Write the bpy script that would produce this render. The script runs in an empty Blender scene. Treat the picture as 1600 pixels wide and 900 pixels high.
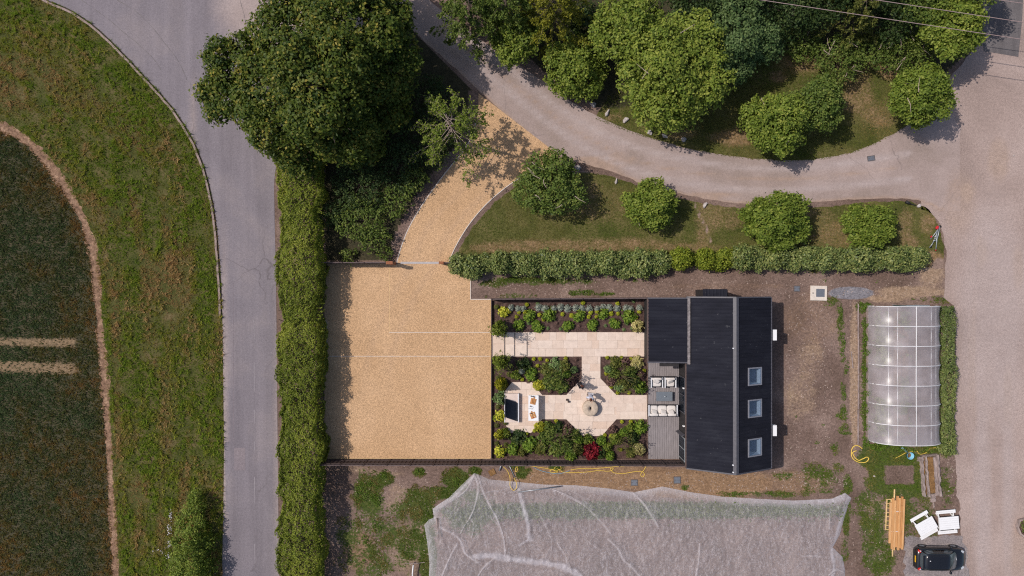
import bpy, bmesh, math, random
import numpy as np
from mathutils import Vector, Matrix
from mathutils.geometry import delaunay_2d_cdt

# ------------------------------------------------------------------ camera, sky, sun, exposure
scene = bpy.context.scene
COL = scene.collection
H = 54.0            # drone height above ground, metres
S = 0.05            # metres per photo pixel on the ground (1600 x 900)
cam_d = bpy.data.cameras.new('camera')
cam_d.sensor_width = 36.0
cam_d.lens = 36.0 * H / 80.0
cam_d.clip_start = 0.5
cam_d.clip_end = 6000
cam = bpy.data.objects.new('camera', cam_d)
cam.location = (0, 0, H)
COL.objects.link(cam)
scene.camera = cam

SUN_DIR = Vector((0.74, -0.20, -1.0)).normalized()      # the way the light travels
world = bpy.data.worlds.new('World')
scene.world = world
world.use_nodes = True
wn = world.node_tree
for n in list(wn.nodes):
    wn.nodes.remove(n)
wo = wn.nodes.new('ShaderNodeOutputWorld')
wb = wn.nodes.new('ShaderNodeBackground')
wsky = wn.nodes.new('ShaderNodeTexSky')
wsky.sky_type = 'NISHITA'
wsky.sun_disc = False
wsky.sun_elevation = math.asin(-SUN_DIR.z)
wsky.sun_rotation = math.atan2(-SUN_DIR.x, -SUN_DIR.y)
wsky.air_density = 1.0
wsky.dust_density = 2.0
wb.inputs['Strength'].default_value = 0.108
wn.links.new(wsky.outputs[0], wb.inputs['Color'])
wn.links.new(wb.outputs[0], wo.inputs['Surface'])

sun_d = bpy.data.lights.new('sun', 'SUN')
sun_d.energy = 3.35
sun_d.angle = math.radians(0.53)
sun_d.color = (1.0, 0.93, 0.86)
sun = bpy.data.objects.new('sun', sun_d)
sun.rotation_euler = SUN_DIR.to_track_quat('-Z', 'Y').to_euler()
sun.location = (-30, 10, 60)
COL.objects.link(sun)

scene.view_settings.view_transform = 'Standard'
scene.view_settings.look = 'None'
scene.view_settings.exposure = 0.0
scene.view_settings.gamma = 1.0
scene.view_settings.use_curve_mapping = False
scene.render.engine = 'CYCLES'
scene.cycles.max_bounces = 6
scene.cycles.diffuse_bounces = 3
scene.cycles.glossy_bounces = 2
scene.cycles.transmission_bounces = 4
scene.cycles.transparent_max_bounces = 12
scene.cycles.use_denoising = False
scene.cycles.filter_width = 1.15
scene.cycles.caustics_reflective = False
scene.cycles.caustics_refractive = False

rng = np.random.default_rng(11)
random.seed(5)

# ------------------------------------------------------------------ helpers
def P(px, py, z=0.0):
    """world x, y of a point of height z that the photograph shows at pixel px, py"""
    k = S * (H - z) / H
    return ((px - 800.0) * k, (450.0 - py) * k)

def link(o, parent=None):
    COL.objects.link(o)
    if parent is not None:
        o.parent = parent
    return o

def tag(o, label=None, cat=None, group=None, kind=None):
    if label: o['label'] = label
    if cat: o['category'] = cat
    if group: o['group'] = group
    if kind: o['kind'] = kind
    return o

def thing(name, label, cat, loc=(0, 0, 0), rotz=0.0, group=None):
    o = bpy.data.objects.new(name, None)
    o.empty_display_size = 0.2
    o.location = loc
    o.rotation_euler = (0, 0, rotz)
    COL.objects.link(o)
    return tag(o, label, cat, group)

def mesh_np(name, V, F, mats=(), smooth=False, tint=None):
    """V (n,3) array, F (m,k) array of equal faces"""
    V = np.asarray(V, dtype=np.float32)
    F = np.asarray(F, dtype=np.int32)
    me = bpy.data.meshes.new(name)
    me.vertices.add(len(V))
    me.vertices.foreach_set('co', V.ravel())
    m, k = F.shape
    me.loops.add(m * k)
    me.loops.foreach_set('vertex_index', F.ravel())
    me.polygons.add(m)
    me.polygons.foreach_set('loop_start', np.arange(0, m * k, k, dtype=np.int32))
    if smooth:
        me.polygons.foreach_set('use_smooth', np.ones(m, dtype=bool))
    me.update(calc_edges=True)
    for mt in (mats if isinstance(mats, (list, tuple)) else [mats]):
        me.materials.append(mt)
    if tint is not None:
        for an, arr in (tint.items() if isinstance(tint, dict) else [('tint', tint)]):
            a = me.attributes.new(an, 'FLOAT', 'POINT')
            a.data.foreach_set('value', np.asarray(arr, dtype=np.float32))
    return me

def obj(name, me, parent=None, loc=None, rot=None, scale=None):
    o = bpy.data.objects.new(name, me)
    if loc is not None: o.location = loc
    if rot is not None: o.rotation_euler = rot
    if scale is not None: o.scale = scale
    return link(o, parent)

class MB:
    """collects boxes, tubes and prisms; one build makes one mesh object"""
    def __init__(self):
        self.v, self.f = [], []
    def add(self, vs, fs):
        b = len(self.v)
        self.v += [tuple(p) for p in vs]
        self.f += [tuple(i + b for i in f) for f in fs]
        return self
    def box(self, c, s, rz=0.0, rx=0.0, ry=0.0):
        M = Matrix.Rotation(rz, 3, 'Z') @ Matrix.Rotation(ry, 3, 'Y') @ Matrix.Rotation(rx, 3, 'X')
        vs = []
        for z in (-.5, .5):
            for x, y in ((-.5, -.5), (.5, -.5), (.5, .5), (-.5, .5)):
                vs.append(tuple(M @ Vector((x * s[0], y * s[1], z * s[2])) + Vector(c)))
        return self.add(vs, [(3, 2, 1, 0), (4, 5, 6, 7), (0, 1, 5, 4), (1, 2, 6, 5), (2, 3, 7, 6), (3, 0, 4, 7)])
    def prism(self, poly, z0, z1, bevel=0.0):
        n = len(poly)
        a = sum(poly[i][0] * poly[(i + 1) % n][1] - poly[(i + 1) % n][0] * poly[i][1] for i in range(n))
        if a < 0: poly = poly[::-1]
        vs = [(x, y, z0) for x, y in poly] + [(x, y, z1 - bevel) for x, y in poly]
        fs = [tuple(range(n - 1, -1, -1))] + [(i, (i + 1) % n, n + (i + 1) % n, n + i) for i in range(n)]
        if bevel > 0:
            cx = sum(p[0] for p in poly) / n; cy = sum(p[1] for p in poly) / n
            for x, y in poly:
                d = math.hypot(x - cx, y - cy) + 1e-6
                k = max(0.0, 1 - bevel * 1.4 / d)
                vs.append((cx + (x - cx) * k, cy + (y - cy) * k, z1))
            fs += [(n + i, n + (i + 1) % n, 2 * n + (i + 1) % n, 2 * n + i) for i in range(n)]
            fs.append(tuple(range(2 * n, 3 * n)))
        else:
            fs.append(tuple(range(n, 2 * n)))
        return self.add(vs, fs)
    def tube(self, path, r, sides=6, caps=True):
        path = [Vector(p) for p in path]
        n = len(path)
        rs = r if isinstance(r, (list, tuple, np.ndarray)) else [r] * n
        vs, fs = [], []
        for i, p in enumerate(path):
            d = path[min(i + 1, n - 1)] - path[max(i - 1, 0)]
            if d.length < 1e-9: d = Vector((0, 0, 1))
            d.normalize()
            up = Vector((0, 0, 1)) if abs(d.z) < 0.9 else Vector((1, 0, 0))
            a = d.cross(up).normalized(); b = a.cross(d).normalized()
            for k in range(sides):
                t = 2 * math.pi * k / sides
                vs.append(tuple(p + (a * math.cos(t) + b * math.sin(t)) * rs[i]))
        for i in range(n - 1):
            for k in range(sides):
                k2 = (k + 1) % sides
                fs.append((i * sides + k, i * sides + k2, (i + 1) * sides + k2, (i + 1) * sides + k))
        if caps:
            fs.append(tuple(range(sides - 1, -1, -1)))
            fs.append(tuple((n - 1) * sides + k for k in range(sides)))
        return self.add(vs, fs)
    def lathe(self, prof, seg=20, c=(0, 0, 0)):
        vs, fs = [], []
        n = len(prof)
        for k in range(seg):
            t = 2 * math.pi * k / seg
            for r, z in prof:
                vs.append((c[0] + r * math.cos(t), c[1] + r * math.sin(t), c[2] + z))
        for k in range(seg):
            k2 = (k + 1) % seg
            for i in range(n - 1):
                fs.append((k * n + i, k2 * n + i, k2 * n + i + 1, k * n + i + 1))
        return self.add(vs, fs)
    def loft(self, rings, close=True, cap=True):
        vs, fs = [], []
        m = len(rings[0])
        for rg in rings: vs += [tuple(p) for p in rg]
        for i in range(len(rings) - 1):
            for k in range(m if close else m - 1):
                k2 = (k + 1) % m
                fs.append((i * m + k, i * m + k2, (i + 1) * m + k2, (i + 1) * m + k))
        if cap:
            fs.append(tuple(range(m - 1, -1, -1)))
            fs.append(tuple((len(rings) - 1) * m + k for k in range(m)))
        return self.add(vs, fs)
    def mesh(self, name, mat=None, smooth=False):
        me = bpy.data.meshes.new(name)
        me.from_pydata(self.v, [], self.f)
        if mat is not None: me.materials.append(mat)
        if smooth:
            me.polygons.foreach_set('use_smooth', np.ones(len(me.polygons), dtype=bool))
        me.update()
        return me
    def build(self, name, mat=None, parent=None, smooth=False, fix=False, **kw):
        me = self.mesh(name, mat, smooth)
        if fix:
            bm = bmesh.new(); bm.from_mesh(me)
            bmesh.ops.recalc_face_normals(bm, faces=bm.faces)
            bm.to_mesh(me); bm.free()
        return obj(name, me, parent, **kw)

def box(name, c, s, mat, parent=None, **kw):
    return MB().box(c, s, **{k: kw.pop(k) for k in list(kw) if k in ('rz', 'rx', 'ry')}).build(name, mat, parent, **kw)

def vnoise(x, y, seed=0):
    """smooth value noise 0..1, numpy"""
    x = np.asarray(x, dtype=np.float64); y = np.asarray(y, dtype=np.float64)
    xi = np.floor(x).astype(np.int64); yi = np.floor(y).astype(np.int64)
    fx = x - xi; fy = y - yi
    fx = fx * fx * (3 - 2 * fx); fy = fy * fy * (3 - 2 * fy)
    def h(a, b):
        n = (a * 374761393 + b * 668265263 + seed * 1442695041) & 0x7fffffff
        n = ((n ^ (n >> 13)) * 1274126177) & 0x7fffffff
        return ((n ^ (n >> 16)) & 0xffff) / 65535.0
    return (h(xi, yi) * (1 - fx) * (1 - fy) + h(xi + 1, yi) * fx * (1 - fy) +
            h(xi, yi + 1) * (1 - fx) * fy + h(xi + 1, yi + 1) * fx * fy)

def fbm(x, y, seed=0, oct=3):
    s = 0; a = 0.5; t = 0
    for i in range(oct):
        s = s + a * vnoise(x * 2 ** i, y * 2 ** i, seed + i * 17); t += a; a *= 0.5
    return s / t

def smooth_line(pts, n=6, closed=False):
    """Catmull-Rom through pts"""
    pts = [np.array(p, dtype=float) for p in pts]
    m = len(pts); out = []
    for i in range(m if closed else m - 1):
        if closed:
            p0, p1, p2, p3 = pts[(i - 1) % m], pts[i], pts[(i + 1) % m], pts[(i + 2) % m]
        else:
            p0, p1, p2, p3 = pts[max(i - 1, 0)], pts[i], pts[i + 1], pts[min(i + 2, m - 1)]
        for k in range(n):
            t = k / n
            out.append(0.5 * ((2 * p1) + (-p0 + p2) * t + (2 * p0 - 5 * p1 + 4 * p2 - p3) * t * t + (-p0 + 3 * p1 - 3 * p2 + p3) * t ** 3))
    if not closed: out.append(pts[-1])
    return [tuple(p) for p in out]

def inside(px, py, poly):
    px = np.asarray(px); py = np.asarray(py)
    r = np.zeros(px.shape, dtype=bool)
    n = len(poly); j = n - 1
    for i in range(n):
        xi, yi = poly[i]; xj, yj = poly[j]
        if yi != yj:
            c = ((yi > py) != (yj > py)) & (px < (xj - xi) * (py - yi) / (yj - yi) + xi)
            r ^= c
        j = i
    return r

def seg_dist(px, py, line):
    """distance of points to a polyline (all in the same units)"""
    px = np.asarray(px, float); py = np.asarray(py, float)
    d = np.full(px.shape, 1e9)
    for (x0, y0), (x1, y1) in zip(line[:-1], line[1:]):
        dx, dy = x1 - x0, y1 - y0
        L = dx * dx + dy * dy + 1e-12
        t = np.clip(((px - x0) * dx + (py - y0) * dy) / L, 0, 1)
        d = np.minimum(d, np.hypot(px - x0 - t * dx, py - y0 - t * dy))
    return d

def blobs(px, py, spec):
    """soft field from a list of ellipses (x, y, rx, ry, value), in photo pixels"""
    r = np.zeros(np.asarray(px).shape)
    for x, y, rx, ry, v in spec:
        q = ((px - x) / rx) ** 2 + ((py - y) / ry) ** 2
        r = np.maximum(r, v * np.clip(1.32 - q * .82, 0, 1)) if v > 0 else np.minimum(r, np.where(q < 1.3, np.minimum(r, 1 + v), r))
    return r

def subdiv(poly, step):
    out = []
    n = len(poly)
    for i in range(n):
        a = poly[i]; b = poly[(i + 1) % n]
        k = max(1, int(math.hypot(b[0] - a[0], b[1] - a[1]) / step))
        for t in range(k):
            out.append((a[0] + (b[0] - a[0]) * t / k, a[1] + (b[1] - a[1]) * t / k))
    return out

def sheet(name, poly, z, mat, cell=10.0, attrs=None, jitter=0.0, step=None, hfun=None, parent=None):
    """a flat sheet with the outline poly (photo pixels), meshed with cells of `cell` pixels so that fields can be sampled on it"""
    out = subdiv(poly, step or cell)
    if jitter:
        r = np.random.default_rng(len(poly) * 7 + int(z * 1e4))
        out = [(x + r.normal(0, jitter), y + r.normal(0, jitter)) for x, y in out]
    xs = [p[0] for p in out]; ys = [p[1] for p in out]
    gx, gy = np.meshgrid(np.arange(min(xs) + cell / 2, max(xs), cell), np.arange(min(ys) + cell / 2, max(ys), cell))
    gx = gx.ravel(); gy = gy.ravel()
    ok = inside(gx, gy, out)
    ok &= seg_dist(gx, gy, out + [out[0]]) > cell * 0.35
    pts = [Vector(p) for p in out] + [Vector((a, b)) for a, b in zip(gx[ok], gy[ok])]
    n = len(out)
    res = delaunay_2d_cdt(pts, [(i, (i + 1) % n) for i in range(n)], [], 1, 1e-5)
    vx = np.array([v.x for v in res[0]]); vy = np.array([v.y for v in res[0]])
    F = np.array([f for f in res[2] if len(f) == 3], dtype=np.int32)
    X = (vx - 800) * S; Y = (450 - vy) * S
    Z = np.full(len(vx), float(z))
    if hfun is not None: Z = Z + hfun(vx, vy)
    V = np.stack([X, Y, Z], 1)
    a = V[F[:, 0]]; b = V[F[:, 1]]; c = V[F[:, 2]]
    nz = (b[:, 0] - a[:, 0]) * (c[:, 1] - a[:, 1]) - (b[:, 1] - a[:, 1]) * (c[:, 0] - a[:, 0])
    F[nz < 0] = F[nz < 0][:, ::-1]
    at = {k: f(vx, vy) for k, f in attrs.items()} if attrs else None
    me = mesh_np(name, V, F, mat, tint=at, smooth=hfun is not None)
    return obj(name, me, parent)

# ------------------------------------------------------------------ materials
class NT:
    def __init__(self, name):
        self.m = bpy.data.materials.new(name)
        self.m.use_nodes = True
        self.t = self.m.node_tree
        for n in list(self.t.nodes): self.t.nodes.remove(n)
        self.out = self.n('ShaderNodeOutputMaterial')
    def n(self, typ, **kw):
        nd = self.t.nodes.new(typ)
        for k, v in kw.items():
            if k.startswith('i_'):
                nd.inputs[k[2:].replace('_', ' ')].default_value = v
            else:
                setattr(nd, k, v)
        return nd
    def l(self, a, b):
        self.t.links.new(a, b)
    def pos(self):
        if not hasattr(self, '_p'): self._p = self.n('ShaderNodeNewGeometry').outputs['Position']
        return self._p
    def noise(self, scale, detail=4.0, rough=0.55, dist=0.0, vec=None, stretch=None):
        nd = self.n('ShaderNodeTexNoise')
        nd.inputs['Scale'].default_value = scale
        nd.inputs['Detail'].default_value = detail
        nd.inputs['Roughness'].default_value = rough
        nd.inputs['Distortion'].default_value = dist
        v = vec or self.pos()
        if stretch:
            mp = self.n('ShaderNodeVectorMath', operation='MULTIPLY')
            mp.inputs[1].default_value = stretch
            self.l(v, mp.inputs[0]); v = mp.outputs[0]
        self.l(v, nd.inputs['Vector'])
        return nd.outputs['Fac']
    def ramp(self, fac, stops):
        nd = self.n('ShaderNodeValToRGB')
        cr = nd.color_ramp
        while len(cr.elements) < len(stops): cr.elements.new(0.5)
        for e, (p, c) in zip(cr.elements, stops):
            e.position = p; e.color = (c[0], c[1], c[2], 1)
        self.l(fac, nd.inputs['Fac'])
        return nd.outputs['Color']
    def rng(self, v, a, b, c, d, smooth=False):
        nd = self.n('ShaderNodeMapRange')
        if smooth: nd.interpolation_type = 'SMOOTHSTEP'
        for i, x in zip(('From Min', 'From Max', 'To Min', 'To Max'), (a, b, c, d)): nd.inputs[i].default_value = x
        self.l(v, nd.inputs['Value'])
        return nd.outputs['Result']
    def math(self, op, a, b):
        nd = self.n('ShaderNodeMath', operation=op)
        for i, x in enumerate((a, b)):
            if isinstance(x, (int, float)): nd.inputs[i].default_value = x
            else: self.l(x, nd.inputs[i])
        return nd.outputs[0]
    def mix(self, fac, a, b, mode='MIX'):
        nd = self.n('ShaderNodeMix', data_type='RGBA', blend_type=mode)
        for s, x in ((nd.inputs['Factor'], fac), (nd.inputs[6], a), (nd.inputs[7], b)):
            if isinstance(x, (int, float)): s.default_value = x
            elif isinstance(x, tuple): s.default_value = (x[0], x[1], x[2], 1)
            else: self.l(x, s)
        return nd.outputs[2]
    def attr(self, name):
        return self.n('ShaderNodeAttribute', attribute_name=name).outputs['Fac']
    def bsdf(self, color, rough=0.8, spec=0.3, metal=0.0, bump=None, bstr=0.4, bdist=0.03):
        b = self.n('ShaderNodeBsdfPrincipled')
        if isinstance(color, tuple): b.inputs['Base Color'].default_value = (*color[:3], 1)
        else: self.l(color, b.inputs['Base Color'])
        if isinstance(rough, (int, float)): b.inputs['Roughness'].default_value = rough
        else: self.l(rough, b.inputs['Roughness'])
        b.inputs['Specular IOR Level'].default_value = spec
        b.inputs['Metallic'].default_value = metal
        if bump is not None:
            bn = self.n('ShaderNodeBump')
            bn.inputs['Strength'].default_value = bstr
            bn.inputs['Distance'].default_value = bdist
            self.l(bump, bn.inputs['Height'])
            self.l(bn.outputs[0], b.inputs['Normal'])
        return b
    def done(self, shader):
        self.l(shader.outputs[0] if hasattr(shader, 'outputs') else shader, self.out.inputs['Surface'])
        return self.m

def simple(name, col, rough=0.6, var=0.12, scale=6.0, spec=0.3, metal=0.0, bump=0.15, stretch=None, bd=0.01):
    """plain surface with grain and blotches"""
    t = NT(name)
    n1 = t.noise(scale, 5, 0.6, stretch=stretch)
    n2 = t.noise(scale * 9, 3, 0.6, stretch=stretch)
    f = t.math('ADD', t.math('MULTIPLY', n1, 0.6), t.math('MULTIPLY', n2, 0.4))
    c = t.ramp(f, [(0.3, tuple(x * (1 - var * 1.6) for x in col)), (0.5, col), (0.7, tuple(min(1, x * (1 + var * 1.6)) for x in col))])
    return t.done(t.bsdf(c, rough, spec, metal, n2 if bump else None, bump, bd))

def ground_mat(name, stops, scale, speck=(6.0, 0.35), fine=(14.0, 0.22), layers=(), rough=0.95, bump=0.5, streak=None, cracks=None):
    """loose or hard ground: broad blotches, grains, then layers laid over it where an attribute says so: (attribute, stops, scale, softness)"""
    t = NT(name)
    c = t.ramp(t.noise(scale, 6, 0.6, 0.3), stops)
    if streak:
        s = t.noise(streak[0], 4, 0.6, stretch=streak[1])
        c = t.mix(1.0, c, t.rng(s, 0.3, 0.7, 1 - streak[2], 1 + streak[2]), 'MULTIPLY')
    for an, st, sc, soft, amp in layers:
        lc = t.ramp(t.noise(sc, 6, 0.65), st)
        nz = t.math('ADD', t.math('MULTIPLY', t.noise(0.9, 6, 0.68), 0.5), t.math('MULTIPLY', t.noise(6.0, 4, 0.7), 0.5))
        v = t.math('ADD', t.attr(an), t.math('MULTIPLY', t.math('SUBTRACT', nz, 0.5), amp))
        c = t.mix(t.rng(v, 0.5 - soft, 0.5 + soft, 0, 1, True), c, lc)
    g1 = t.noise(speck[0], 3, 0.7)
    c = t.mix(1.0, c, t.rng(g1, 0.25, 0.75, 1 - speck[1], 1 + speck[1]), 'MULTIPLY')
    g2 = t.noise(fine[0], 2, 0.7)
    c = t.mix(1.0, c, t.rng(g2, 0.25, 0.75, 1 - fine[1], 1 + fine[1]), 'MULTIPLY')
    if cracks:
        vo = t.n('ShaderNodeTexVoronoi', feature='DISTANCE_TO_EDGE')
        vo.inputs['Scale'].default_value = cracks[0]
        w = t.n('ShaderNodeVectorMath', operation='ADD')
        nn = t.n('ShaderNodeTexNoise'); nn.inputs['Scale'].default_value = 0.7; nn.inputs['Detail'].default_value = 4
        t.l(t.pos(), nn.inputs['Vector'])
        t.l(t.pos(), w.inputs[0]); t.l(nn.outputs['Color'], w.inputs[1]); t.l(w.outputs[0], vo.inputs['Vector'])
        k = t.math('MULTIPLY', t.rng(vo.outputs['Distance'], 0.0, cracks[1], 1, 0), t.rng(t.noise(0.12, 3), 0.5, 0.62, 0, cracks[2]))
        c = t.mix(k, c, (0.09, 0.075, 0.075))
    return t.done(t.bsdf(c, rough, 0.15, 0, g1, bump, 0.04))

def leaf_mat(name, stops, trans=0.3, rough=0.55, spec=0.2, gain=1.55):
    t = NT(name)
    stops = [(p, (min(.8, c[0] * gain), min(.8, c[1] * gain), min(.8, c[2] * gain * .8))) for p, c in stops]
    c = t.ramp(t.attr('tint'), stops)
    b = t.bsdf(c, rough, spec)
    tr = t.n('ShaderNodeBsdfTranslucent')
    t.l(c, tr.inputs['Color'])
    mx = t.n('ShaderNodeMixShader'); mx.inputs[0].default_value = trans
    t.l(b.outputs[0], mx.inputs[1]); t.l(tr.outputs[0], mx.inputs[2])
    return t.done(mx)

def L3(a, b, c):
    return [(0.0, a), (0.5, b), (1.0, c)]

M = {}
M['soil'] = ground_mat('soil', [(0.3, (0.125, 0.083, 0.064)), (0.5, (0.175, 0.118, 0.096)), (0.68, (0.245, 0.172, 0.142))], 0.35,
    layers=[('pale', [(0.3, (0.24, 0.16, 0.105)), (0.7, (0.36, 0.255, 0.18))], 3.0, 0.35, 2.4),
            ('ochre', [(0.3, (0.2, 0.12, 0.07)), (0.7, (0.31, 0.195, 0.115))], 2.0, 0.25, 0.8),
            ('slate', [(0.3, (0.15, 0.14, 0.155)), (0.7, (0.25, 0.235, 0.25))], 2.0, 0.12, 0.6),
            ('leafmould', [(0.3, (0.03, 0.03, 0.018)), (0.7, (0.075, 0.062, 0.035))], 2.0, 0.2, 0.6),
            ('grass', [(0.3, (0.035, 0.055, 0.012)), (0.5, (0.065, 0.085, 0.02)), (0.72, (0.12, 0.11, 0.04))], 4.0, 0.12, 3.4),
            ('far', [(0.3, (0.05, 0.06, 0.02)), (0.7, (0.09, 0.085, 0.035))], 0.5, 0.1, 0.4)],
    speck=(5.5, 0.42), fine=(13.0, 0.38))
M['verge'] = ground_mat('verge', [(0.3, (0.045, 0.055, 0.014)), (0.5, (0.08, 0.08, 0.024)), (0.7, (0.14, 0.105, 0.05))], 0.8)
M['crop_soil'] = ground_mat('crop_soil', [(0.3, (0.04, 0.044, 0.026)), (0.7, (0.09, 0.072, 0.042))], 1.2,
    layers=[('tram', [(0.3, (0.17, 0.115, 0.062)), (0.7, (0.27, 0.19, 0.12))], 5.0, 0.35, 2.2)])
M['margin'] = ground_mat('margin', [(0.3, (0.13, 0.078, 0.05)), (0.5, (0.235, 0.142, 0.092)), (0.7, (0.36, 0.235, 0.155))], 2.0, speck=(5.0, 0.5), fine=(13.0, 0.4))
M['asphalt'] = ground_mat('asphalt', [(0.3, (0.185, 0.162, 0.178)), (0.5, (0.212, 0.186, 0.202)), (0.7, (0.255, 0.218, 0.224))], 0.22,
    layers=[('pink', [(0.3, (0.33, 0.262, 0.245)), (0.7, (0.4, 0.325, 0.305))], 0.6, 0.5, 0.8)],
    speck=(6.0, 0.12), fine=(15.0, 0.2), bump=0.2, streak=(0.6, (2.2, 0.10, 1), 0.11), cracks=(0.16, 0.006, 0.5))
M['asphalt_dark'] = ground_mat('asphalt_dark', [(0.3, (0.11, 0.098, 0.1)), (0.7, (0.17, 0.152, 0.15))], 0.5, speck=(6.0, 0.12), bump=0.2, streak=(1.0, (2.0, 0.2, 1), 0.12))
M['asphalt_patch'] = ground_mat('asphalt_patch', [(0.3, (0.205, 0.175, 0.19)), (0.7, (0.24, 0.2, 0.21))], 0.5, speck=(6.0, 0.15), bump=0.2)
LANE = [(0.3, (0.275, 0.212, 0.182)), (0.5, (0.338, 0.262, 0.236)), (0.7, (0.405, 0.318, 0.29))]
M['lane'] = ground_mat('lane', LANE, 0.25, speck=(5.0, 0.11), fine=(14.0, 0.17), bump=0.25,
    layers=[('worn', [(0.3, (0.3, 0.215, 0.17)), (0.7, (0.42, 0.3, 0.235))], 1.5, 0.3, 0.8),
            ('tyre', [(0.3, (0.37, 0.3, 0.285)), (0.7, (0.43, 0.355, 0.335))], 1.0, 0.4, 0.5)], cracks=(0.14, 0.006, 0.5))
M['yard'] = ground_mat('yard', [(0.3, (0.26, 0.195, 0.17)), (0.5, (0.35, 0.265, 0.233)), (0.7, (0.43, 0.335, 0.3))], 0.14, speck=(5.0, 0.16), fine=(13.0, 0.27), bump=0.5,
    layers=[('worn', [(0.3, (0.31, 0.225, 0.18)), (0.7, (0.42, 0.31, 0.25))], 1.5, 0.3, 0.8),
            ('tyre', [(0.3, (0.36, 0.295, 0.28)), (0.7, (0.44, 0.365, 0.345))], 1.0, 0.4, 0.5)])
M['grey_gravel'] = ground_mat('grey_gravel', [(0.3, (0.19, 0.165, 0.165)), (0.5, (0.25, 0.215, 0.215)), (0.7, (0.33, 0.275, 0.25))], 0.8, speck=(6.0, 0.35), fine=(13.0, 0.35))
M['resin'] = ground_mat('resin', [(0.3, (0.475, 0.296, 0.162)), (0.5, (0.522, 0.332, 0.187)), (0.7, (0.57, 0.37, 0.216))], 0.22, speck=(9.0, 0.22), fine=(18.0, 0.42), bump=0.5,
    layers=[('tyre', [(0.3, (0.46, 0.295, 0.175)), (0.7, (0.5, 0.33, 0.205))], 1.0, 0.5, 0.6)])
M['lawn'] = ground_mat('lawn', [(0.3, (0.05, 0.06, 0.014)), (0.5, (0.095, 0.092, 0.028)), (0.7, (0.15, 0.125, 0.05))], 0.55, speck=(5.0, 0.4), fine=(13.0, 0.35),
    layers=[('dry', [(0.3, (0.17, 0.11, 0.055)), (0.7, (0.3, 0.2, 0.115))], 3.0, 0.38, 2.6),
            ('bare', [(0.3, (0.2, 0.14, 0.11)), (0.7, (0.3, 0.21, 0.17))], 3.0, 0.15, 0.9),
            ('leafmould', [(0.3, (0.025, 0.026, 0.016)), (0.7, (0.06, 0.05, 0.03))], 2.0, 0.2, 0.6)])
M['mulch'] = ground_mat('mulch', [(0.3, (0.05, 0.03, 0.026)), (0.5, (0.085, 0.052, 0.044)), (0.7, (0.13, 0.082, 0.068))], 2.0, speck=(6.0, 0.5), fine=(14.0, 0.4))
M['slab'] = None
def slab_mat():
    t = NT('travertine')
    oi = t.n('ShaderNodeObjectInfo')
    c = t.ramp(oi.outputs['Random'], [(0.0, (0.67, 0.505, 0.40)), (0.3, (0.69, 0.55, 0.455)), (0.7, (0.71, 0.575, 0.485)), (1.0, (0.74, 0.605, 0.505))])
    n1 = t.noise(3.0, 5, 0.6)
    c = t.mix(1.0, c, t.rng(n1, 0.3, 0.7, 0.9, 1.08), 'MULTIPLY')
    n2 = t.noise(22.0, 4, 0.65)
    c = t.mix(1.0, c, t.rng(n2, 0.3, 0.7, 0.93, 1.05), 'MULTIPLY')
    return t.done(t.bsdf(c, 0.75, 0.25, 0, n2, 0.2, 0.01))
M['slab'] = slab_mat()
M['mortar'] = simple('mortar', (0.66, 0.52, 0.43), 0.95, 0.1, 5)
M['edging'] = simple('pale_edging', (0.66, 0.6, 0.55), 0.8, 0.12, 8)
M['kerb'] = simple('kerb_stone', (0.3, 0.225, 0.2), 0.9, 0.25, 5)
M['kerb_soil'] = simple('groove_soil', (0.06, 0.045, 0.04), 0.95, 0.3, 5)
M['concrete'] = simple('pale_concrete', (0.66, 0.58, 0.5), 0.9, 0.12, 4)
M['grey_metal'] = simple('grey_metal', (0.3, 0.31, 0.33), 0.45, 0.1, 8, 0.5, 0.7)
M['iron'] = simple('manhole_iron', (0.13, 0.115, 0.115), 0.7, 0.25, 12, 0.4, 0.3)
M['fence_wood'] = simple('stained_fence_wood', (0.075, 0.053, 0.05), 0.8, 0.3, 4, stretch=(4, 4, 0.4))
M['fence_cap'] = simple('fence_cap_wood', (0.115, 0.085, 0.082), 0.8, 0.25, 4)
M['oak'] = simple('red_oak_post', (0.27, 0.095, 0.04), 0.6, 0.3, 5, stretch=(3, 3, 0.4))
M['pine'] = simple('fresh_pine', (0.66, 0.36, 0.15), 0.7, 0.24, 4, stretch=(5, 0.5, 1))
def pine_mat():
    t = NT('sawn_pine')
    oi = t.n('ShaderNodeObjectInfo')
    c = t.ramp(oi.outputs['Random'], [(0.0, (0.5, 0.235, 0.085)), (0.5, (0.6, 0.31, 0.125)), (1.0, (0.68, 0.4, 0.19))])
    n1 = t.noise(3.0, 5, .6, stretch=(6, .5, 1))
    c = t.mix(1.0, c, t.rng(n1, .3, .7, .75, 1.2), 'MULTIPLY')
    n2 = t.noise(9.0, 2, .6)
    c = t.mix(t.rng(n2, .66, .74, 0, .6), c, (.2, .09, .04))
    return t.done(t.bsdf(c, .7, .25))
M['pine'] = pine_mat()
M['pine_pale'] = simple('pale_pine', (0.72, 0.5, 0.24), 0.7, 0.15, 4)
M['deck'] = simple('weathered_deck', (0.265, 0.235, 0.237), 0.75, 0.24, 2.5, stretch=(9, 0.6, 1))
M['rotten'] = simple('rotten_timber', (0.3, 0.235, 0.215), 0.9, 0.5, 3, stretch=(5, 0.8, 1))
M['rust_soil'] = ground_mat('rust_soil', [(0.3, (0.14, 0.07, 0.025)), (0.7, (0.28, 0.16, 0.07))], 2.0, speck=(9, 0.4))
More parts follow.
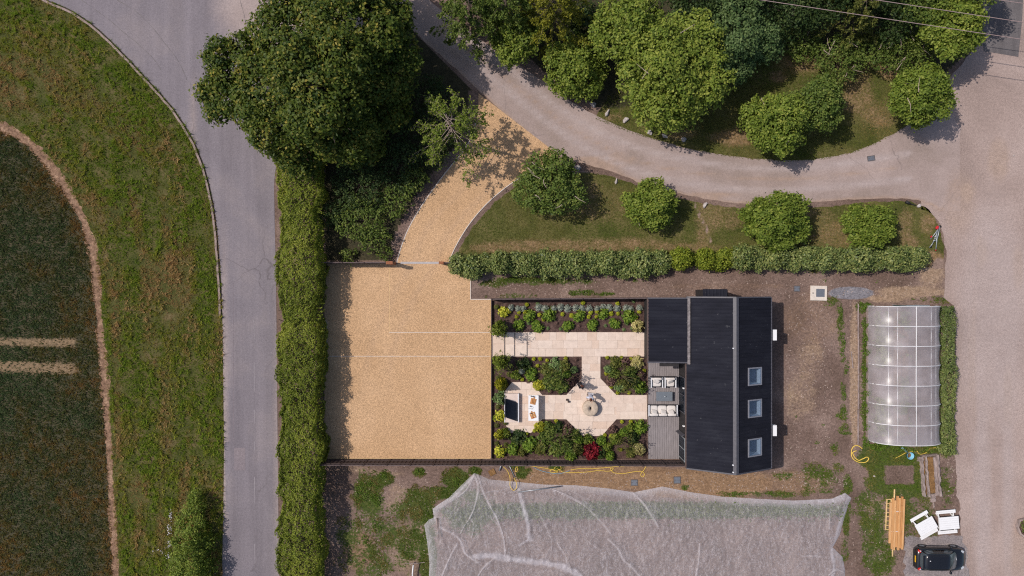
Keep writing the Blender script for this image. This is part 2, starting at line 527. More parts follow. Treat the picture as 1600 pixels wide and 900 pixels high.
def roof_mat():
    t = NT('black_metal_roof')
    c = t.ramp(t.noise(.8, 5, .65, stretch=(.35, 1.6, 1)), [(.3, (.0135, .014, .020)), (.5, (.0175, .018, .026)), (.7, (.025, .026, .035))])
    c = t.mix(t.rng(t.noise(4.5, 2, .5), .70, .78, 0, .5), c, (.11, .11, .115))
    return t.done(t.bsdf(c, .75, .07))
M['roof'] = roof_mat()
M['roof_trim'] = simple('grey_roof_trim', (0.075, 0.072, 0.085), 0.5, 0.2, 5, 0.4)
M['flashing'] = simple('lead_flashing', (0.17, 0.15, 0.15), 0.7, 0.6, 6, 0.3)
M['cladding'] = simple('black_cladding', (0.028, 0.025, 0.026), 0.7, 0.25, 3)
M['brown_trim'] = simple('brown_trim', (0.11, 0.075, 0.065), 0.7, 0.2, 4)
M['white_paint'] = simple('white_paint', (0.8, 0.79, 0.79), 0.5, 0.03, 3)
M['white_frame'] = simple('white_frame', (0.72, 0.72, 0.74), 0.5, 0.04, 3)
M['bluegrey_blind'] = simple('bluegrey_blind', (0.17, 0.18, 0.25), 0.7, 0.08, 4)
M['dark_room'] = simple('dark_room', (0.05, 0.05, 0.06), 0.9, 0.1, 2)
M['cushion'] = simple('cream_cushion', (0.66, 0.61, 0.57), 0.95, 0.06, 8)
M['rattan'] = simple('dark_rattan', (0.045, 0.042, 0.05), 0.7, 0.3, 20)
M['table_grey'] = simple('bluegrey_table', (0.155, 0.175, 0.2), 0.45, 0.08, 6)
M['millstone'] = simple('millstone', (0.5, 0.4, 0.31), 0.95, 0.25, 5, bump=0.5, bd=0.02)
M['plinth'] = simple('plinth_stone', (0.68, 0.55, 0.48), 0.85, 0.07, 4)
M['black_panel'] = simple('dark_slate', (0.03, 0.032, 0.036), 0.35, 0.15, 6, 0.5)
M['board_wood'] = simple('oiled_board', (0.5, 0.24, 0.09), 0.55, 0.25, 14)
M['glass_dark'] = simple('dark_bottle', (0.03, 0.035, 0.04), 0.15, 0.1, 8, 0.5)
M['food_red'] = simple('food_red', (0.45, 0.06, 0.04), 0.6, 0.3, 30)
M['food_cream'] = simple('food_cream', (0.7, 0.6, 0.4), 0.7, 0.2, 30)
M['hose'] = simple('yellow_hose', (0.78, 0.54, 0.1), 0.5, 0.12, 6)
M['hose_blue'] = simple('blue_hose', (0.2, 0.33, 0.42), 0.5, 0.12, 6)
M['bucket'] = simple('blue_plastic', (0.22, 0.48, 0.62), 0.45, 0.06, 6)
M['grit'] = simple('soil_grit', (0.36, 0.28, 0.24), 0.95, 0.4, 2)
M['stone'] = simple('field_stone', (0.44, 0.39, 0.37), 0.9, 0.3, 5, bump=0.5, bd=0.03)
M['pale_seam'] = simple('pale_seam', (0.33, 0.295, 0.31), 0.9, 0.15, 6)
M['cable'] = simple('overhead_cable', (0.36, 0.26, 0.245), 0.6, 0.05, 4)
M['bark'] = simple('bark', (0.12, 0.09, 0.07), 0.9, 0.35, 7, stretch=(2, 2, 0.5), bump=0.6, bd=0.03)
M['pale_bark'] = simple('pale_bark', (0.36, 0.28, 0.23), 0.9, 0.3, 7)
M['stem'] = simple('plant_stem', (0.1, 0.085, 0.04), 0.8, 0.3, 12)
M['red_paint'] = simple('red_paint', (0.55, 0.03, 0.04), 0.4, 0.1, 8)
M['galv'] = simple('galvanised_steel', (0.42, 0.45, 0.47), 0.45, 0.2, 9, 0.5, 0.5)
M['black_plastic'] = simple('black_plastic', (0.02, 0.02, 0.022), 0.5, 0.1, 9)
M['flower_red'] = simple('red_petals', (0.6, 0.06, 0.03), 0.7, 0.2, 20)
M['flower_white'] = simple('white_petals', (0.5, 0.46, 0.48), 0.8, 0.1, 20)

M['maple'] = leaf_mat('maple_leaf', [(0, (0.022, 0.042, 0.008)), (0.55, (0.056, 0.078, 0.012)), (0.85, (0.1, 0.11, 0.02)), (1, (0.19, 0.16, 0.035))], 0.2, gain=1.45)
M['green'] = leaf_mat('fresh_green_leaf', L3((0.034, 0.056, 0.008), (0.092, 0.124, 0.022), (0.175, 0.188, 0.044)), gain=1.95)
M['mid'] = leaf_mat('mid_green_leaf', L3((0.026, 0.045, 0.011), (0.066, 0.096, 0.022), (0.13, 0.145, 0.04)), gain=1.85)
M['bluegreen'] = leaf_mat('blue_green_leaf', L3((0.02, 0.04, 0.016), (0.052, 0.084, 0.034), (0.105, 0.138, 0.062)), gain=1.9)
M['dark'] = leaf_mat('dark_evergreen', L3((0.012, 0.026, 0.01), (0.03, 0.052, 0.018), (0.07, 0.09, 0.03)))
M['larch'] = leaf_mat('gold_conifer', L3((0.05, 0.056, 0.008), (0.135, 0.138, 0.018), (0.26, 0.235, 0.035)))
M['olive'] = leaf_mat('olive_hedge_leaf', L3((0.05, 0.068, 0.01), (0.125, 0.155, 0.022), (0.225, 0.235, 0.045)), 0.35, gain=1.6)
M['laurel'] = leaf_mat('laurel_leaf', L3((0.028, 0.045, 0.016), (0.082, 0.106, 0.036), (0.18, 0.185, 0.075)), 0.2, 0.45, 0.3, 2.0)
M['lime'] = leaf_mat('lime_leaf', L3((0.14, 0.17, 0.015), (0.3, 0.32, 0.03), (0.5, 0.47, 0.07)))
M['gold_laurel'] = leaf_mat('yellow_green_laurel_leaf', L3((0.055, 0.08, 0.01), (0.13, 0.165, 0.02), (0.235, 0.25, 0.04)))
M['bright'] = leaf_mat('bright_leaf', L3((0.036, 0.075, 0.01), (0.09, 0.15, 0.02), (0.18, 0.23, 0.042)))
M['gold'] = leaf_mat('golden_leaf', L3((0.1, 0.12, 0.012), (0.23, 0.24, 0.025), (0.42, 0.36, 0.05)))
M['variegated'] = leaf_mat('variegated_yellow_leaf', L3((0.08, 0.13, 0.015), (0.38, 0.36, 0.04), (0.62, 0.52, 0.1)))
M['cream'] = leaf_mat('cream_leaf', L3((0.13, 0.14, 0.05), (0.33, 0.29, 0.14), (0.52, 0.44, 0.27)))
M['silver'] = leaf_mat('silver_leaf', L3((0.1, 0.125, 0.13), (0.22, 0.25, 0.26), (0.4, 0.4, 0.4)))
M['sage'] = leaf_mat('sage_leaf', L3((0.06, 0.1, 0.04), (0.12, 0.18, 0.08), (0.2, 0.25, 0.12)))
M['purple'] = leaf_mat('purple_leaf', L3((0.05, 0.025, 0.03), (0.12, 0.07, 0.075), (0.24, 0.15, 0.14)))
M['crimson'] = leaf_mat('crimson_leaf', L3((0.06, 0.004, 0.01), (0.15, 0.01, 0.022), (0.28, 0.03, 0.045)))
M['bronze'] = leaf_mat('bronze_green_leaf', L3((0.036, 0.048, 0.013), (0.088, 0.1, 0.026), (0.17, 0.158, 0.052)))
M['grass'] = leaf_mat('verge_grass', [(0, (0.2, 0.135, 0.078)), (0.35, (0.145, 0.115, 0.048)), (0.6, (0.135, 0.132, 0.026)), (1, (0.088, 0.122, 0.018))], 0.4, 0.7, 0.1, 2.85)
M['crop'] = leaf_mat('crop_leaf', [(0, (0.15, 0.085, 0.035)), (0.3, (0.088, 0.075, 0.028)), (0.65, (0.048, 0.06, 0.026)), (1, (0.06, 0.082, 0.042))], 0.35, 0.7, 0.1, 2.5)
M['lawn_grass'] = leaf_mat('lawn_grass', [(0, (0.3, 0.2, 0.11)), (0.4, (0.15, 0.13, 0.045)), (1, (0.075, 0.12, 0.02))], 0.3, 0.7, 0.1)
M['weed'] = leaf_mat('weed_leaf', L3((0.04, 0.07, 0.012), (0.075, 0.125, 0.018), (0.12, 0.17, 0.03)), 0.3)

# ------------------------------------------------------------------ foliage generators
def leaf_mesh(name, C, N, ln, wd, tint, mat, rg):
    """diamond leaves at C with normals N"""
    n = len(C)
    N = N / (np.linalg.norm(N, axis=1, keepdims=True) + 1e-9)
    R = rg.normal(size=(n, 3))
    A = R - (R * N).sum(1, keepdims=True) * N
    A /= np.linalg.norm(A, axis=1, keepdims=True) + 1e-9
    B = np.cross(N, A)
    ln = (ln * rg.uniform(0.7, 1.3, n))[:, None]; wd = (wd * rg.uniform(0.7, 1.3, n))[:, None]
    V = np.empty((n, 4, 3), dtype=np.float32)
    V[:, 0] = C - A * ln * .5
    V[:, 1] = C + B * wd * .5 + N * ln * 0.08
    V[:, 2] = C + A * ln * .5 - N * ln * 0.06
    V[:, 3] = C - B * wd * .5 + N * ln * 0.08
    F = np.arange(n * 4, dtype=np.int32).reshape(n, 4)
    return mesh_np(name, V.reshape(-1, 3), F, mat, tint=np.repeat(np.clip(tint, 0, 1), 4))

def expand(lobes, rg, k=6):
    """give every lobe smaller bulges on its upper side, so that a crown has knolls and hollows"""
    out = []
    for x, y, z, r, h in lobes:
        out.append((x, y, z - .12 * h, r * .86, h * .84))
        for i in range(k):
            a = 2 * math.pi * (i + rg.uniform(-.4, .4)) / k
            e = rg.uniform(.1, 1.0)
            d = r * .72 * math.cos(e); s = rg.uniform(.27, .42)
            out.append((x + d * math.cos(a), y + d * math.sin(a), z + h * .74 * math.sin(e), r * s, min(r, h) * s * 1.05))
    return out

def crown_mesh(name, lobes, nclump, per, ln, wd, clump, mat, rg, tint0=0.5, tvar=0.16, under=0.3, shell=(0.7, 1.1)):
    """leaf clumps spread over the skin of overlapping lobes (x, y, z, rx, rz)"""
    lobes = np.asarray(lobes, float)
    w = lobes[:, 3] * (lobes[:, 3] + lobes[:, 4]); w /= w.sum()
    m = int(nclump * 1.9)
    li = rg.choice(len(lobes), m, p=w)
    U = rg.normal(size=(m, 3)); U /= np.linalg.norm(U, axis=1, keepdims=True)
    keep = (U[:, 2] > -0.25) | (rg.random(m) < under)
    rr = rg.uniform(shell[0], shell[1], m) ** 0.8
    deep = rg.random(m) < .16
    rr = np.where(deep, rg.uniform(.45, .72, m), rr)
    Q = lobes[li][:, :3] + U * rr[:, None] * lobes[li][:, [3, 3, 4]]
    # drop clumps buried in another lobe
    for j in range(len(lobes)):
        q = (((Q - lobes[j, :3]) / lobes[j, [3, 3, 4]]) ** 2).sum(1)
        keep &= ~((q < 0.5) & (li != j) & ~deep)
    keep &= Q[:, 2] > 0.08
    Q = Q[keep][:nclump]; U = U[keep][:nclump]
    n = len(Q)
    ct = rg.normal(0, tvar * 0.9, n)
    per_n = max(1, int(per))
    C = np.repeat(Q, per_n, 0) + rg.normal(0, clump, (n * per_n, 3)) * np.array([1, 1, 0.75])
    N = np.repeat(U, per_n, 0) * 0.6 + rg.normal(0, 0.45, (n * per_n, 3)) + np.array([0, 0, 0.6])
    T = tint0 + np.repeat(ct, per_n) + rg.normal(0, tvar, n * per_n)
    C[:, 2] = np.maximum(C[:, 2], 0.03)
    return leaf_mesh(name, C, N, ln, wd, T, mat, rg)

def random_lobes(R, zc, rz, n, rg, spread=0.55, size=(0.42, 0.6)):
    n = n + 3
    out = [(0, 0, zc, R * 0.6, rz * 0.9)]
    for i in range(n):
        a = 2 * math.pi * (i + rg.uniform(-.3, .3)) / n
        d = R * spread * rg.uniform(0.75, 1.1)
        s = R * rg.uniform(*size)
        out.append((d * math.cos(a), d * math.sin(a), zc + rz * rg.uniform(-0.35, 0.2), s, min(rz, s) * rg.uniform(0.75, 1.0)))
    return out

def trunk_mesh(lobes, r0, rg, mat, stems=1, zt=None):
    mb = MB()
    top = max(l[2] for l in lobes)
    zt = zt or top * 0.55
    for s in range(stems):
        bx, by = (rg.normal(0, 0.12, 2) if stems > 1 else (0, 0))
        pts = [(bx, by, -0.05), (bx * 1.2, by * 1.2, zt * 0.4), (bx * 2 + rg.normal(0, .05), by * 2 + rg.normal(0, .05), zt)]
        mb.tube(pts, [r0, r0 * .75, r0 * .55], 8)
    for l in lobes:
        e = (l[0] * 0.9, l[1] * 0.9, l[2])
        mid = (l[0] * 0.4, l[1] * 0.4, zt + (l[2] - zt) * 0.55)
        mb.tube([(0, 0, zt * 0.85), mid, e], [r0 * .5, r0 * .3, r0 * .1], 6)
        for k in range(3):
            q = (e[0] + rg.normal(0, l[3] * .5), e[1] + rg.normal(0, l[3] * .5), e[2] + abs(rg.normal(0, l[4] * .5)))
            mb.tube([mid, e, q], [r0 * .18, r0 * .1, r0 * .04], 5)
    return mb.mesh('trunk', mat, True)

def tree(name, label, cat, px, py, zc, rpx, rz, mat, seed, nclump, per=12, ln=0.22, wd=0.13, clump=0.16, nl=6, group=None,
         tint0=0.5, lobes_px=None, r0=None, bark='bark', spread=0.62, size=(0.3, 0.46), tvar=0.16, stems=1, base=None, twigs=0, bulges=6, stretch=None):
    rg = np.random.default_rng(seed)
    nclump = int(nclump * 1.3); per = max(7, int(per * .8)); clump *= .92
    bx, by = base if base else P(px, py, zc)
    R = rpx * S * (H - zc) / H
    if lobes_px:
        lobes = []
        for (qx, qy, qz, qr, qh) in lobes_px:
            wx, wy = P(qx, qy, qz)
            lobes.append((wx - bx, wy - by, qz, qr * S * (H - qz) / H, qh))
    else:
        lobes = random_lobes(R, zc, rz, nl, rg, spread, size)
    t = thing(name, label, cat, (bx, by, 0), 0, group)
    if stretch: t.scale = (stretch[0], stretch[1], 1)
    obj('crown', crown_mesh('crown', expand(lobes, rg, bulges), nclump, per, ln, wd, clump, M[mat], rg, tint0, tvar), t)
    obj('trunk', trunk_mesh(lobes, r0 or max(0.05, R * 0.05), rg, M[bark], stems), t)
    if twigs:
        mb = MB()
        for i in range(twigs):
            l = lobes[rg.integers(len(lobes))]
            a = rg.uniform(0, 6.28); d = rg.uniform(0.1, 0.7)
            p = np.array([l[0] + l[3] * d * math.cos(a), l[1] + l[3] * d * math.sin(a), l[2] + l[4] * (0.98 - d * d * .5)])
            dr = rg.normal(0, 1, 3); dr[2] *= .25; dr /= np.linalg.norm(dr)
            L = rg.uniform(0.25, 0.6)
            mb.tube([p - dr * L, p + rg.normal(0, .05, 3), p + dr * L + np.array([0, 0, .08])], [0.03, 0.022, 0.01], 5)
        tag(mb.build('dead_twigs', M['pale_bark'], t), kind='stuff')
    return t

def spray_tree(name, label, cat, px, py, zc, rpx, height, mat, seed, nb=30, per=26, ln=0.12, wd=0.06, droop=0.4, group=None, bark='pale_bark', tint0=0.5, sub=5, br=0.02):
    """branches that carry sprays of foliage, seen from above as fingers"""
    rg = np.random.default_rng(seed)
    bx, by = P(px, py, zc)
    R = rpx * S * (H - zc) / H
    t = thing(name, label, cat, (bx, by, 0), 0, group)
    tb = MB().tube([(0, 0, -.05), (0.05, 0, height * .5), (0, 0.03, height)], [R * .05 + .03, R * .035 + .02, .02], 7)
    bb = MB(); Cs = []
    for i in range(nb):
        f = (i + .5) / nb
        z = height * (0.25 + 0.72 * f)
        L = R * (1.05 - 0.75 * f ** 1.5) * rg.uniform(.75, 1.15)
        a = i * 2.399 + rg.normal(0, .25)
        tip = np.array([L * math.cos(a), L * math.sin(a), z + L * rg.uniform(0.0, 0.3) - droop * L * .6])
        p0 = np.array([0, 0, z]); mid = p0 * .45 + tip * .55 + np.array([0, 0, droop * L * .25])
        bb.tube([p0, mid, tip], [br, br * .7, br * .3], 5)
        for k in range(sub):
            u = rg.uniform(.3, 1)
            q = (p0 * (1 - u) ** 2 + 2 * mid * u * (1 - u) + tip * u * u)
            da = a + rg.choice([-1, 1]) * rg.uniform(.4, 1.0)
            l2 = L * rg.uniform(.18, .42) * (1.2 - u * .6)
            e = q + np.array([math.cos(da) * l2, math.sin(da) * l2, -droop * l2 * rg.uniform(0, 1)])
            bb.tube([q, e], [br * .5, br * .25], 4)
            m = per
            s = rg.random(m)[:, None]
            Cs.append(q * (1 - s) + e * s + rg.normal(0, .05 + 0.03 * R / 3, (m, 3)))
        m = per
        s = rg.uniform(.35, 1.03, m)[:, None]
        Cs.append(p0 * (1 - s) ** 2 + 2 * mid * s * (1 - s) + tip * s * s + rg.normal(0, .05, (m, 3)))
    C = np.concatenate(Cs)
    N = rg.normal(0, .6, C.shape) + np.array([0, 0, .6])
    T = tint0 + rg.normal(0, .18, len(C))
    obj('crown', leaf_mesh('crown', C, N, ln, wd, T, M[mat], rg), t)
    tb.build('trunk', M['bark'], t, True)
    bb.build('branches', M[bark], t)
    return t

def hedge_volume(line, width, height, n, ln, wd, mat, rg, tint0=0.5, noise=0.18, tvar=0.18, seed=3, prof=None):
    """leaves over the skin of a clipped hedge that follows line (metres); returns mesh"""
    line = np.array(line, float)
    seg = np.diff(line, axis=0); L = np.hypot(seg[:, 0], seg[:, 1]); cum = np.concatenate([[0], np.cumsum(L)])
    s = rg.uniform(0, cum[-1], n)
    i = np.clip(np.searchsorted(cum, s) - 1, 0, len(L) - 1)
    t = (s - cum[i]) / L[i]
    base = line[i] + seg[i] * t[:, None]
    d = seg[i] / L[i][:, None]; nr = np.stack([d[:, 1], -d[:, 0]], 1)     # to the right of travel
    w = width if not callable(width) else width(s)
    h = height if not callable(height) else height(s)
    # cross-section: parameter q from left foot over the top to the right foot
    q = rg.uniform(0, 1, n)
    per = 2 * h + w
    g = q * per
    off = np.where(g < h, -w / 2, np.where(g > h + w, w / 2, g - h - w / 2))
    z = np.where(g < h, g, np.where(g > h + w, per - g, h))
    nx = np.where(g < h, -1.0, np.where(g > h + w, 1.0, 0.0)); nz = np.where((g >= h) & (g <= h + w), 1.0, 0.25)
    rnd = np.abs(off) / (w / 2)
    z = np.where(nz > .9, z - h * 0.13 * rnd ** 4, z)
    bump = (fbm(s * 1.1, off * 1.6 + 9, seed, 3) - .5) * 2
    bump2 = (vnoise(s * 3.5, q * 9 + 4, seed + 5) - .5) * 2
    bump3 = (vnoise(base[:, 0] * 5 + off * 5, base[:, 1] * 5 + z * 5, seed + 9) - .5) * 2
    amp = noise * (bump * 1.4 + bump2 * 0.5 + bump3 * .75) - np.abs(rg.normal(0, .07, n))
    off = off + nx * amp; z = z + np.where(nz > .9, amp, 0) + rg.normal(0, .03, n)
    C = np.stack([base[:, 0] + nr[:, 0] * off, base[:, 1] + nr[:, 1] * off, np.maximum(z, .04)], 1)
    N = np.stack([nr[:, 0] * nx, nr[:, 1] * nx, nz], 1) * .8 + rg.normal(0, .45, (n, 3)) + np.array([0, 0, .3])
    T = tint0 + (fbm(s * .45, off * .8 + 3, seed + 21, 3) - .5) * .8 + bump2 * .10 + bump3 * .08 + rg.normal(0, tvar, n)
    return leaf_mesh('foliage', C, N, ln, wd, T, M[mat], rg)

def blades(name, X, Y, h, w, nb, mat, tint, rg, z0=0.0, lean=0.8):
    """grass or leaf tufts: nb single-triangle blades for each point"""
    n = len(X)
    a = rg.uniform(0, 2 * np.pi, (n, nb))
    hh = h * rg.uniform(.6, 1.4, (n, nb)) if np.isscalar(h) else h[:, None] * rg.uniform(.6, 1.4, (n, nb))
    ww = w * rg.uniform(.7, 1.3, (n, nb))
    ox = X[:, None] + rg.normal(0, 1, (n, nb)) * hh * .2; oy = Y[:, None] + rg.normal(0, 1, (n, nb)) * hh * .2
    le = lean * rg.uniform(.4, 1.3, (n, nb))
    ca, sa = np.cos(a), np.sin(a)
    V = np.empty((n, nb, 3, 3), dtype=np.float32)
    V[..., 0, 0] = ox - sa * ww / 2; V[..., 0, 1] = oy + ca * ww / 2; V[..., 0, 2] = z0
    V[..., 1, 0] = ox + sa * ww / 2; V[..., 1, 1] = oy - ca * ww / 2; V[..., 1, 2] = z0
    V[..., 2, 0] = ox + ca * hh * le; V[..., 2, 1] = oy + sa * hh * le; V[..., 2, 2] = z0 + hh
    V = V.reshape(-1, 3)
    F = np.arange(len(V), dtype=np.int32).reshape(-1, 3)
    T = np.clip(np.repeat(tint, nb) + rg.normal(0, .14, n * nb), 0, 1)
    return mesh_np(name, V, F, mat, tint=np.repeat(T, 3))

def scatter(poly, n, rg):
    xs = [p[0] for p in poly]; ys = [p[1] for p in poly]
    x = rg.uniform(min(xs), max(xs), n); y = rg.uniform(min(ys), max(ys), n)
    ok = inside(x, y, poly)
    return x[ok], y[ok]

# ------------------------------------------------------------------ the ground and what lies flush on it
ROAD_L = smooth_line([(20, -60), (62, -8), (110, 15), (150, 42), (190, 80), (232, 125), (266, 163), (292, 200), (312, 240), (328, 290), (337, 340), (343, 400), (347, 470),
                      (349, 600), (350, 700), (349, 800), (347, 900), (346, 980)], 5)
ROAD_R = smooth_line([(437, 980), (436, 880), (435, 800), (434, 700), (433, 600), (432, 500), (431, 420), (429, 330), (430, 270), (446, 200), (490, 120), (560, 50), (620, -20), (640, -60)], 5)
LANE_U = smooth_line([(620, -60), (662, -8), (700, 24), (740, 54), (790, 89), (840, 121), (880, 150), (910, 169), (950, 189), (990, 206), (1040, 222), (1080, 233), (1130, 242), (1180, 248),
                      (1230, 251), (1280, 248), (1330, 238), (1370, 222), (1402, 205), (1432, 186), (1470, 150)], 5)
LANE_D = smooth_line([(1470, 330), (1440, 314), (1400, 310), (1350, 311), (1310, 313), (1260, 317), (1210, 319), (1160, 318), (1110, 312), (1060, 302), (1010, 289), (975, 275), (930, 260),
                      (880, 246), (840, 221), (800, 187), (760, 152), (700, 97), (640, 42), (600, -8), (560, -60)], 5)
DRIVE_L = smooth_line([(620, 411), (625, 392), (637, 360), (656, 326), (680, 291), (704, 260), (724, 236), (738, 210), (746, 180), (748, 146)], 6)
DRIVE_R = smooth_line([(874, 243), (840, 262), (812, 278), (785, 297), (757, 322), (732, 352), (712, 385), (701, 410)], 6)
MARG_C = smooth_line([(-60, 178), (0, 198), (30, 212), (60, 237), (90, 275), (112, 310), (130, 343), (142, 382), (150, 440), (155, 500), (160, 560), (165, 620), (170, 700), (174, 780), (178, 850), (181, 910), (183, 980)], 4)
NET = [(741, 739), (747, 741), (765, 749), (800, 752), (850, 757), (900, 758), (950, 763), (990, 769), (1010, 765), (1035, 760), (1080, 769), (1130, 776), (1180, 779), (1240, 782), (1300, 779),
       (1320, 770), (1330, 778), (1325, 790), (1318, 812), (1312, 835), (1301, 855), (1316, 870), (1320, 890), (1319, 980), (668, 980), (671, 880), (668, 850), (663, 820), (670, 812), (678, 808),
       (676, 795), (685, 788), (702, 777), (722, 757)]
WOOD = [(690, -60), (760, 40), (850, 110), (930, 165), (1010, 170), (1110, 175), (1180, 120), (1300, 92), (1390, 120), (1470, 120), (1540, 60), (1540, -60)]
THICKET = [(505, 130), (640, 40), (745, 150), (735, 215), (690, 262), (660, 305), (620, 400), (600, 408), (508, 408)]

GRASS_SPOTS = [
    (575, 775, 26, 38, .8), (602, 748, 14, 12, 1.0), (560, 850, 40, 60, 0.55), (640, 830, 45, 60, 0.62), (655, 790, 25, 30, 0.9), (655, 738, 10, 8, 1.0), (712, 750, 22, 18, .95),
    (600, 835, 30, 30, .6), (580, 880, 40, 30, .6), (668, 870, 14, 50, 1.0), (690, 770, 22, 10, 1.0), (742, 735, 12, 8, .9),
    (830, 438, 60, 7, .85), (900, 440, 40, 6, .6), (770, 444, 22, 6, .7), (800, 463, 40, 4, .5), (910, 457, 22, 6, .7), (945, 459, 18, 4, .6), (1270, 422, 12, 5, .6),
    (806, 727, 12, 8, .95), (822, 736, 12, 6, .8), (870, 730, 14, 6, .8), (815, 742, 10, 6, .9), (1070, 762, 6, 4, .9), (1150, 772, 30, 5, .55), (1215, 772, 60, 5, .58), (1290, 768, 40, 5, .5),
    (1312, 500, 5, 28, .55), (1316, 545, 6, 20, .55), (1322, 575, 4, 18, .5), (1317, 612, 5, 16, .5), (1316, 645, 7, 14, .5), (1320, 672, 9, 10, .5), (1305, 700, 10, 10, .45), (1276, 745, 34, 22, .52),
    (1225, 743, 18, 8, .5), (1310, 732, 10, 9, .5), (1352, 600, 7, 120, .72), (1350, 480, 14, 10, .8),
    (1390, 715, 50, 26, 1.0), (1370, 745, 22, 26, .95), (1410, 765, 45, 14, .95), (1438, 745, 12, 40, .9), (1360, 720, 16, 16, .9), (1365, 820, 24, 50, .62), (1375, 870, 28, 34, .66), (1358, 840, 12, 40, .7), (1350, 790, 16, 26, .6),
    (1410, 800, 20, 36, .7), (1440, 800, 18, 30, .55), (1480, 760, 12, 40, .5), (1455, 700, 40, 12, .7), (1395, 780, 16, 20, .6), (1325, 760, 8, 12, .9), (1322, 820, 6, 20, .9), (1320, 860, 8, 20, .6),
    (1440, 835, 30, 6, .45), (1480, 700, 14, 16, .8), (1425, 880, 8, 20, .5),
    (1000, 797, 340, 14, .85), (735, 800, 45, 40, .6), (1470, 468, 40, 6, .45), (1300, 470, 14, 6, .7),
    (1585, 830, 14, 18, .5),
]
BARE = [(1406, 741, 23, 15), (1350, 740, 6, 6)]
def a_grass(x, y):
    r = blobs(x, y, GRASS_SPOTS)
    for bx, by, rx, ry in BARE:
        r = np.where((np.abs(x - bx) < rx) & (np.abs(y - by) < ry), 0.0, r)
    return r
def a_pale(x, y):
    return blobs(x, y, [(1425, 456, 55, 9, 1.0), (1385, 466, 40, 6, .9), (1335, 590, 7, 120, .95), (1265, 560, 22, 40, .5), (1250, 620, 26, 40, .5), (1455, 425, 20, 25, .85), (1365, 790, 18, 12, .7),
                        (1380, 850, 20, 60, .5), (640, 850, 40, 50, .62), (620, 780, 20, 30, .5), (560, 735, 40, 6, .5), (600, 740, 30, 6, .55)])
def a_ochre(x, y):
    return blobs(x, y, [(930, 745, 150, 22, .95), (1100, 755, 120, 26, .9), (1240, 755, 70, 24, .55), (560, 860, 30, 40, .6), (1270, 500, 60, 50, .4), (1140, 448, 140, 8, .35)])
def a_slate(x, y):
    return blobs(x, y, [(1330, 458, 36, 10, 1.0), (1450, 870, 46, 34, .3)])
def a_mould(x, y):
    r = np.where(inside(x, y, WOOD), 1.0, 0.0)
    return np.maximum(r, np.where(inside(x, y, THICKET), 0.75, 0.0)) * np.where(seg_dist(x, y, DRIVE_L) < 14, 0, 1)
def a_far(x, y):
    d = np.maximum(np.maximum(-70 - x, x - 1670), np.maximum(-70 - y, y - 970))
    return np.clip(d / 20, 0, 1)

def build_ground():
    gx = np.concatenate([[-60000, -15000, -4000, -1200, -400], np.arange(-120, 1721, 5.0), [2000, 2800, 6000, 16000, 62000]])
    gy = np.concatenate([[-60000, -15000, -4000, -1200, -400], np.arange(-120, 1021, 5.0), [1400, 2400, 5000, 16000, 62000]])
    xx, yy = np.meshgrid(gx, gy)
    x = xx.ravel(); y = yy.ravel()
    V = np.stack([(x - 800) * S, (450 - y) * S, np.zeros(len(x))], 1)
    nx = len(gx)
    i = np.arange((len(gy) - 1) * (nx - 1)); r, c = i // (nx - 1), i % (nx - 1)
    a = r * nx + c
    F = np.stack([a, a + nx, a + nx + 1, a + 1], 1)
    at = {'grass': a_grass(x, y), 'pale': a_pale(x, y), 'ochre': a_ochre(x, y), 'slate': a_slate(x, y), 'leafmould': a_mould(x, y), 'far': a_far(x, y)}
    tag(obj('ground', mesh_np('ground', V, F, M['soil'], tint=at)), 'bare brown soil ground around the house and garden', None, None, 'structure')
build_ground()

def struct(o, label=None):
    return tag(o, label, None, None, 'structure')

# crop field, its dry margin and the verge
FIELD = [p for p in MARG_C] + [(-110, 980), (-110, 178)]
def a_tram(x, y):
    f = np.clip((128 - x) / 16, 0, 1)
    return f * np.maximum(np.clip(1.6 - ((y - 534 - (x * .01)) / 7) ** 2, 0, 1), np.clip(1.6 - ((y - 573 - x * .02) / 8) ** 2, 0, 1))
struct(sheet('crop_field', FIELD, 0.004, M['crop_soil'], 8, {'tram': a_tram}), 'dark green crop field with two pale wheel tracks')
def strip(line, wfun, name, z, mat, jitter=0.0, cell=6, parent=None):
    ln = np.array(line); d = np.gradient(ln, axis=0); d /= np.linalg.norm(d, axis=1, keepdims=True) + 1e-9
    n = np.stack([-d[:, 1], d[:, 0]], 1)
    w = np.array([wfun(i / (len(ln) - 1)) for i in range(len(ln))])[:, None]
    a = ln + n * w; b = ln - n * w
    return sheet(name, [tuple(p) for p in a] + [tuple(p) for p in b[::-1]], z, mat, cell, jitter=jitter, parent=parent)
struct(strip(MARG_C, lambda t: 9.0 - 4.3 * t + 1.3 * math.sin(t * 31) + .8 * math.sin(t * 77), 'field_margin', 0.010, M['margin'], 1.3, 4), 'bare sandy strip along the edge of the crop field')
VERGE = [p for p in ROAD_L] + [p for p in MARG_C[::-1]] + [(-110, 178), (-110, -60)]
struct(sheet('grass_verge', VERGE, 0.007, M['verge'], 14), 'rough grass verge between the crop field and the road')

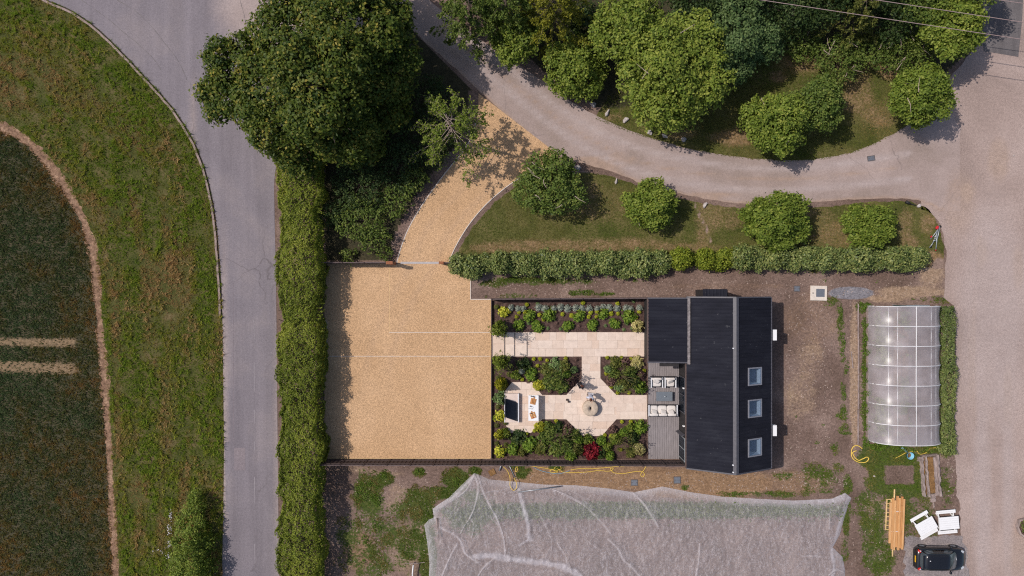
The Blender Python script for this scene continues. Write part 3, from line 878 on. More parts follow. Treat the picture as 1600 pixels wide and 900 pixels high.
# roads
struct(sheet('asphalt_road', ROAD_L + ROAD_R, 0.012, M['asphalt'], 12, {'pink': lambda x, y: blobs(x, y, [(430, 5, 90, 75, .95), (520, 30, 120, 90, 1.0), (440, 500, 8, 500, .7), (350, 660, 8, 260, .75), (300, 180, 6, 60, .5)])}), 'grey asphalt road curving past the grass verge')
LANE = LANE_U + [(1500, 200), (1500, 330)] + LANE_D
def a_worn(x, y):
    mid = smooth_line([(640, -20), (700, 45), (800, 130), (900, 205), (1000, 252), (1100, 272), (1200, 280), (1300, 275), (1400, 262)], 4)
    r = np.clip(1.0 - np.abs(seg_dist(x, y, mid)) / 9, 0, 1) * .6
    low = [(1280, 305), (1310, 304), (1390, 298)]
    e = np.clip(1.0 - seg_dist(x, y, LANE_D) / 9, 0, 1) * .7
    return np.maximum(np.maximum(r, e), blobs(x, y, [(1512, 300, 12, 18, .8), (1532, 395, 10, 30, .75), (1520, 560, 8, 120, .6), (1575, 620, 10, 60, .6), (1560, 250, 20, 40, .6), (1590, 420, 12, 40, .6), (1500, 320, 30, 60, .5), (1530, 420, 30, 60, .35), (1545, 680, 14, 160, .35), (1590, 860, 20, 50, .5), (930, 255, 60, 12, .8), (1100, 305, 60, 8, .7)]))
def a_tyre(x, y):
    t1 = smooth_line([(700, 62), (800, 148), (900, 222), (1000, 268), (1100, 290), (1200, 298), (1300, 292), (1420, 280)], 4)
    t2 = smooth_line([(700, 34), (800, 112), (900, 186), (1000, 232), (1100, 254), (1200, 264), (1300, 258), (1420, 240)], 4)
    r = np.maximum(np.clip(1 - seg_dist(x, y, t1) / 11, 0, 1), np.clip(1 - seg_dist(x, y, t2) / 11, 0, 1)) * .8
    return np.maximum(r, blobs(x, y, [(1550, 500, 60, 200, .5), (1535, 770, 16, 200, .55), (1575, 700, 12, 240, .5)]))
YARD = [(1538, -60), (1534, 40), (1516, 84), (1480, 125), (1440, 170), (1440, 325), (1458, 335), (1468, 352), (1476, 374), (1478, 400), (1476, 440), (1474, 466), (1490, 478), (1493, 560), (1492, 640), (1490, 700),
        (1494, 760), (1500, 810), (1504, 850), (1506, 980), (1720, 980), (1720, -60)]
struct(sheet('gravel_yard', YARD, 0.006, M['yard'], 8, {'worn': a_worn, 'tyre': a_tyre}, jitter=1.2, step=7), 'pale pink gravel yard')
struct(sheet('lane', LANE, 0.011, M['lane'], 8, {'worn': a_worn, 'tyre': a_tyre}, jitter=0.5), 'worn pinkish lane sweeping between the lawns')
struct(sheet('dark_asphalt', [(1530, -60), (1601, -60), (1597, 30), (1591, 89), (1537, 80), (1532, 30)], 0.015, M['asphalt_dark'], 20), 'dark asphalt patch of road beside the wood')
struct(sheet('parking_gravel', [(1413, 838), (1500, 836), (1512, 860), (1514, 980), (1412, 980)], 0.010, M['grey_gravel'], 10, jitter=1.4, step=5), 'grey gravel parking patch under the black car')
for i, q in enumerate([[(352, 691), (371, 690), (372, 800), (353, 800)], [(366, 700), (383, 700), (383, 735), (366, 735)]]):
    struct(sheet('road_patch', q, 0.015 + .002 * i, M['asphalt_patch'] if i else M['asphalt'], 14, jitter=.3), 'repaired patch in the asphalt road')
for x0, y0, y1 in ((396.5, 500, 530), (396.8, 566, 612), (397, 640, 662), (397.2, 690, 704), (397.4, 745, 790), (397.6, 850, 880), (364, 440, 690)):
    struct(sheet('road_joint', [(x0, y0), (x0 + .7, y0), (x0 + 1.2, y1), (x0 + .5, y1)], 0.0165, M['asphalt_patch'] if x0 < 390 else M['pale_seam'], 60, jitter=.12), 'thin seam running along the asphalt road')
for ln in ([(120, -5), (150, 16), (172, 32), (190, 48), (215, 68), (240, 92), (252, 110)], [(183, 0), (215, 20), (240, 45), (258, 68), (275, 90), (287, 112), (292, 125)], [(375, 0), (382, 25), (385, 45)]):
    struct(strip(smooth_line(ln, 5), lambda t: .28 + .12 * math.sin(t * 40), 'road_crack', 0.0165, M['iron'], .12, 8), 'fine dark crack in the asphalt road')
kb = np.array(ROAD_L[:62])
def kerb_strip(name, off, wid, h, z0, mat):
    d = np.gradient(kb, axis=0); d /= np.linalg.norm(d, axis=1, keepdims=True)
    n = np.stack([d[:, 1], -d[:, 0]], 1)
    if n[30, 0] > 0: n = -n
    rg_ = np.random.default_rng(8)
    rings = []
    for p, q in zip(kb, n):
        o = off + rg_.normal(0, .25)
        a = p + q * o; b = p + q * (o + wid)
        A = P(*a); B = P(*b)
        rings.append([(A[0], A[1], z0), (A[0], A[1], h), (B[0], B[1], h), (B[0], B[1], z0)])
    return MB().loft(rings, True, True).build(name, mat, fix=True)
struct(kerb_strip('kerb', 2.0, 3.2, 0.10, 0.0, M['kerb']), 'low weathered kerb along the curve of the road')
struct(kerb_strip('gutter', 0.0, 1.7, 0.018, 0.0, M['kerb_soil']), 'dark dirt filled gutter beside the kerb')

# driveway
M['threshold'] = simple('threshold_stone', (.45, .41, .4), .8, .15, 5)
DRIVE = DRIVE_L + DRIVE_R
PARK = [(507, 412), (733, 412), (735, 432), (735, 467), (767, 468), (767, 716), (507, 716)]
def a_court(x, y):
    l1 = smooth_line([(560, 690), (575, 560), (610, 470), (645, 412), (672, 350), (740, 280), (800, 225)], 5); l2 = smooth_line([(600, 690), (612, 560), (645, 470), (680, 412), (700, 365), (770, 290), (830, 240)], 5)
    return np.maximum(np.clip(1 - seg_dist(x, y, l1) / 10, 0, 1), np.clip(1 - seg_dist(x, y, l2) / 10, 0, 1)) * .6 * np.clip((700 - y) / 150, 0, 1)
drv = struct(sheet('driveway', DRIVE, 0.020, M['resin'], 8, {'tyre': a_court}), 'curving driveway of golden bonded gravel')
prk = struct(sheet('parking_court', PARK, 0.020, M['resin'], 9, {'tyre': a_court}), 'square parking court of golden bonded gravel')
def edge(pts, w, parent, name='edging', z=0.035, mat='edging'):
    rings = []
    pts = np.array(pts); d = np.gradient(pts, axis=0); d /= np.linalg.norm(d, axis=1, keepdims=True) + 1e-9
    n = np.stack([-d[:, 1], d[:, 0]], 1)
    for p, q in zip(pts, n):
        A = P(*(p + q * w / 2)); B = P(*(p - q * w / 2))
        rings.append([(A[0], A[1], 0), (A[0], A[1], z), (B[0], B[1], z), (B[0], B[1], 0)])
    return MB().loft(rings).build(name, M[mat], parent, fix=True)
edge(DRIVE_L[:-8], 1.0, drv); edge(DRIVE_R[6:], 1.0, drv)
edge([(608, 519.3), (687, 519.3), (766, 519.3)], 0.6, prk, z=0.026); edge([(508, 556.5), (640, 556.5), (766.5, 556.5)], 0.6, prk, z=0.026)
edge([(609, 417), (609, 470), (609, 519)], 0.5, prk, z=0.023, mat='pine_pale'); edge([(511, 500), (511, 530), (511, 556)], 0.6, prk, z=0.026)
edge([(735.3, 432), (735.3, 450), (735.3, 467)], 0.9, prk, z=0.05)
edge([(735, 467.6), (751, 467.6), (767, 467.6)], 0.9, prk, z=0.05)
edge([(508, 716), (640, 716), (766, 716)], 0.7, prk, z=0.03, mat='pine_pale')
edge([(766.2, 469), (766.2, 600), (766.2, 715)], 0.6, prk, z=0.03, mat='pine_pale')
edge([(626, 410.6), (657, 410.6), (688, 410.6)], 3.2, prk, 'threshold', 0.045, 'threshold')

# lawns
LAWN_A = [(706, 411)] + [(x + 7, y + 4) for x, y in DRIVE_R[::-1]][2:-6] + [(868, 262), (905, 266), (950, 274), (985, 286), (1015, 298), (1060, 311), (1110, 320), (1160, 326), (1230, 327), (1300, 322), (1360, 316),
          (1400, 314), (1425, 315), (1445, 324), (1460, 340), (1469, 360), (1475, 385), (1474, 420), (1450, 418), (1200, 416), (950, 416)]
def a_dryA(x, y):
    return blobs(x, y, [(860, 385, 120, 12, .58), (960, 382, 90, 11, .6), (1060, 386, 60, 8, .55), (760, 388, 30, 8, .6), (1300, 365, 36, 26, .44), (1285, 340, 22, 16, .4), (1100, 355, 14, 45, .5), (1415, 350, 14, 26, .5), (1420, 380, 18, 14, .55),
                        (1450, 350, 14, 16, .6), (930, 330, 60, 20, .35), (900, 300, 60, 20, .4), (1130, 340, 40, 20, .4), (1250, 335, 30, 10, .5), (1455, 405, 20, 14, .95)])
def a_bareA(x, y):
    r = blobs(x, y, [(1467, 420, 12, 18, .9), (905, 268, 24, 6, .7)])
    return np.maximum(r, np.clip(1 - seg_dist(x, y, smooth_line([(1086, 318), (1092, 335), (1103, 355), (1110, 378)], 4)) / 6, 0, 1) * .8)
struct(sheet('lawn', LAWN_A, 0.006, M['lawn'], 6, {'dry': a_dryA, 'bare': a_bareA}, jitter=1.0, step=6), 'patchy lawn between the lane and the laurel hedge')
LAWN_B = [(930, 186), (985, 208), (1038, 223), (1080, 235), (1130, 244), (1180, 250), (1230, 253), (1282, 250), (1332, 240), (1372, 223), (1404, 206), (1432, 186), (1455, 150), (1470, 110), (1440, 60), (1380, 60), (1250, 62), (1180, 100), (1110, 150), (1010, 130), (950, 150)]
def a_dryB(x, y):
    return blobs(x, y, [(1250, 100, 40, 16, .6), (1340, 150, 24, 34, .6), (1370, 180, 30, 20, .5), (1330, 110, 40, 20, .5), (1150, 215, 40, 14, .7), (1060, 210, 30, 8, .5), (1215, 120, 16, 10, .6), (1390, 110, 20, 14, .8), (960, 185, 16, 8, .5)])
struct(sheet('lawn', LAWN_B, 0.006, M['lawn'], 6, {'dry': a_dryB, 'leafmould': lambda x, y: np.clip(blobs(x, y, [(1300, 62, 150, 18, 1.0), (960, 150, 40, 20, .9)]), 0, 1)}, jitter=1.0, step=6), 'lawn with dry patches among the trees above the lane')

# grass and crop cover (nobody could count it)
rg = np.random.default_rng(21)
x, y = scatter([p for p in VERGE if p[1] > -70], 125000, rg)
k = (x > -30) & (y < 930) & (seg_dist(x, y, MARG_C) > 5.0 - 3 * np.clip(y / 900, 0, 1) + rg.exponential(1.6, len(x))); x, y = x[k], y[k]
pat = fbm(x / 70, y / 55, 4, 4)
green = np.clip(1 - np.abs(x - (303 + 18 * np.sin(y / 60) + (y - 450) * .02)) / 26, 0, 1) * (y > 180) * .5
nearroad = np.clip(1 - seg_dist(x, y, ROAD_L) / 70, 0, 1) * (y < 260) * .25
stripe = np.exp(-((x - 222 - (y - 600) * .02) / 14) ** 2) * .28 * (y > 430) - np.exp(-((x - 272) / 26) ** 2) * .2 * (y > 300) - np.exp(-((x - 345 + 8) / 6) ** 2) * .3 * (y > 450)
finep = fbm(x / 9, y / 9, 15, 2) - .5
mdv = np.clip(1 - seg_dist(x, y, MARG_C) / 14, 0, 1) * .5
pat2 = fbm(x / 26, y / 40, 41, 3)
drd = seg_dist(x, y, ROAD_L)
along = fbm(drd / 11, y / 150 + x / 300, 88, 3)
tint = np.clip(0.66 + (pat - .5) * 2.2 + (along - .5) * 1.9 + (pat2 - .5) * .8 - mdv + stripe + finep * .8 + green + nearroad + np.clip((260 - x) / 260, 0, 1) * .1, 0, 1)
ht = 0.03 + 0.34 * np.clip(fbm(x / 7, y / 7, 9, 2) - .28, 0, 1) + .1 * (rg.random(len(x)) < .04)
# coarse tussocks and broad weeds standing above the sward
tx_, ty_ = scatter([p for p in VERGE if p[1] > -70], 16000, rg)
kk = (tx_ > -30) & (ty_ < 930) & (seg_dist(tx_, ty_, MARG_C) > 9) & (fbm(tx_ / 30, ty_ / 30, 61, 3) > .44)
tx_, ty_ = tx_[kk], ty_[kk]
dr_ = seg_dist(tx_, ty_, ROAD_L)
tt_ = np.clip(.6 + (fbm(dr_ / 11, ty_ / 150 + tx_ / 300, 88, 3) - .5) * 1.6 + (fbm(tx_ / 45, ty_ / 60, 67, 3) - .5) * 2.4 + np.clip(1 - dr_ / 45, 0, 1) * .5, 0, 1)
tag(obj('verge_tussocks', blades('verge_tussocks', (tx_ - 800) * S, (450 - ty_) * S, .13 + .2 * vnoise(tx_ / 12, ty_ / 12, 5), 0.06, 9, M['grass'], tt_, rg, 0.007, .75)), 'coarse tussocks standing up from the roadside verge', 'grass', None, 'stuff')
tag(obj('verge_grass', blades('verge_grass', (x - 800) * S, (450 - y) * S, ht, 0.045, 3, M['grass'], tint, rg, 0.007, .55)), 'long mixed grass covering the roadside verge', 'grass', None, 'stuff')
x, y = scatter([p for p in FIELD], 95000, rg)
k = (x > -40) & (y < 930); x, y = x[k], y[k]
tr = a_tram(x, y); k = (rg.random(len(x)) > tr * .85) & (seg_dist(x, y, MARG_C) > 4.5 - 2.5 * np.clip(y / 900, 0, 1) + rg.exponential(2.2, len(x))); x, y = x[k], y[k]
pat = fbm(x / 60, y / 60, 31, 4)
md = seg_dist(x, y, MARG_C)
tint = np.clip(0.6 + (pat - .5) * 1.5 + (fbm(x / 7, y / 7, 19, 2) - .5) * .7 - np.clip(1 - md / 26, 0, 1) * .45, 0, 1)
tag(obj('crop_leaves', blades('crop_leaves', (x - 800) * S, (450 - y) * S, 0.05 + .14 * vnoise(x / 5, y / 5, 4), 0.055, 3, M['crop'], tint, rg, 0.004, .6)), 'low dark crop leaves filling the field', 'crop', None, 'stuff')
x, y = scatter(LAWN_A, 42000, rg)
tint = np.clip(.75 - a_dryA(x, y) * .7 - (fbm(x / 40, y / 40, 5) - .4) * .9, 0, 1)
k = (a_bareA(x, y) < .4) & (rg.random(len(x)) > a_dryA(x, y) * .5); x, y, tint = x[k], y[k], tint[k]
tag(obj('lawn_grass', blades('lawn_grass', (x - 800) * S, (450 - y) * S, 0.055, 0.03, 3, M['lawn_grass'], tint, rg, 0.006)), 'short mown grass on the lawn beside the laurel hedge', 'grass', None, 'stuff')
x, y = scatter(LAWN_B, 42000, rg)
tint = np.clip(.7 - a_dryB(x, y) * .7 - (fbm(x / 40, y / 40, 6) - .4) * .9, 0, 1)
k = (rg.random(len(x)) > a_dryB(x, y) * .5) & (y > 80); x, y, tint = x[k], y[k], tint[k]
tag(obj('lawn_grass', blades('lawn_grass', (x - 800) * S, (450 - y) * S, 0.06, 0.03, 3, M['lawn_grass'], tint, rg, 0.006)), 'short grass on the lawn under the trees above the lane', 'grass', None, 'stuff')
# rough grass and weeds on the soil
x = rg.uniform(500, 1520, 150000); y = rg.uniform(420, 930, 150000)
blocked = inside(x, y, PARK) | ((x > 767) & (x < 1210) & (y > 465) & (y < 722)) | inside(x, y, NET) | inside(x, y, YARD) | ((x > 1352) & (x < 1470) & (y > 474) & (y < 690)) | ((x < 505) & (y < 440))
g = a_grass(x, y) + (fbm(x / 9, y / 9, 77, 3) - .5) * 1.3 + (fbm(x / 28, y / 28, 78, 2) - .5) * 1.5
k = (g > .6) & (a_grass(x, y) > .08) & ~blocked & ((x < 1412) | (x > 1510) | (y < 838))
x, y = x[k], y[k]
tint = np.clip(.45 + (fbm(x / 20, y / 20, 3) - .5) * 1.2 - np.clip((x < 690) * (fbm(x / 25, y / 25, 13) - .36) * 4.0, 0, .8), 0, 1)
ht = 0.06 + .07 * vnoise(x / 14, y / 14, 8)
wk = a_grass(x, y) > .3
tag(obj('rough_grass', blades('rough_grass', (x - 800) * S, (450 - y) * S, ht, 0.035, 4, M['lawn_grass'], np.clip(tint + .35, 0, 1), rg, 0.0)), 'patches of rough grass and weeds growing on the bare soil', 'grass', None, 'stuff')
# leafy weeds along the tunnel, the edging and the plot
def weed_patch(spots, name, label, ln=0.09, mat='weed', seed=1, dens=60, hh=.14):
    rg = np.random.default_rng(seed)
    C = []
    for x0, y0, rx, ry, d in spots:
        n = int(dens * d * rx * ry / 20)
        a = rg.uniform(0, 6.283, n); q = np.sqrt(rg.random(n))
        px = x0 + rx * q * np.cos(a); py = y0 + ry * q * np.sin(a)
        ok = fbm(px / 6, py / 6, seed, 2) > .28 + .3 * q * q + .1 * rg.random(n)
        px, py = px[ok], py[ok]
        C.append(np.stack([(px - 800) * S, (450 - py) * S, rg.uniform(.02, hh, len(px)) * (1.2 - q[ok])], 1))
    C = np.concatenate(C)
    N = rg.normal(0, .5, C.shape) + np.array([0, 0, .8])
    tag(obj(name, leaf_mesh(name, C, N, ln, ln * .6, .5 + rg.normal(0, .2, len(C)), M[mat], rg)), label, 'weeds', None, 'stuff')
weed_patch([(1312, 485, 5, 12, 1), (1313, 505, 6, 14, 1), (1315, 530, 7, 16, 1), (1316, 553, 6, 14, 1), (1323, 575, 4, 14, .9), (1316, 608, 5, 12, .9), (1318, 620, 4, 8, .7), (1315, 645, 10, 8, 1), (1310, 652, 8, 6, .8), (1318, 672, 9, 7, 1), (1325, 676, 6, 4, .8)],
           'weeds', 'ragged line of green weeds beside the sandy strip', seed=2, hh=.3)
weed_patch([(1349, 478, 9, 6, 1), (1351, 505, 6, 10, 1), (1350, 530, 5, 14, 1), (1353, 550, 9, 9, 1), (1349, 575, 5, 14, .9), (1350, 595, 5, 8, .9), (1353, 612, 9, 9, 1), (1351, 640, 5, 14, .9), (1353, 665, 6, 8, 1), (1352, 690, 8, 10, 1), (1372, 697, 16, 8, 1), (1410, 702, 26, 5, .7), (1455, 702, 20, 5, .8)],
           'weeds', 'tall weeds hugging the west side of the polytunnel', seed=3, hh=.5, ln=.12)
weed_patch([(572, 770, 20, 22, 1), (590, 780, 12, 12, 1), (602, 740, 9, 7, 1), (588, 822, 12, 14, .7), (567, 880, 7, 7, 1), (570, 842, 6, 8, .8), (655, 738, 9, 6, 1), (712, 752, 8, 10, .7), (742, 735, 8, 6, .7)],
           'weeds', 'broad leaved weeds on the rough plot beside the long hedge', seed=4, hh=.25)
weed_patch([(1275, 738, 20, 12, .6), (1310, 733, 6, 6, .8), (1222, 742, 16, 4, .7), (1276, 693, 5, 4, 1), (1300, 697, 6, 4, .6), (1325, 790, 5, 8, .8), (1322, 818, 5, 8, .8), (1324, 750, 7, 12, .9), (1286, 664, 3, 3, 1), (1243, 651, 3, 3, 1), (1216, 770, 30, 3, .8), (1150, 771, 20, 3, .8), (1070, 763, 5, 3, .9),
            (910, 457, 18, 5, .8), (945, 459, 14, 3, .8), (1295, 475, 10, 4, .8), (1373, 440, 6, 3, .6), (1288, 438, 4, 3, .7), (992, 438, 5, 4, 1), (830, 437, 50, 3, .8), (810, 727, 9, 4, 1), (870, 730, 8, 5, 1), (815, 742, 8, 4, 1)],
           'weeds', 'scattered weeds on the bare soil around the house', seed=5, hh=.15)
# fallen stones and pale grit on the soil
def grit(spots, name, label, seed, size, mat):
    rg = np.random.default_rng(seed); Cs = []
    for x0, y0, x1, y1, n in spots:
        Cs.append(np.stack([(rg.uniform(x0, x1, n) - 800) * S, (450 - rg.uniform(y0, y1, n)) * S, np.full(n, .012)], 1))
    C = np.concatenate(Cs); n = len(C)
    sz = size * rg.uniform(.5, 1.6, n)[:, None]
    base = np.array([[-1, -.7, -.6], [1, -.8, -.6], [.9, .8, -.6], [-.8, .9, -.6], [.1, 0, .7]])
    a = rg.uniform(0, 6.283, n); ca, sa = np.cos(a)[:, None], np.sin(a)[:, None]
    bx = base[None, :, 0] * ca - base[None, :, 1] * sa * .8; by = base[None, :, 0] * sa + base[None, :, 1] * ca * .8
    V = np.stack([C[:, 0:1] + bx * sz, C[:, 1:2] + by * sz, C[:, 2:3] + base[None, :, 2] * sz * .6], 2).reshape(-1, 3)
    f = np.array([[0, 1, 4], [1, 2, 4], [2, 3, 4], [3, 0, 4]])
    F = (np.arange(n)[:, None, None] * 5 + f[None]).reshape(-1, 3)
    tag(obj(name, mesh_np(name, V, F, M[mat])), label, 'pebbles', None, 'stuff')
grit([(1225, 465, 1300, 720, 420), (1210, 735, 1330, 765, 160), (800, 738, 1200, 768, 340), (760, 436, 1460, 464, 380), (520, 726, 690, 890, 260), (1325, 470, 1350, 700, 160), (1330, 770, 1410, 890, 140), (1480, 700, 1495, 800, 30)],
     'pebbles', 'scattered pale pebbles on the bare soil', 6, 0.036, 'grit')

# ------------------------------------------------------------------ the house
def corrugated(name, mat, parent, origin, udir, vdir, ndir, U, Vv, holes=(), pitch=0.26, amp=0.022):
    """ribbed metal roof sheet: ribs run along v; holes are (u0, u1, v0, v1)"""
    o = Vector(origin); u = Vector(udir); v = Vector(vdir); n = Vector(ndir)
    vs = [0.0, Vv]
    for h in holes: vs += [h[2], h[3]]
    vs = sorted(set(round(a, 4) for a in vs))
    us = []
    k = int(U / pitch)
    for i in range(k + 1):
        b = U * i / k
        us += [(b, 0.0)]
        if i < k:
            d = U / k
            us += [(b + d * .62, 0.0), (b + d * .72, amp), (b + d * .9, amp)]
    for h in holes:
        us += [(h[0], 0.0), (h[1], 0.0)]
    us = sorted(us)
    verts, faces = [], []
    for a, z in us:
        for b in vs:
            verts.append(tuple(o + u * a + v * b + n * z))
    m = len(vs)
    for i in range(len(us) - 1):
        uc = (us[i][0] + us[i + 1][0]) / 2
        for j in range(m - 1):
            vc = (vs[j] + vs[j + 1]) / 2
            if any(h[0] < uc < h[1] and h[2] < vc < h[3] for h in holes): continue
            faces.append((i * m + j, (i + 1) * m + j, (i + 1) * m + j + 1, i * m + j + 1))
    return MB().add(verts, faces).build(name, mat, parent)

M['sash'] = simple('grey_sash', (0.24, 0.24, 0.27), .5, .1, 6)
def build_house():
    x0, x1 = P(1060, 0)[0], P(1186, 0)[0]            # outer faces of the long walls
    yN, yS = P(0, 464)[1], P(0, 718.5)[1]
    E, RZ = 2.5, 4.2
    xm = (x0 + x1) / 2
    t = thing('house', 'long black house with ribbed metal roof and three roof windows', 'house', (xm, (yN + yS) / 2, 0))
    cx, cy = xm, (yN + yS) / 2
    def Q(x, y): return x - cx, y - cy
    a0, b0 = Q(x0, yS); a1, b1 = Q(x1, yN)
    # walls: four thin slabs with gables, hollow inside so the roof windows look into a room
    w = 0.22
    MB().box((a0 + w / 2 + .05, 0, E / 2), (w, b1 - b0 - .1, E)).build('wall', M['cladding'], t)
    MB().box((a1 - w / 2 - .05, 0, E / 2), (w, b1 - b0 - .1, E)).build('wall', M['cladding'], t)
    for yy in (b0 + .16, b1 - .16):
        prof = [(a0 + .1, 0), (a1 - .1, 0), (a1 - .1, E - .04), (0, RZ - .06), (a0 + .1, E - .04)]
        vs = [(p, yy - .1, q) for p, q in prof] + [(p, yy + .1, q) for p, q in prof]
        n = 5
        MB().add(vs, [tuple(range(n)), tuple(range(2 * n - 1, n - 1, -1))] + [(i, n + i, n + (i + 1) % n, (i + 1) % n) for i in range(n)]).build('gable', M['cladding'], t, fix=True)
    MB().box((0, 0, 0.03), (a1 - a0 - .6, b1 - b0 - .6, .06)).build('floor', M['dark_room'], t)
    # roof slopes
    L = b1 - b0
    half = a1
    sl = math.hypot(half, RZ - E)
    vW = Vector((half, 0, RZ - E)).normalized(); nW = Vector((-(RZ - E), 0, half)).normalized()
    vE = Vector((-half, 0, RZ - E)).normalized(); nE = Vector(((RZ - E), 0, half)).normalized()
    rw = corrugated('roof', M['roof'], t, (a0, b0, E), (0, 1, 0), vW, nW, L, sl)
    sky = []
    for py in (588, 638, 699):
        cyp = P(0, py, 3.35)[1] - cy
        cu = cyp - b0
        sky.append((cu - .62, cu + .62, sl * .30, sl * .30 + 1.3))
    re = corrugated('roof', M['roof'], t, (a1, b0, E), (0, 1, 0), vE, nE, L, sl, sky)
    # underside so light does not leak
    # ridge cap and verges
    MB().prism([(-.19, RZ - .07), (0, RZ + .05), (.19, RZ - .07), (0, RZ - .02)], 0, 1).mesh('tmp')
    cap = MB(); prof = [(-.21, RZ - .045), (0, RZ + .065), (.21, RZ - .045), (0, RZ + .02)]
    vs = [(p, b0 - .03, q) for p, q in prof] + [(p, b1 + .03, q) for p, q in prof]
    cap.add(vs, [(0, 1, 2, 3), (7, 6, 5, 4), (0, 4, 5, 1), (1, 5, 6, 2), (2, 6, 7, 3), (3, 7, 4, 0)]).build('ridge_cap', M['roof_trim'], t, fix=True)
    for yy in (b0 - .02, b1 + .02):
        for s in (-1, 1):
            mb = MB()
            p = [(s * half * 1.0, E - .08), (s * half, E + .03), (s * .02, RZ + .03), (s * .02, RZ - .08)]
            vs = [(a, yy - .05, b) for a, b in p] + [(a, yy + .05, b) for a, b in p]
            mb.add(vs, [(0, 1, 2, 3), (7, 6, 5, 4), (0, 4, 5, 1), (1, 5, 6, 2), (2, 6, 7, 3), (3, 7, 4, 0)]).build('verge_trim', M['roof_trim'], t, fix=True)
    # gutters and eave boards
    for s, mt in ((-1, 'brown_trim'), (1, 'roof_trim')):
        MB().box((s * (half + .035), 0, E - .05), (.09, L, .1)).build('gutter', M[mt], t)
    # roof windows
    for (u0, u1, v0, v1) in sky:
        def pt(u, v, h): return tuple(Vector((a1, b0, E)) + Vector((0, 1, 0)) * u + vE * v + nE * h)
        wn_ = bpy.data.objects.new('roof_window', None); link(wn_, t)
        fr = MB()
        for (ua, ub, va, vb) in ((u0 - .04, u1 + .04, v0 - .05, v0 + .05), (u0 - .04, u1 + .04, v1 - .05, v1 + .05), (u0 - .04, u0 + .05, v0 + .05, v1 - .05), (u1 - .05, u1 + .04, v0 + .05, v1 - .05)):
            c = [(ua, va), (ub, va), (ub, vb), (ua, vb)]
            fr.add([pt(a, b, -.02) for a, b in c] + [pt(a, b, .075) for a, b in c], [(3, 2, 1, 0), (4, 5, 6, 7), (0, 1, 5, 4), (1, 2, 6, 5), (2, 3, 7, 6), (3, 0, 4, 7)])
        fr.build('frame', M['sash'], wn_, fix=True)
        fl = MB()
        for (ua, ub, va, vb) in ((u0 - .2, u1 + .2, v1 + .07, v1 + .3), (u0 - .16, u0 - .06, v0 - .15, v1 + .07), (u1 + .06, u1 + .16, v0 - .15, v1 + .07)):
            c = [(ua, va), (ub, va), (ub, vb), (ua, vb)]
            fl.add([pt(a, b, .018) for a, b in c] + [pt(a, b, .03) for a, b in c], [(3, 2, 1, 0), (4, 5, 6, 7), (0, 1, 5, 4), (1, 2, 6, 5), (2, 3, 7, 6), (3, 0, 4, 7)])
        fl.build('flashing', M['roof'], wn_, fix=True)
        c = [(u0 + .05, v0 + .05), (u1 - .05, v0 + .05), (u1 - .05, v1 - .05), (u0 + .05, v1 - .05)]
        MB().add([pt(a, b, .05) for a, b in c] + [pt(a, b, .062) for a, b in c], [(3, 2, 1, 0), (4, 5, 6, 7), (0, 1, 5, 4), (1, 2, 6, 5), (2, 3, 7, 6), (3, 0, 4, 7)]).build('pane', M['pane'], wn_, fix=True)
        rv = MB()
        top = [pt(a, b, -.02) for a, b in c]
        bot = [(p[0], p[1], 2.25) for p in top]
        rv.add(top + bot, [(0, 1, 5, 4), (1, 2, 6, 5), (2, 3, 7, 6), (3, 0, 4, 7)]).build('reveal', M['white_frame'], wn_)
        MB().add([(p[0], p[1], 2.24) for p in top] + [(p[0], p[1], 2.2) for p in top], [(0, 1, 2, 3), (7, 6, 5, 4)]).build('blind', M['bluegrey_blind'], wn_)
    # white flue boxes on the east wall
    for py in (523, 671.5):
        yy = P(0, py, 2.0)[1] - cy
        MB().box((a1 + .34, yy, 2.1), (.3, .8, .5)).build('wall_box', M['white_paint'], t)
        MB().box((a1 + .08, yy, 2.0), (.24, .5, .2)).build('wall_bracket', M['galv'], t)
    # west glazing towards the deck
    for py0, py1, mt in ((585, 640, 'roof_trim'), (676, 712, 'galv')):
        ya, yb = P(0, py1)[1] - cy, P(0, py0)[1] - cy
        d = bpy.data.objects.new('patio_door', None); link(d, t)
        MB().box((a0 + .02, (ya + yb) / 2, 1.05), (.05, yb - ya - .16, 1.98)).build('pane', M['pane'], d)
        fb = MB()
        for yy in (ya + .04, (ya + yb) / 2, yb - .04): fb.box((a0 - .0, yy, 1.05), (.07, .05, 2.1))
        for zz in (.06, 2.06): fb.box((a0 - .002, (ya + yb) / 2, zz), (.08, yb - ya, .05))
        fb.build('frame', M[mt], d)
    # open door leaf
    MB().box((a0 - .12, P(0, 672)[1] - cy, 1.0), (.3, .05, 2.0), rz=.35).build('door_leaf', M['roof_trim'], t)
    # wall lamps
    for py in (601, 658): MB().box((a0 - .06, P(0, py)[1] - cy, 1.9), (.12, .1, .25)).build('wall_lamp', M['white_paint'], t)
    # north porch canopy
    ya = P(0, 464)[1] - cy
    MB().box((P(1117, 0, 2.2)[0] - cx, ya + .32, 1.25), (1.75, .5, 2.5)).build('porch', M['cladding'], t)
    corrugated('porch_roof', M['roof'], t, (P(1098, 0, 2.5)[0] - cx, ya + .62, 2.52), (1, 0, 0), (0, -1, .12), (0, 0, 1), 1.82, .62)
    # lower wing to the west
    wx0 = P(1013, 0, 2.45)[0] - cx; wx1 = a0 + .02
    wy1 = P(0, 466.5, 2.45)[1] - cy; wy0 = P(0, 565.5, 2.45)[1] - cy
    MB().box(((wx0 + wx1) / 2 + .06, (wy0 + wy1) / 2, 1.12), (wx1 - wx0 - .18, wy1 - wy0 - .16, 2.24)).build('wing_wall', M['cladding'], t)
    vd = Vector((wx1 - wx0 + .1, 0, .3)); sl2 = vd.length; vd.normalize(); nd = Vector((-vd.z, 0, vd.x))
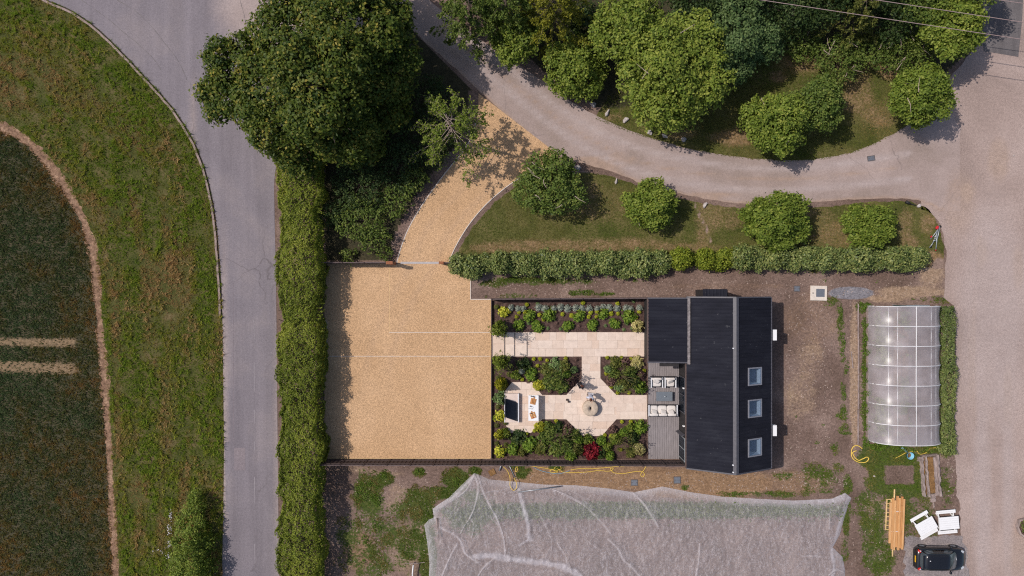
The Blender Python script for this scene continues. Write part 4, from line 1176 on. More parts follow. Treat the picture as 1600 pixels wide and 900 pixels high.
    corrugated('wing_roof', M['roof'], t, (wx0, wy0, 2.36), (0, 1, 0), vd, nd, wy1 - wy0, sl2)
    MB().box((wx0 - .02, (wy0 + wy1) / 2, 2.3), (.1, wy1 - wy0 + .1, .16)).build('wing_fascia', M['brown_trim'], t)
    for yy in (wy0 - .03, wy1 + .03):
        MB().box(((wx0 + wx1) / 2, yy, 2.46), (wx1 - wx0 + .1, .1, .17), ry=-math.atan2(.3, wx1 - wx0)).build('wing_trim', M['roof_trim'], t)
    MB().box((wx1 + .1, (wy0 + wy1) / 2 - .05, 2.74), (.2, wy1 - wy0 + .2, .05), ry=-.3).build('flashing', M['flashing'], t)
    MB().box((wx0 + 1.6, wy0 - .2, 2.2), (1.4, .3, .12)).build('door_canopy', M['cladding'], t)
    # vents and bolts on the roof
    for px, py, z in ((1145, 544, 4.1), (1144.5, 726, 4.1), (1144.5, 737, 4.05)):
        q = P(px, py, z); MB().box((q[0] - cx, q[1] - cy, 4.22), (.1, .08, .1)).build('vent_cap', M['white_frame'], t)
    return t

def pane_mat():
    t = NT('window_pane')
    tr = t.n('ShaderNodeBsdfTransparent'); tr.inputs['Color'].default_value = (0.8, 0.86, 0.92, 1)
    gl = t.n('ShaderNodeBsdfGlossy'); gl.inputs['Roughness'].default_value = 0.03
    mx = t.n('ShaderNodeMixShader'); mx.inputs[0].default_value = .07
    t.l(tr.outputs[0], mx.inputs[1]); t.l(gl.outputs[0], mx.inputs[2])
    return t.done(mx)
M['pane'] = pane_mat()
build_house()

# ------------------------------------------------------------------ fences
def fence(name, label, pts, h, bay=1.8, face='south', cap=True):
    """close-board panels between posts; pts are photo pixels on the ground"""
    A = Vector((*P(*pts[0]), 0)); B = Vector((*P(*pts[1]), 0))
    d = B - A; L = d.length; rz = math.atan2(d.y, d.x)
    n = max(1, round(L / bay)); w = L / n
    t = thing(name, label, 'fence', A, rz)
    mb = MB()
    nb = int(w / .15)
    r = random.Random(3)
    for i in range(nb):
        mb.box(((i + .5) * w / nb, (.012 if i % 2 else -.012), h / 2 + r.uniform(-.008, .008)), (w / nb * 1.12, .022, h - .06))
    mb.box((w / 2, .04, h * .25), (w - .1, .04, .09)); mb.box((w / 2, .04, h * .8), (w - .1, .04, .09))
    pm = mb.mesh('fence_panel', M['fence_wood'])
    po = MB().box((0, 0, h / 2 + .02), (.1, .1, h + .1)).mesh('post', M['fence_wood'])
    rl = MB().box((w / 2, 0, h + .005), (w - .1, .07, .03)).mesh('top_rail', M['fence_cap'])
    for i in range(n):
        obj('fence_panel', pm, t, (i * w, 0, 0))
        if cap: obj('top_rail', rl, t, (i * w, 0, 0))
    for i in range(n + 1): obj('post', po, t, (i * w, 0, 0))
    return t
fence('fence', 'dark wooden fence along the south side of the court and garden', ((505, 717.5), (1068, 719)), 1.8)
fence('fence', 'dark wooden fence between the parking court and the long hedge', ((505.5, 716), (505.5, 413)), 1.8)
fence('fence', 'dark wooden fence from the long hedge to the gate post', ((508, 411.5), (608, 411.5)), 1.45)
fence('fence', 'dark wooden fence north of the garden beds, ending at the house', ((769, 467.2), (1012, 465.6)), 1.25)
fence('fence', 'short dark fence hidden behind the start of the laurel hedge', ((696, 411.5), (733, 411.5)), 1.2)
def gate_post(label, px, py, sx, sy, h):
    t = thing('gate_post', label, 'post', (*P(px, py), 0), 0, 'oak posts at the driveway gate')
    MB().box((0, 0, h / 2), (sx, sy, h)).build('post', M['oak'], t)
    MB().box((0, 0, h + .02), (sx + .05, sy + .05, .04)).build('cap', M['oak'], t)
    MB().box((sx / 2 + .012, 0, h * .7), (.024, sy * .6, .12)).build('hinge', M['iron'], t)
gate_post('thick red oak gate post beside the dark fence', 614.5, 411.8, .45, .18, 1.75)
gate_post('small red oak gate post beside the laurel hedge', 692, 411.3, .32, .13, 1.3)
# low board between court and garden
t = thing('garden_edge_board', 'low dark board between the parking court and the garden', 'edging', (*P(768.2, 592), 0))
for y0, y1 in ((469, 516), (560, 716)):
    ya, yb = P(0, y0)[1] - P(0, 592)[1], P(0, y1)[1] - P(0, 592)[1]
    n = 2 if y0 < 500 else 5
    for i in range(n):
        MB().box((0, ya + (yb - ya) * (i + .5) / n, .14), (.06, abs(yb - ya) / n - .01, .28)).build('board', M['fence_wood'], t)

# ------------------------------------------------------------------ garden: bed soil, paving, deck
struct(sheet('garden_bed', [(769, 469), (1011, 467.5), (1011, 717), (769, 717)], 0.012, M['mulch'], 30), 'dark mulched soil of the garden beds')
def clip(poly, region):
    """Sutherland-Hodgman against a convex region"""
    n = len(region)
    ar = sum(region[i][0] * region[(i + 1) % n][1] - region[(i + 1) % n][0] * region[i][1] for i in range(n))
    out = poly
    for i in range(n):
        a, b = region[i], region[(i + 1) % n]
        def side(p):
            s = (b[0] - a[0]) * (p[1] - a[1]) - (b[1] - a[1]) * (p[0] - a[0])
            return s if ar > 0 else -s
        inp, out = out, []
        for j in range(len(inp)):
            p, q = inp[j], inp[(j + 1) % len(inp)]
            sp, sq = side(p), side(q)
            if sp >= 0: out.append(p)
            if sp * sq < 0:
                k = sp / (sp - sq)
                out.append((p[0] + (q[0] - p[0]) * k, p[1] + (q[1] - p[1]) * k))
        if not out: return []
    return out
def area(p):
    return abs(sum(p[i][0] * p[(i + 1) % len(p)][1] - p[(i + 1) % len(p)][0] * p[i][1] for i in range(len(p)))) / 2
REG = [[(769, 519), (1011, 519), (1011, 557), (769, 557)],
       [(909, 557), (938, 557), (938, 591), (909, 591)],
       [(909, 591), (938, 591), (963, 617), (963, 655), (940, 681), (910, 681), (885, 655), (885, 617)],
       [(847, 617), (885, 617), (885, 655), (847, 655)],
       [(963, 617), (1011, 617), (1011, 655), (963, 655)],
       [(800, 597), (831, 597), (847, 617), (847, 655), (830, 676), (797, 676), (788, 660), (788, 612)]]
pav = struct(bpy.data.objects.new('paving', None), 'pale stone garden paving with an octagonal centre'); COL.objects.link(pav)
mbm = MB()
for r_ in REG:
    mbm.prism([P(*p) for p in r_], 0.0, 0.03)
mbm.build('mortar_bed', M['mortar'], pav)
rr = random.Random(12)
for ri, reg in enumerate(REG):
    ymin = min(p[1] for p in reg); ymax = max(p[1] for p in reg); xmin = min(p[0] for p in reg); xmax = max(p[0] for p in reg)
    nrow = max(1, round((ymax - ymin) / 11.5)); rh = (ymax - ymin) / nrow
    for j in range(nrow):
        xx = xmin - rr.uniform(0, 12)
        while xx < xmax:
            w = rr.choice([11, 15, 18, 18, 22])
            q = clip([(xx + .07, ymin + j * rh + .07), (xx + w - .07, ymin + j * rh + .07), (xx + w - .07, ymin + (j + 1) * rh - .07), (xx + .07, ymin + (j + 1) * rh - .07)], reg)
            xx += w
            if len(q) >= 3 and area(q) > 6:
                c = (sum(p[0] for p in q) / len(q), sum(p[1] for p in q) / len(q)); C = P(*c)
                MB().prism([(P(*p)[0] - C[0], P(*p)[1] - C[1]) for p in q], 0, 0.03, 0.002).build('paving_slab', M['slab'], pav, loc=(C[0], C[1], 0.027 + rr.uniform(-.002, .003)))
# steps at the west end of the path: three raised treads with dark gaps
for x0, x1 in ((770.5, 788), (790, 803.5), (805.5, 823)):
    for y0, y1 in ((520, 537), (537.6, 556)):
        a = P(x0, y0); b = P(x1, y1)
        MB().prism([(a[0], a[1]), (b[0], a[1]), (b[0], b[1]), (a[0], b[1])], 0.05, 0.105, 0.008).build('step_slab', M['slab'], pav)
for xg in (789, 804.5, 823.7):
    a = P(xg - .55, 519.5); b = P(xg + .55, 556.5)
    MB().prism([(a[0], a[1]), (b[0], a[1]), (b[0], b[1]), (a[0], b[1])], 0.05, 0.068).build('step_joint', M['iron'], pav)
a = P(769.3, 519.5); b = P(770.4, 556.5)
MB().prism([(a[0], a[1]), (b[0], a[1]), (b[0], b[1]), (a[0], b[1])], 0.05, 0.066).build('step_joint', M['iron'], pav)

deck = struct(bpy.data.objects.new('deck', None), 'weathered grey timber deck beside the house'); COL.objects.link(deck)
dx0, dx1 = P(1012.5, 0)[0], P(1060.5, 0)[0]; dy0, dy1 = P(0, 716.5)[1], P(0, 560)[1]
nb = 17; bw = (dx1 - dx0) / nb
MB().box(((dx0 + dx1) / 2, (dy0 + dy1) / 2, .05), (dx1 - dx0, dy1 - dy0, .1)).build('deck_frame', M['cladding'], deck)
for i in range(nb):
    xx = dx0 + (i + .5) * bw
    L1 = (dy1 - dy0) * rr.uniform(.35, .65)
    for (ya, yb) in ((dy0, dy0 + L1), (dy0 + L1, dy1)):
        MB().box((0, 0, 0), (bw - .014, yb - ya - .006, .03)).build('deck_board', M['deck'], deck, loc=(xx, (ya + yb) / 2, .118 + rr.uniform(-.002, .002)))
DZ = .134

# ------------------------------------------------------------------ deck furniture
def soft_box(mb, c, s, r=.05, rz=0.0, puff=.0):
    """cushion: a box with rounded edges"""
    sx, sy, sz = s[0] / 2, s[1] / 2, s[2] / 2
    rings = []
    for z, k in ((-sz, .9), (-sz * .6, 1.0), (sz * .5, 1.0), (sz * .85, .95), (sz, .8)):
        ring = []
        for i in range(16):
            a = 2 * math.pi * (i + .5) / 16
            ex = abs(math.cos(a)) ** .35 * (1 if math.cos(a) > 0 else -1); ey = abs(math.sin(a)) ** .35 * (1 if math.sin(a) > 0 else -1)
            p = Matrix.Rotation(rz, 3, 'Z') @ Vector((ex * sx * k, ey * sy * k, z))
            ring.append((p.x + c[0], p.y + c[1], p.z + c[2]))
        rings.append(ring)
    mb.loft(rings)
    return mb
def armchair(label, px, py, w, d, seats, rz, group):
    """back at +y before turning"""
    t = thing('sofa' if seats > 1 else 'armchair', label, 'sofa' if seats > 1 else 'armchair', (*P(px, py, .4), DZ), rz, group)
    MB().box((0, -.02, .2), (w - .06, d - .06, .16)).box((0, d / 2 - .05, .42), (w - .04, .07, .46)).build('frame', M['rattan'], t)
    for s in (-1, 1):
        MB().box((s * (w / 2 - .04), -.02, .45), (.075, d - .05, .3)).build('arm', M['rattan'], t)
        MB().box((s * (w / 2 - .04), -.02, .612), (.085, d - .02, .022)).build('arm_rest', M['white_frame'], t)
    for sx in (-1, 1):
        for sy in (-1, 1):
            MB().box((sx * (w / 2 - .08), sy * (d / 2 - .08), .06), (.06, .06, .12)).build('leg', M['rattan'], t)
    sw = (w - .18) / seats
    rj = random.Random(int(px))
    for i in range(seats):
        cx = -w / 2 + .09 + sw * (i + .5)
        soft_box(MB(), (cx, -.07, .37), (sw - .015, d - .26, .18)).build('seat_cushion', M['cushion'], t, True)
        soft_box(MB(), (cx, d / 2 - .17, .58), (sw - .02, .19, .42)).build('back_cushion', M['cushion'], t, True)
        mb = MB(); soft_box(mb, (0, 0, 0), (.42, .14, .38))
        mb.build('pillow', M['cushion'], t, True, loc=(cx + rj.uniform(-.05, .08), d / 2 - .36, .58), rot=(-.75, 0, rj.uniform(-.5, .5)))
    return t
armchair('cream cushioned armchair on the deck, the one nearer the garden', 1025, 596, .95, .85, 1, 0, 'armchairs on the deck')
armchair('cream cushioned armchair on the deck, the one nearer the house', 1046, 596, .9, .85, 1, 0, 'armchairs on the deck')
armchair('three seat cream sofa on the deck facing the grey table', 1034.5, 641, 2.25, .9, 3, math.pi, None)
t = thing('coffee_table', 'low blue grey coffee table between the armchairs and the sofa', 'table', (*P(1037.5, 619, .4), DZ))
MB().box((0, 0, .38), (1.25, .72, .04)).build('table_top', M['table_grey'], t)
for sx in (-1, 1):
    for sy in (-1, 1): MB().box((sx * .56, sy * .3, .18), (.06, .06, .36)).build('leg', M['rattan'], t)
MB().lathe([(0, .40), (.05, .40), (.06, .46), (.045, .5), (0, .5)], 12, (.05, 0, 0)).build('candle_holder', M['galv'], t, True)

# ------------------------------------------------------------------ patio: plinth with screen, dining table, millstone
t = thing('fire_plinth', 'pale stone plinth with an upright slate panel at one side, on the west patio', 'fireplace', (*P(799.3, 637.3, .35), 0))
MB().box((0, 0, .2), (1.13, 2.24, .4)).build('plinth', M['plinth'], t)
MB().box((.535, 0, .415), (.07, 2.22, .03)).build('rim', M['white_frame'], t)
MB().box((-.545, 0, .415), (.05, 2.22, .03)).build('rim', M['white_frame'], t)
prof = []
for i in range(7):
    a = math.pi / 2 * i / 6
    prof.append((.75 - .18 + .18 * math.sin(a) - .02, 1.6 - .18 + .18 * math.cos(a)))
pts = [(-.73, .4)] + [(-p[0], p[1]) for p in prof[::-1]] + prof + [(.73, .4)]
vs = [(-.52, y + .02, z) for y, z in pts] + [(-.46, y + .02, z) for y, z in pts]
n = len(pts)
MB().add(vs, [tuple(range(n)), tuple(range(2 * n - 1, n - 1, -1))] + [(i, n + i, n + (i + 1) % n, (i + 1) % n) for i in range(n)]).build('panel', M['black_panel'], t, fix=True)
MB().prism([(-.44, .64), (-.38, .70), (.44, .42), (.49, .36), (.49, -1.0), (.44, -1.04), (-.38, -.76), (-.44, -.70)], .4, .43).build('shadow_sheet', M['black_panel'], t)  # added dark sheet, cut to the slant of the panel's cast shadow to deepen it
MB().box((-.3, -.05, .47), (.22, .7, .09)).build('hearth', M['black_panel'], t)
t = thing('dining_table', 'white dining table set with wooden boards on the west patio', 'table', (*P(833.5, 637.5, .75), .05))
TX, TY = P(833.5, 637.5, .75)
MB().box((0, 0, .72), (.78, 1.96, .05)).build('table_top', M['white_paint'], t)
for sx in (-1, 1):
    for sy in (-1, 1): MB().box((sx * .32, sy * .88, .35), (.07, .07, .69)).build('leg', M['white_paint'], t)
MB().box((0, 0, .66), (.66, 1.8, .07)).build('apron', M['white_paint'], t)
TZ = .797
def serving(label, dx, dy, rz, kind):
    s = thing('serving_board', label, 'board', (TX + dx, TY + dy, TZ), rz)
    MB().box((0, 0, .015), (.42, .46, .03)).box((0, .28, .015), (.1, .14, .028)).build('board', M['board_wood'], s)
    if kind == 0:
        for k in range(3):
            MB().box((-.1 + .1 * k, 0, .05), (.05, .34, .04), rz=.1).build('bread_slice', M['board_wood'], s)
    else:
        r = random.Random(4)
        for k in range(9):
            x, y = r.uniform(-.15, .15), r.uniform(-.18, .18)
            MB().lathe([(0, .03), (.035, .03), (.045, .05), (.03, .075), (0, .08)], 8, (x, y, 0)).build('snack', M[r.choice(['food_red', 'food_cream', 'food_cream', 'board_wood'])], s, True)
serving('wooden serving board with bread slices at the north end of the white table', -.02, .52, -.25, 0)
serving('wooden serving board with small snacks at the south end of the white table', -.04, -.56, .35, 1)
for k, (dx, dy, rz) in enumerate([(-.28, -.02, .3), (-.16, -.04, -.2), (-.08, -.05, .9)]):
    o = MB().box((0, 0, .004), (.22, .022, .008)).box((.1, 0, .005), (.06, .035, .01)).build('cutlery', M['galv'], loc=(TX + dx, TY + dy, TZ - .001), rot=(0, 0, rz))
    tag(o, ['knife lying at the west edge of the white table', 'fork lying beside the knife on the white table', 'spoon lying askew in the middle of the white table'][k], 'cutlery', 'cutlery on the white table')
for k, (dx, dy) in enumerate([(-.25, .16), (-.18, .92), (-.02, .9), (-.22, -.38)]):
    b = thing('bottle', ['dark bottle standing between the two serving boards', 'dark bottle at the north west corner of the white table', 'dark bottle at the north edge of the white table', 'dark bottle beside the snack board'][k], 'bottle', (TX + dx, TY + dy, TZ - .002), 0, 'dark bottles on the white table')
    MB().lathe([(0, 0), (.04, 0), (.042, .16), (.015, .21), (.014, .28), (0, .28)], 12).build('glass', M['glass_dark'], b, True)
    MB().lathe([(0, .28), (.018, .28), (.018, .30), (0, .30)], 10).build('stopper', M['board_wood'], b)
t = thing('millstone', 'round pale millstone with a slotted hole in the octagonal paving', 'millstone', (*P(922.5, 638, .5), .055))
prof = [(.075, .35), (.075, .56), (.1, .575)]
r0 = random.Random(2)
vs, fs = [], []
seg = 40; pr = [(.07, .3), (.08, .56), (.3, .585), (.54, .575), (.6, .53), (.605, .25), (.59, 0)]
for i in range(seg):
    a = 2 * math.pi * i / seg
    for q, (r, z) in enumerate(pr):
        rr_ = r * (1 + (r0.uniform(-.012, .012) if q > 2 else 0))
        vs.append((rr_ * math.cos(a) * (1.0 if q > 1 else 1.0), rr_ * math.sin(a) * (1.0 if q > 1 else 1.7), z))
m = len(pr)
for i in range(seg):
    for q in range(m - 1):
        fs.append((i * m + q, ((i + 1) % seg) * m + q, ((i + 1) % seg) * m + q + 1, i * m + q + 1))
MB().add(vs, fs).build('stone', M['millstone'], t, True, fix=True)
MB().box((-.02, .0, .3), (.16, .26, .02)).build('hole_bottom', M['iron'], t)
MB().box((-.075, .06, .59), (.06, .16, .015), rz=-.2).box((-.03, -.07, .59), (.12, .05, .015), rz=-.6).build('slot', M['iron'], t)
for k, (px, py) in enumerate([(888, 627), (885.5, 624)]):
    b = thing('pot', ['small dark pot on the paving, the lower of a pair', 'small dark pot on the paving, the upper of a pair'][k], 'pot', (*P(px, py), .055), 0, 'small pots on the paving')
    MB().lathe([(0, 0), (.06, 0), (.085, .16), (.07, .16), (.055, .03), (0, .03)], 14).build('pot_body', M['black_plastic'], b, True)
    MB().lathe([(0, .13), (.068, .13)], 12).build('soil', M['mulch'], b)
b = thing('pot', 'small mossy pot beside the millstone rim', 'pot', (*P(917.5, 628.5, .1), .055), 0, 'small pots on the paving')
MB().lathe([(0, 0), (.05, 0), (.075, .14), (.06, .14), (.05, .03), (0, .03)], 14).build('pot_body', M['rotten'], b, True)
MB().lathe([(0, .11), (.06, .12)], 12).build('soil', M['mulch'], b)

# ------------------------------------------------------------------ polytunnel
def film_mat():
    t = NT('tunnel_film')
    n = t.noise(1.2, 5, .6)
    c = t.ramp(n, [(.3, (.62, .56, .58)), (.7, (.80, .72, .75))])
    b = t.bsdf(c, .33, 1.0)
    tl = t.n('ShaderNodeBsdfTranslucent'); tl.inputs['Color'].default_value = (.75, .74, .76, 1)
    m1 = t.n('ShaderNodeMixShader'); m1.inputs[0].default_value = .4
    t.l(b.outputs[0], m1.inputs[1]); t.l(tl.outputs[0], m1.inputs[2])
    tr = t.n('ShaderNodeBsdfTransparent'); tr.inputs['Color'].default_value = (.93, .94, .95, 1)
    m2 = t.n('ShaderNodeMixShader')
    t.l(t.rng(t.noise(.7, 4, .6),   .3, .7, .42, .7), m2.inputs[0])
    t.l(tr.outputs[0], m2.inputs[1]); t.l(m1.outputs[0], m2.inputs[2])
    return t.done(m2)
M['film'] = film_mat()
def build_tunnel():
    xa, xb = P(1353.5, 0)[0], P(1460, 0)[0]
    yN, yS = P(0, 478)[1], P(0, 687)[1]
    cx = (xa + xb) / 2; w = (xb - xa) / 2; ht = 2.15
    t = thing('polytunnel', 'white plastic polytunnel with eight hoops at the edge of the yard', 'polytunnel', (cx, (yN + yS) / 2, 0))
    L = yN - yS; y0 = -L / 2
    nh = 8; sp = L / (nh - 1)
    def arch(f, sag=0.0):
        a = math.pi * f
        c, s = math.cos(a), math.sin(a)
        x = -w * (abs(c) ** .82) * (1 if c > 0 else -1)
        z = ht * abs(s) ** .8
        k = 1 - sag
        return x * k, z * k
    NF = 28
    hoop = MB().tube([(arch(i / NF)[0] * .985, 0, arch(i / NF)[1] * .985) for i in range(NF + 1)], .03, 6).mesh('hoop', M['white_frame'], True)
    clipm = MB().tube([(arch(i / NF)[0] * 1.004, 0, arch(i / NF)[1] * 1.004) for i in range(2, NF - 1)], .022, 6).mesh('hoop_band', M['white_paint'], True)
    for i in range(nh):
        h = obj('hoop', hoop, t, (0, y0 + i * sp, 0))
        obj('hoop_band', clipm, h)
    for i in range(nh - 1):
        rings = []
        rs = random.Random(i)
        for k in range(9):
            q = k / 8
            sag = .045 * math.sin(math.pi * q) ** .8
            rings.append([(arch(j / NF, sag * (.35 + .65 * math.sin(math.pi * j / NF)) + .006 * math.sin(j * 1.7 + i + q * 5) * math.sin(math.pi * q))[0], y0 + i * sp + q * sp,
                           max(0.0, arch(j / NF, sag)[1])) for j in range(NF + 1)])
        MB().loft(rings, False, False).build('film_panel', M['film'], t, True)
    for f, r, nm in ((.5, .03, 'ridge_pole'), (.36, .022, 'purlin'), (.27, .02, 'purlin'), (.64, .02, 'purlin'), (.72, .018, 'purlin')):
        x, z = arch(f)
        k = 1.0 if f == .5 else .955
        MB().tube([(x * k, y0, z * (1.004 if f == .5 else .955)), (x * k, 0, z * (.985 if f == .5 else .95)), (x * k, -y0, z * (1.004 if f == .5 else .955))], r, 6).build(nm, M['white_paint'], t, True)
    for s, nm in ((-1, 'end_wall'), (1, 'end_wall')):
        vs = [(0, s * L / 2, .0)] + [(arch(i / NF)[0] * .99, s * L / 2, arch(i / NF)[1] * .99) for i in range(NF + 1)]
        MB().add(vs, [(0, i + 1, i + 2) for i in range(NF)]).build(nm, M['film'], t)
    MB().box((.25, L / 2 + .05, .95), (1.7, .05, 1.9)).build('door', M['tunnel_door'], t)
    MB().tube([(-.62, L / 2 + .08, 0), (-.62, L / 2 + .08, 1.92), (1.12, L / 2 + .08, 1.92), (1.12, L / 2 + .08, 0)], .03, 5).build('door_frame', M['galv'], t)
    MB().box((-w + .02, 0, .12), (.05, L, .24)).build('base_rail', M['rotten'], t); MB().box((w - .02, 0, .12), (.05, L, .24)).build('base_rail', M['rotten'], t)
    # growing beds inside
    for sx, nm in ((-1.7, 'bronze'), (0, 'sage'), (1.75, 'bronze')):
        MB().box((sx, 0, .08), (1.1, L - .6, .16)).build('growing_bed', M['rust_soil'] if sx == 0 else M['soil'], t)
    r = np.random.default_rng(3)
    C = np.stack([r.choice([-1.75, -1.5, -1.9, 0, .1], 2600) + r.normal(0, .22, 2600), r.uniform(-L / 2 + .4, L / 2 - .4, 2600), r.uniform(.2, .75, 2600)], 1)
    C = C[fbm(C[:, 0] + 5, C[:, 1] * .7, 3) > .42]
    o = obj('tunnel_plants', leaf_mesh('tunnel_plants', C, r.normal(0, .5, C.shape) + [0, 0, .8], .22, .14, .5 + r.normal(0, .2, len(C)), M['green'], r), None, (cx, (yN + yS) / 2, .0))
    tag(o, 'leafy crops growing in the beds inside the polytunnel', 'crop', None, 'stuff')
M['tunnel_door'] = simple('green_tarpaulin', (.03, .07, .06), .6, .2, 5)
build_tunnel()

# ------------------------------------------------------------------ crop netting
FOLDS = [([(741, 740), (748, 760), (742, 790), (735, 806)], 2.2, 1.0), ([(747, 742), (755, 765), (765, 785), (777, 808), (786, 835), (790, 865)], 2.0, 1.0),
         ([(735, 806), (727, 818), (720, 832)], 1.2, .8), ([(735, 806), (741, 820), (737, 838)], 1.2, .8), ([(741, 742), (715, 770), (690, 790)], 3.0, .9), ([(741, 742), (728, 765), (700, 785), (682, 795)], 2.0, .8),
         ([(690, 822), (710, 832), (722, 845), (728, 862), (748, 876)], 2.6, 1.0), ([(715, 848), (704, 868), (690, 900)], 2.0, .9), ([(742, 867), (770, 866), (810, 872), (850, 877), (885, 885), (905, 897)], 7.5, 1.0),
         ([(772, 870), (755, 885), (745, 902)], 2.0, .8), ([(810, 760), (817, 790), (824, 815), (826, 838)], 5, 1.0), ([(812, 850), (822, 843), (832, 842)], 3.0, .7),
         ([(860, 762), (885, 772), (910, 785), (925, 798), (940, 815), (953, 830)], 1.6, .9), ([(885, 764), (905, 772), (920, 790)], 1.0, .7), ([(950, 840), (965, 855), (972, 870), (985, 882), (1000, 898)], 2.0, 1.0),
         ([(990, 770), (1005, 785), (1018, 805), (1027, 820)], 2.4, .9), ([(1091, 846), (1090, 870), (1085, 902)], 1.9, .9), ([(945, 860), (947, 880), (946, 900)], 1.2, .7), ([(842, 800), (855, 825), (862, 845), (860, 868)], 1.3, .6),
         ([(870, 845), (882, 865), (893, 890)], 1.3, .8), ([(1250, 778), (1290, 783), (1318, 778)], 3.0, .9), ([(1322, 778), (1316, 800), (1308, 825), (1303, 850), (1298, 860), (1300, 880), (1297, 902)], 4.0, 1.0),
         ([(1292, 800), (1293, 830), (1298, 848)], 1.2, .6), ([(1250, 866), (1270, 866), (1285, 868)], 1.4, .6), ([(1292, 895), (1305, 888), (1318, 893)], 2.0, .8), ([(1130, 785), (1138, 810), (1140, 830)], 1.0, .5),
         ([(760, 800), (790, 830), (800, 850)], 1.0, .5), ([(920, 845), (938, 858), (941, 872)], 1.0, .6), ([(975, 805), (982, 820), (983, 832)], 1.0, .5), ([(752, 770), (775, 765), (790, 770)], 1.2, .6), ([(700, 850), (712, 880), (705, 905)], 1.0, .5)]
FL = [(smooth_line(a, 5), w, v) for a, w, v in FOLDS]
NET_S = subdiv(NET, 6)
def net_edge(x, y): return seg_dist(x, y, NET_S + [NET_S[0]])
def net_fold(x, y, thin=False):
    r = np.zeros(len(x))
    for ln, w, v in FL:
        if thin and w > 2.7: continue
        if thin: w = w * .7
        wv = w * (.38 + .5 * vnoise(x / 9, y / 9, 44)) if not thin else w * .62
        r = np.maximum(r, v * np.exp(-(seg_dist(x, y, ln) / wv) ** 4) * (.6 + .4 * vnoise(x / 3.5, y / 3.5, 45)))
    return r
def net_layers(x, y):
    hem = np.clip(1 - net_edge(x, y) / (9 + 4 * vnoise(x / 40, y / 40, 3)), 0, 1) * np.where(y < 800, .8, .55) * np.where((x > 790) | (x < 700), 1, .5)
    return np.maximum(net_fold(x, y), hem)
def net_h(x, y):
    e = np.clip(net_edge(x, y) / 24, 0, 1)
    base = .02 + .28 * e ** .7 + .12 * e * fbm(x / 45, y / 30, 5, 3) + .10 * e * np.exp(-((y - 796) / 14) ** 2)
    wr = .10 * e * (fbm((x + y * .6) / 7, (y - x * .5) / 22, 8, 3) - .5) + .13 * e * (fbm((x - y * .3) / 5, (y + x * .4) / 14, 18, 2) - .5)
    return base + wr + .13 * net_fold(x, y, True)
def net_mat():
    t = NT('crop_net')
    a = t.attr('layers')
    n = t.noise(2.5, 5, .7, .6, stretch=(1.0, .5, 1)); n2 = t.noise(6.0, 4, .7, .8, stretch=(1, .5, 1))
    n3 = t.noise(1.6, 5, .62, 1.6, stretch=(1.3, .45, 1)); n4 = t.noise(3.4, 4, .6, 1.4, stretch=(.5, 1.1, 1))
    r3 = t.rng(t.math('ABSOLUTE', t.math('SUBTRACT', n3, .5), 0.0), 0, .022, .3, 0); r4 = t.rng(t.math('ABSOLUTE', t.math('SUBTRACT', n4, .5), 0), 0, .025, .2, 0)
    fac = t.math('ADD', t.math('MULTIPLY', a, .46), t.math('ADD', .15, t.math('MULTIPLY', t.math('ADD', n, n2), .10)))
    fac = t.math('ADD', fac, t.math('ADD', r3, r4))
    d = t.n('ShaderNodeBsdfDiffuse'); d.inputs['Color'].default_value = (.79, .745, .785, 1)
    tl = t.n('ShaderNodeBsdfTranslucent'); tl.inputs['Color'].default_value = (.72, .69, .69, 1)
    m1 = t.n('ShaderNodeMixShader'); m1.inputs[0].default_value = .35
    t.l(d.outputs[0], m1.inputs[1]); t.l(tl.outputs[0], m1.inputs[2])
    tr = t.n('ShaderNodeBsdfTransparent')
    m2 = t.n('ShaderNodeMixShader')
    t.l(t.rng(fac, 0, 1, 0, 1), m2.inputs[0]); t.l(tr.outputs[0], m2.inputs[1]); t.l(m1.outputs[0], m2.inputs[2])
    return t.done(m2)
M['net'] = net_mat()
o = sheet('crop_netting', NET, 0.012, M['net'], 1.5, {'layers': net_layers}, hfun=net_h)
tag(o, 'large translucent white crop netting draped over the vegetable bed', 'netting')
rgn = np.random.default_rng(9)
x = rgn.uniform(690, 1325, 5200); y = 797 + rgn.normal(0, 6, 5200) + np.where(x < 900, 2, 0)
k = inside(x, y, NET) & (net_edge(x, y) > 6); x, y = x[k], y[k]
C = np.stack([(x - 800) * S, (450 - y) * S, rgn.uniform(.03, .22, len(x))], 1)
tag(obj('covered_crop', leaf_mesh('covered_crop', C, rgn.normal(0, .4, C.shape) + [0, 0, .8], .16, .1, .5 + rgn.normal(0, .2, len(C)), M['mid'], rgn)), 'row of green crop under the netting', 'crop', None, 'stuff')
def pole(name, label, cat, a, b, z, r, mat, group=None):
    A = Vector((*P(*a), z)); B = Vector((*P(*b), z))
    o = MB().tube([A, (A + B) / 2, B], r, 8).build(name, M[mat], None, True)
    return tag(o, label, cat, group)
pole('weight_pole', 'dark grey pole lying across the top edge of the netting', 'pole', (809, 767), (875, 758), .34, .055, 'grey_metal')
pole('weight_pole', 'brown wooden stake lying on the west corner of the netting', 'pole', (683, 808), (686, 838), .3, .06, 'rotten')
pole('grey_pipe', 'grey pipe leaning beside the south fence', 'pipe', (784, 724), (780, 735), .12, .06, 'grey_metal')
pole('thin_stake', 'thin grey stake lying beside the south fence', 'stake', (795, 725), (804, 745), .06, .03, 'galv')
t = thing('clothes_prop', 'white pole with a thin crossbar standing in the rough plot', 'pole', (*P(646, 893), 0))
MB().tube([(0, -.7, .45), (0, .1, .52), (.08, .75, .6)], .05, 8).build('pole', M['white_paint'], t, True)
MB().tube([(-.6, .85, .62), (.3, .88, .6), (.95, .95, .6)], .018, 6).build('crossbar', M['rotten'], t)
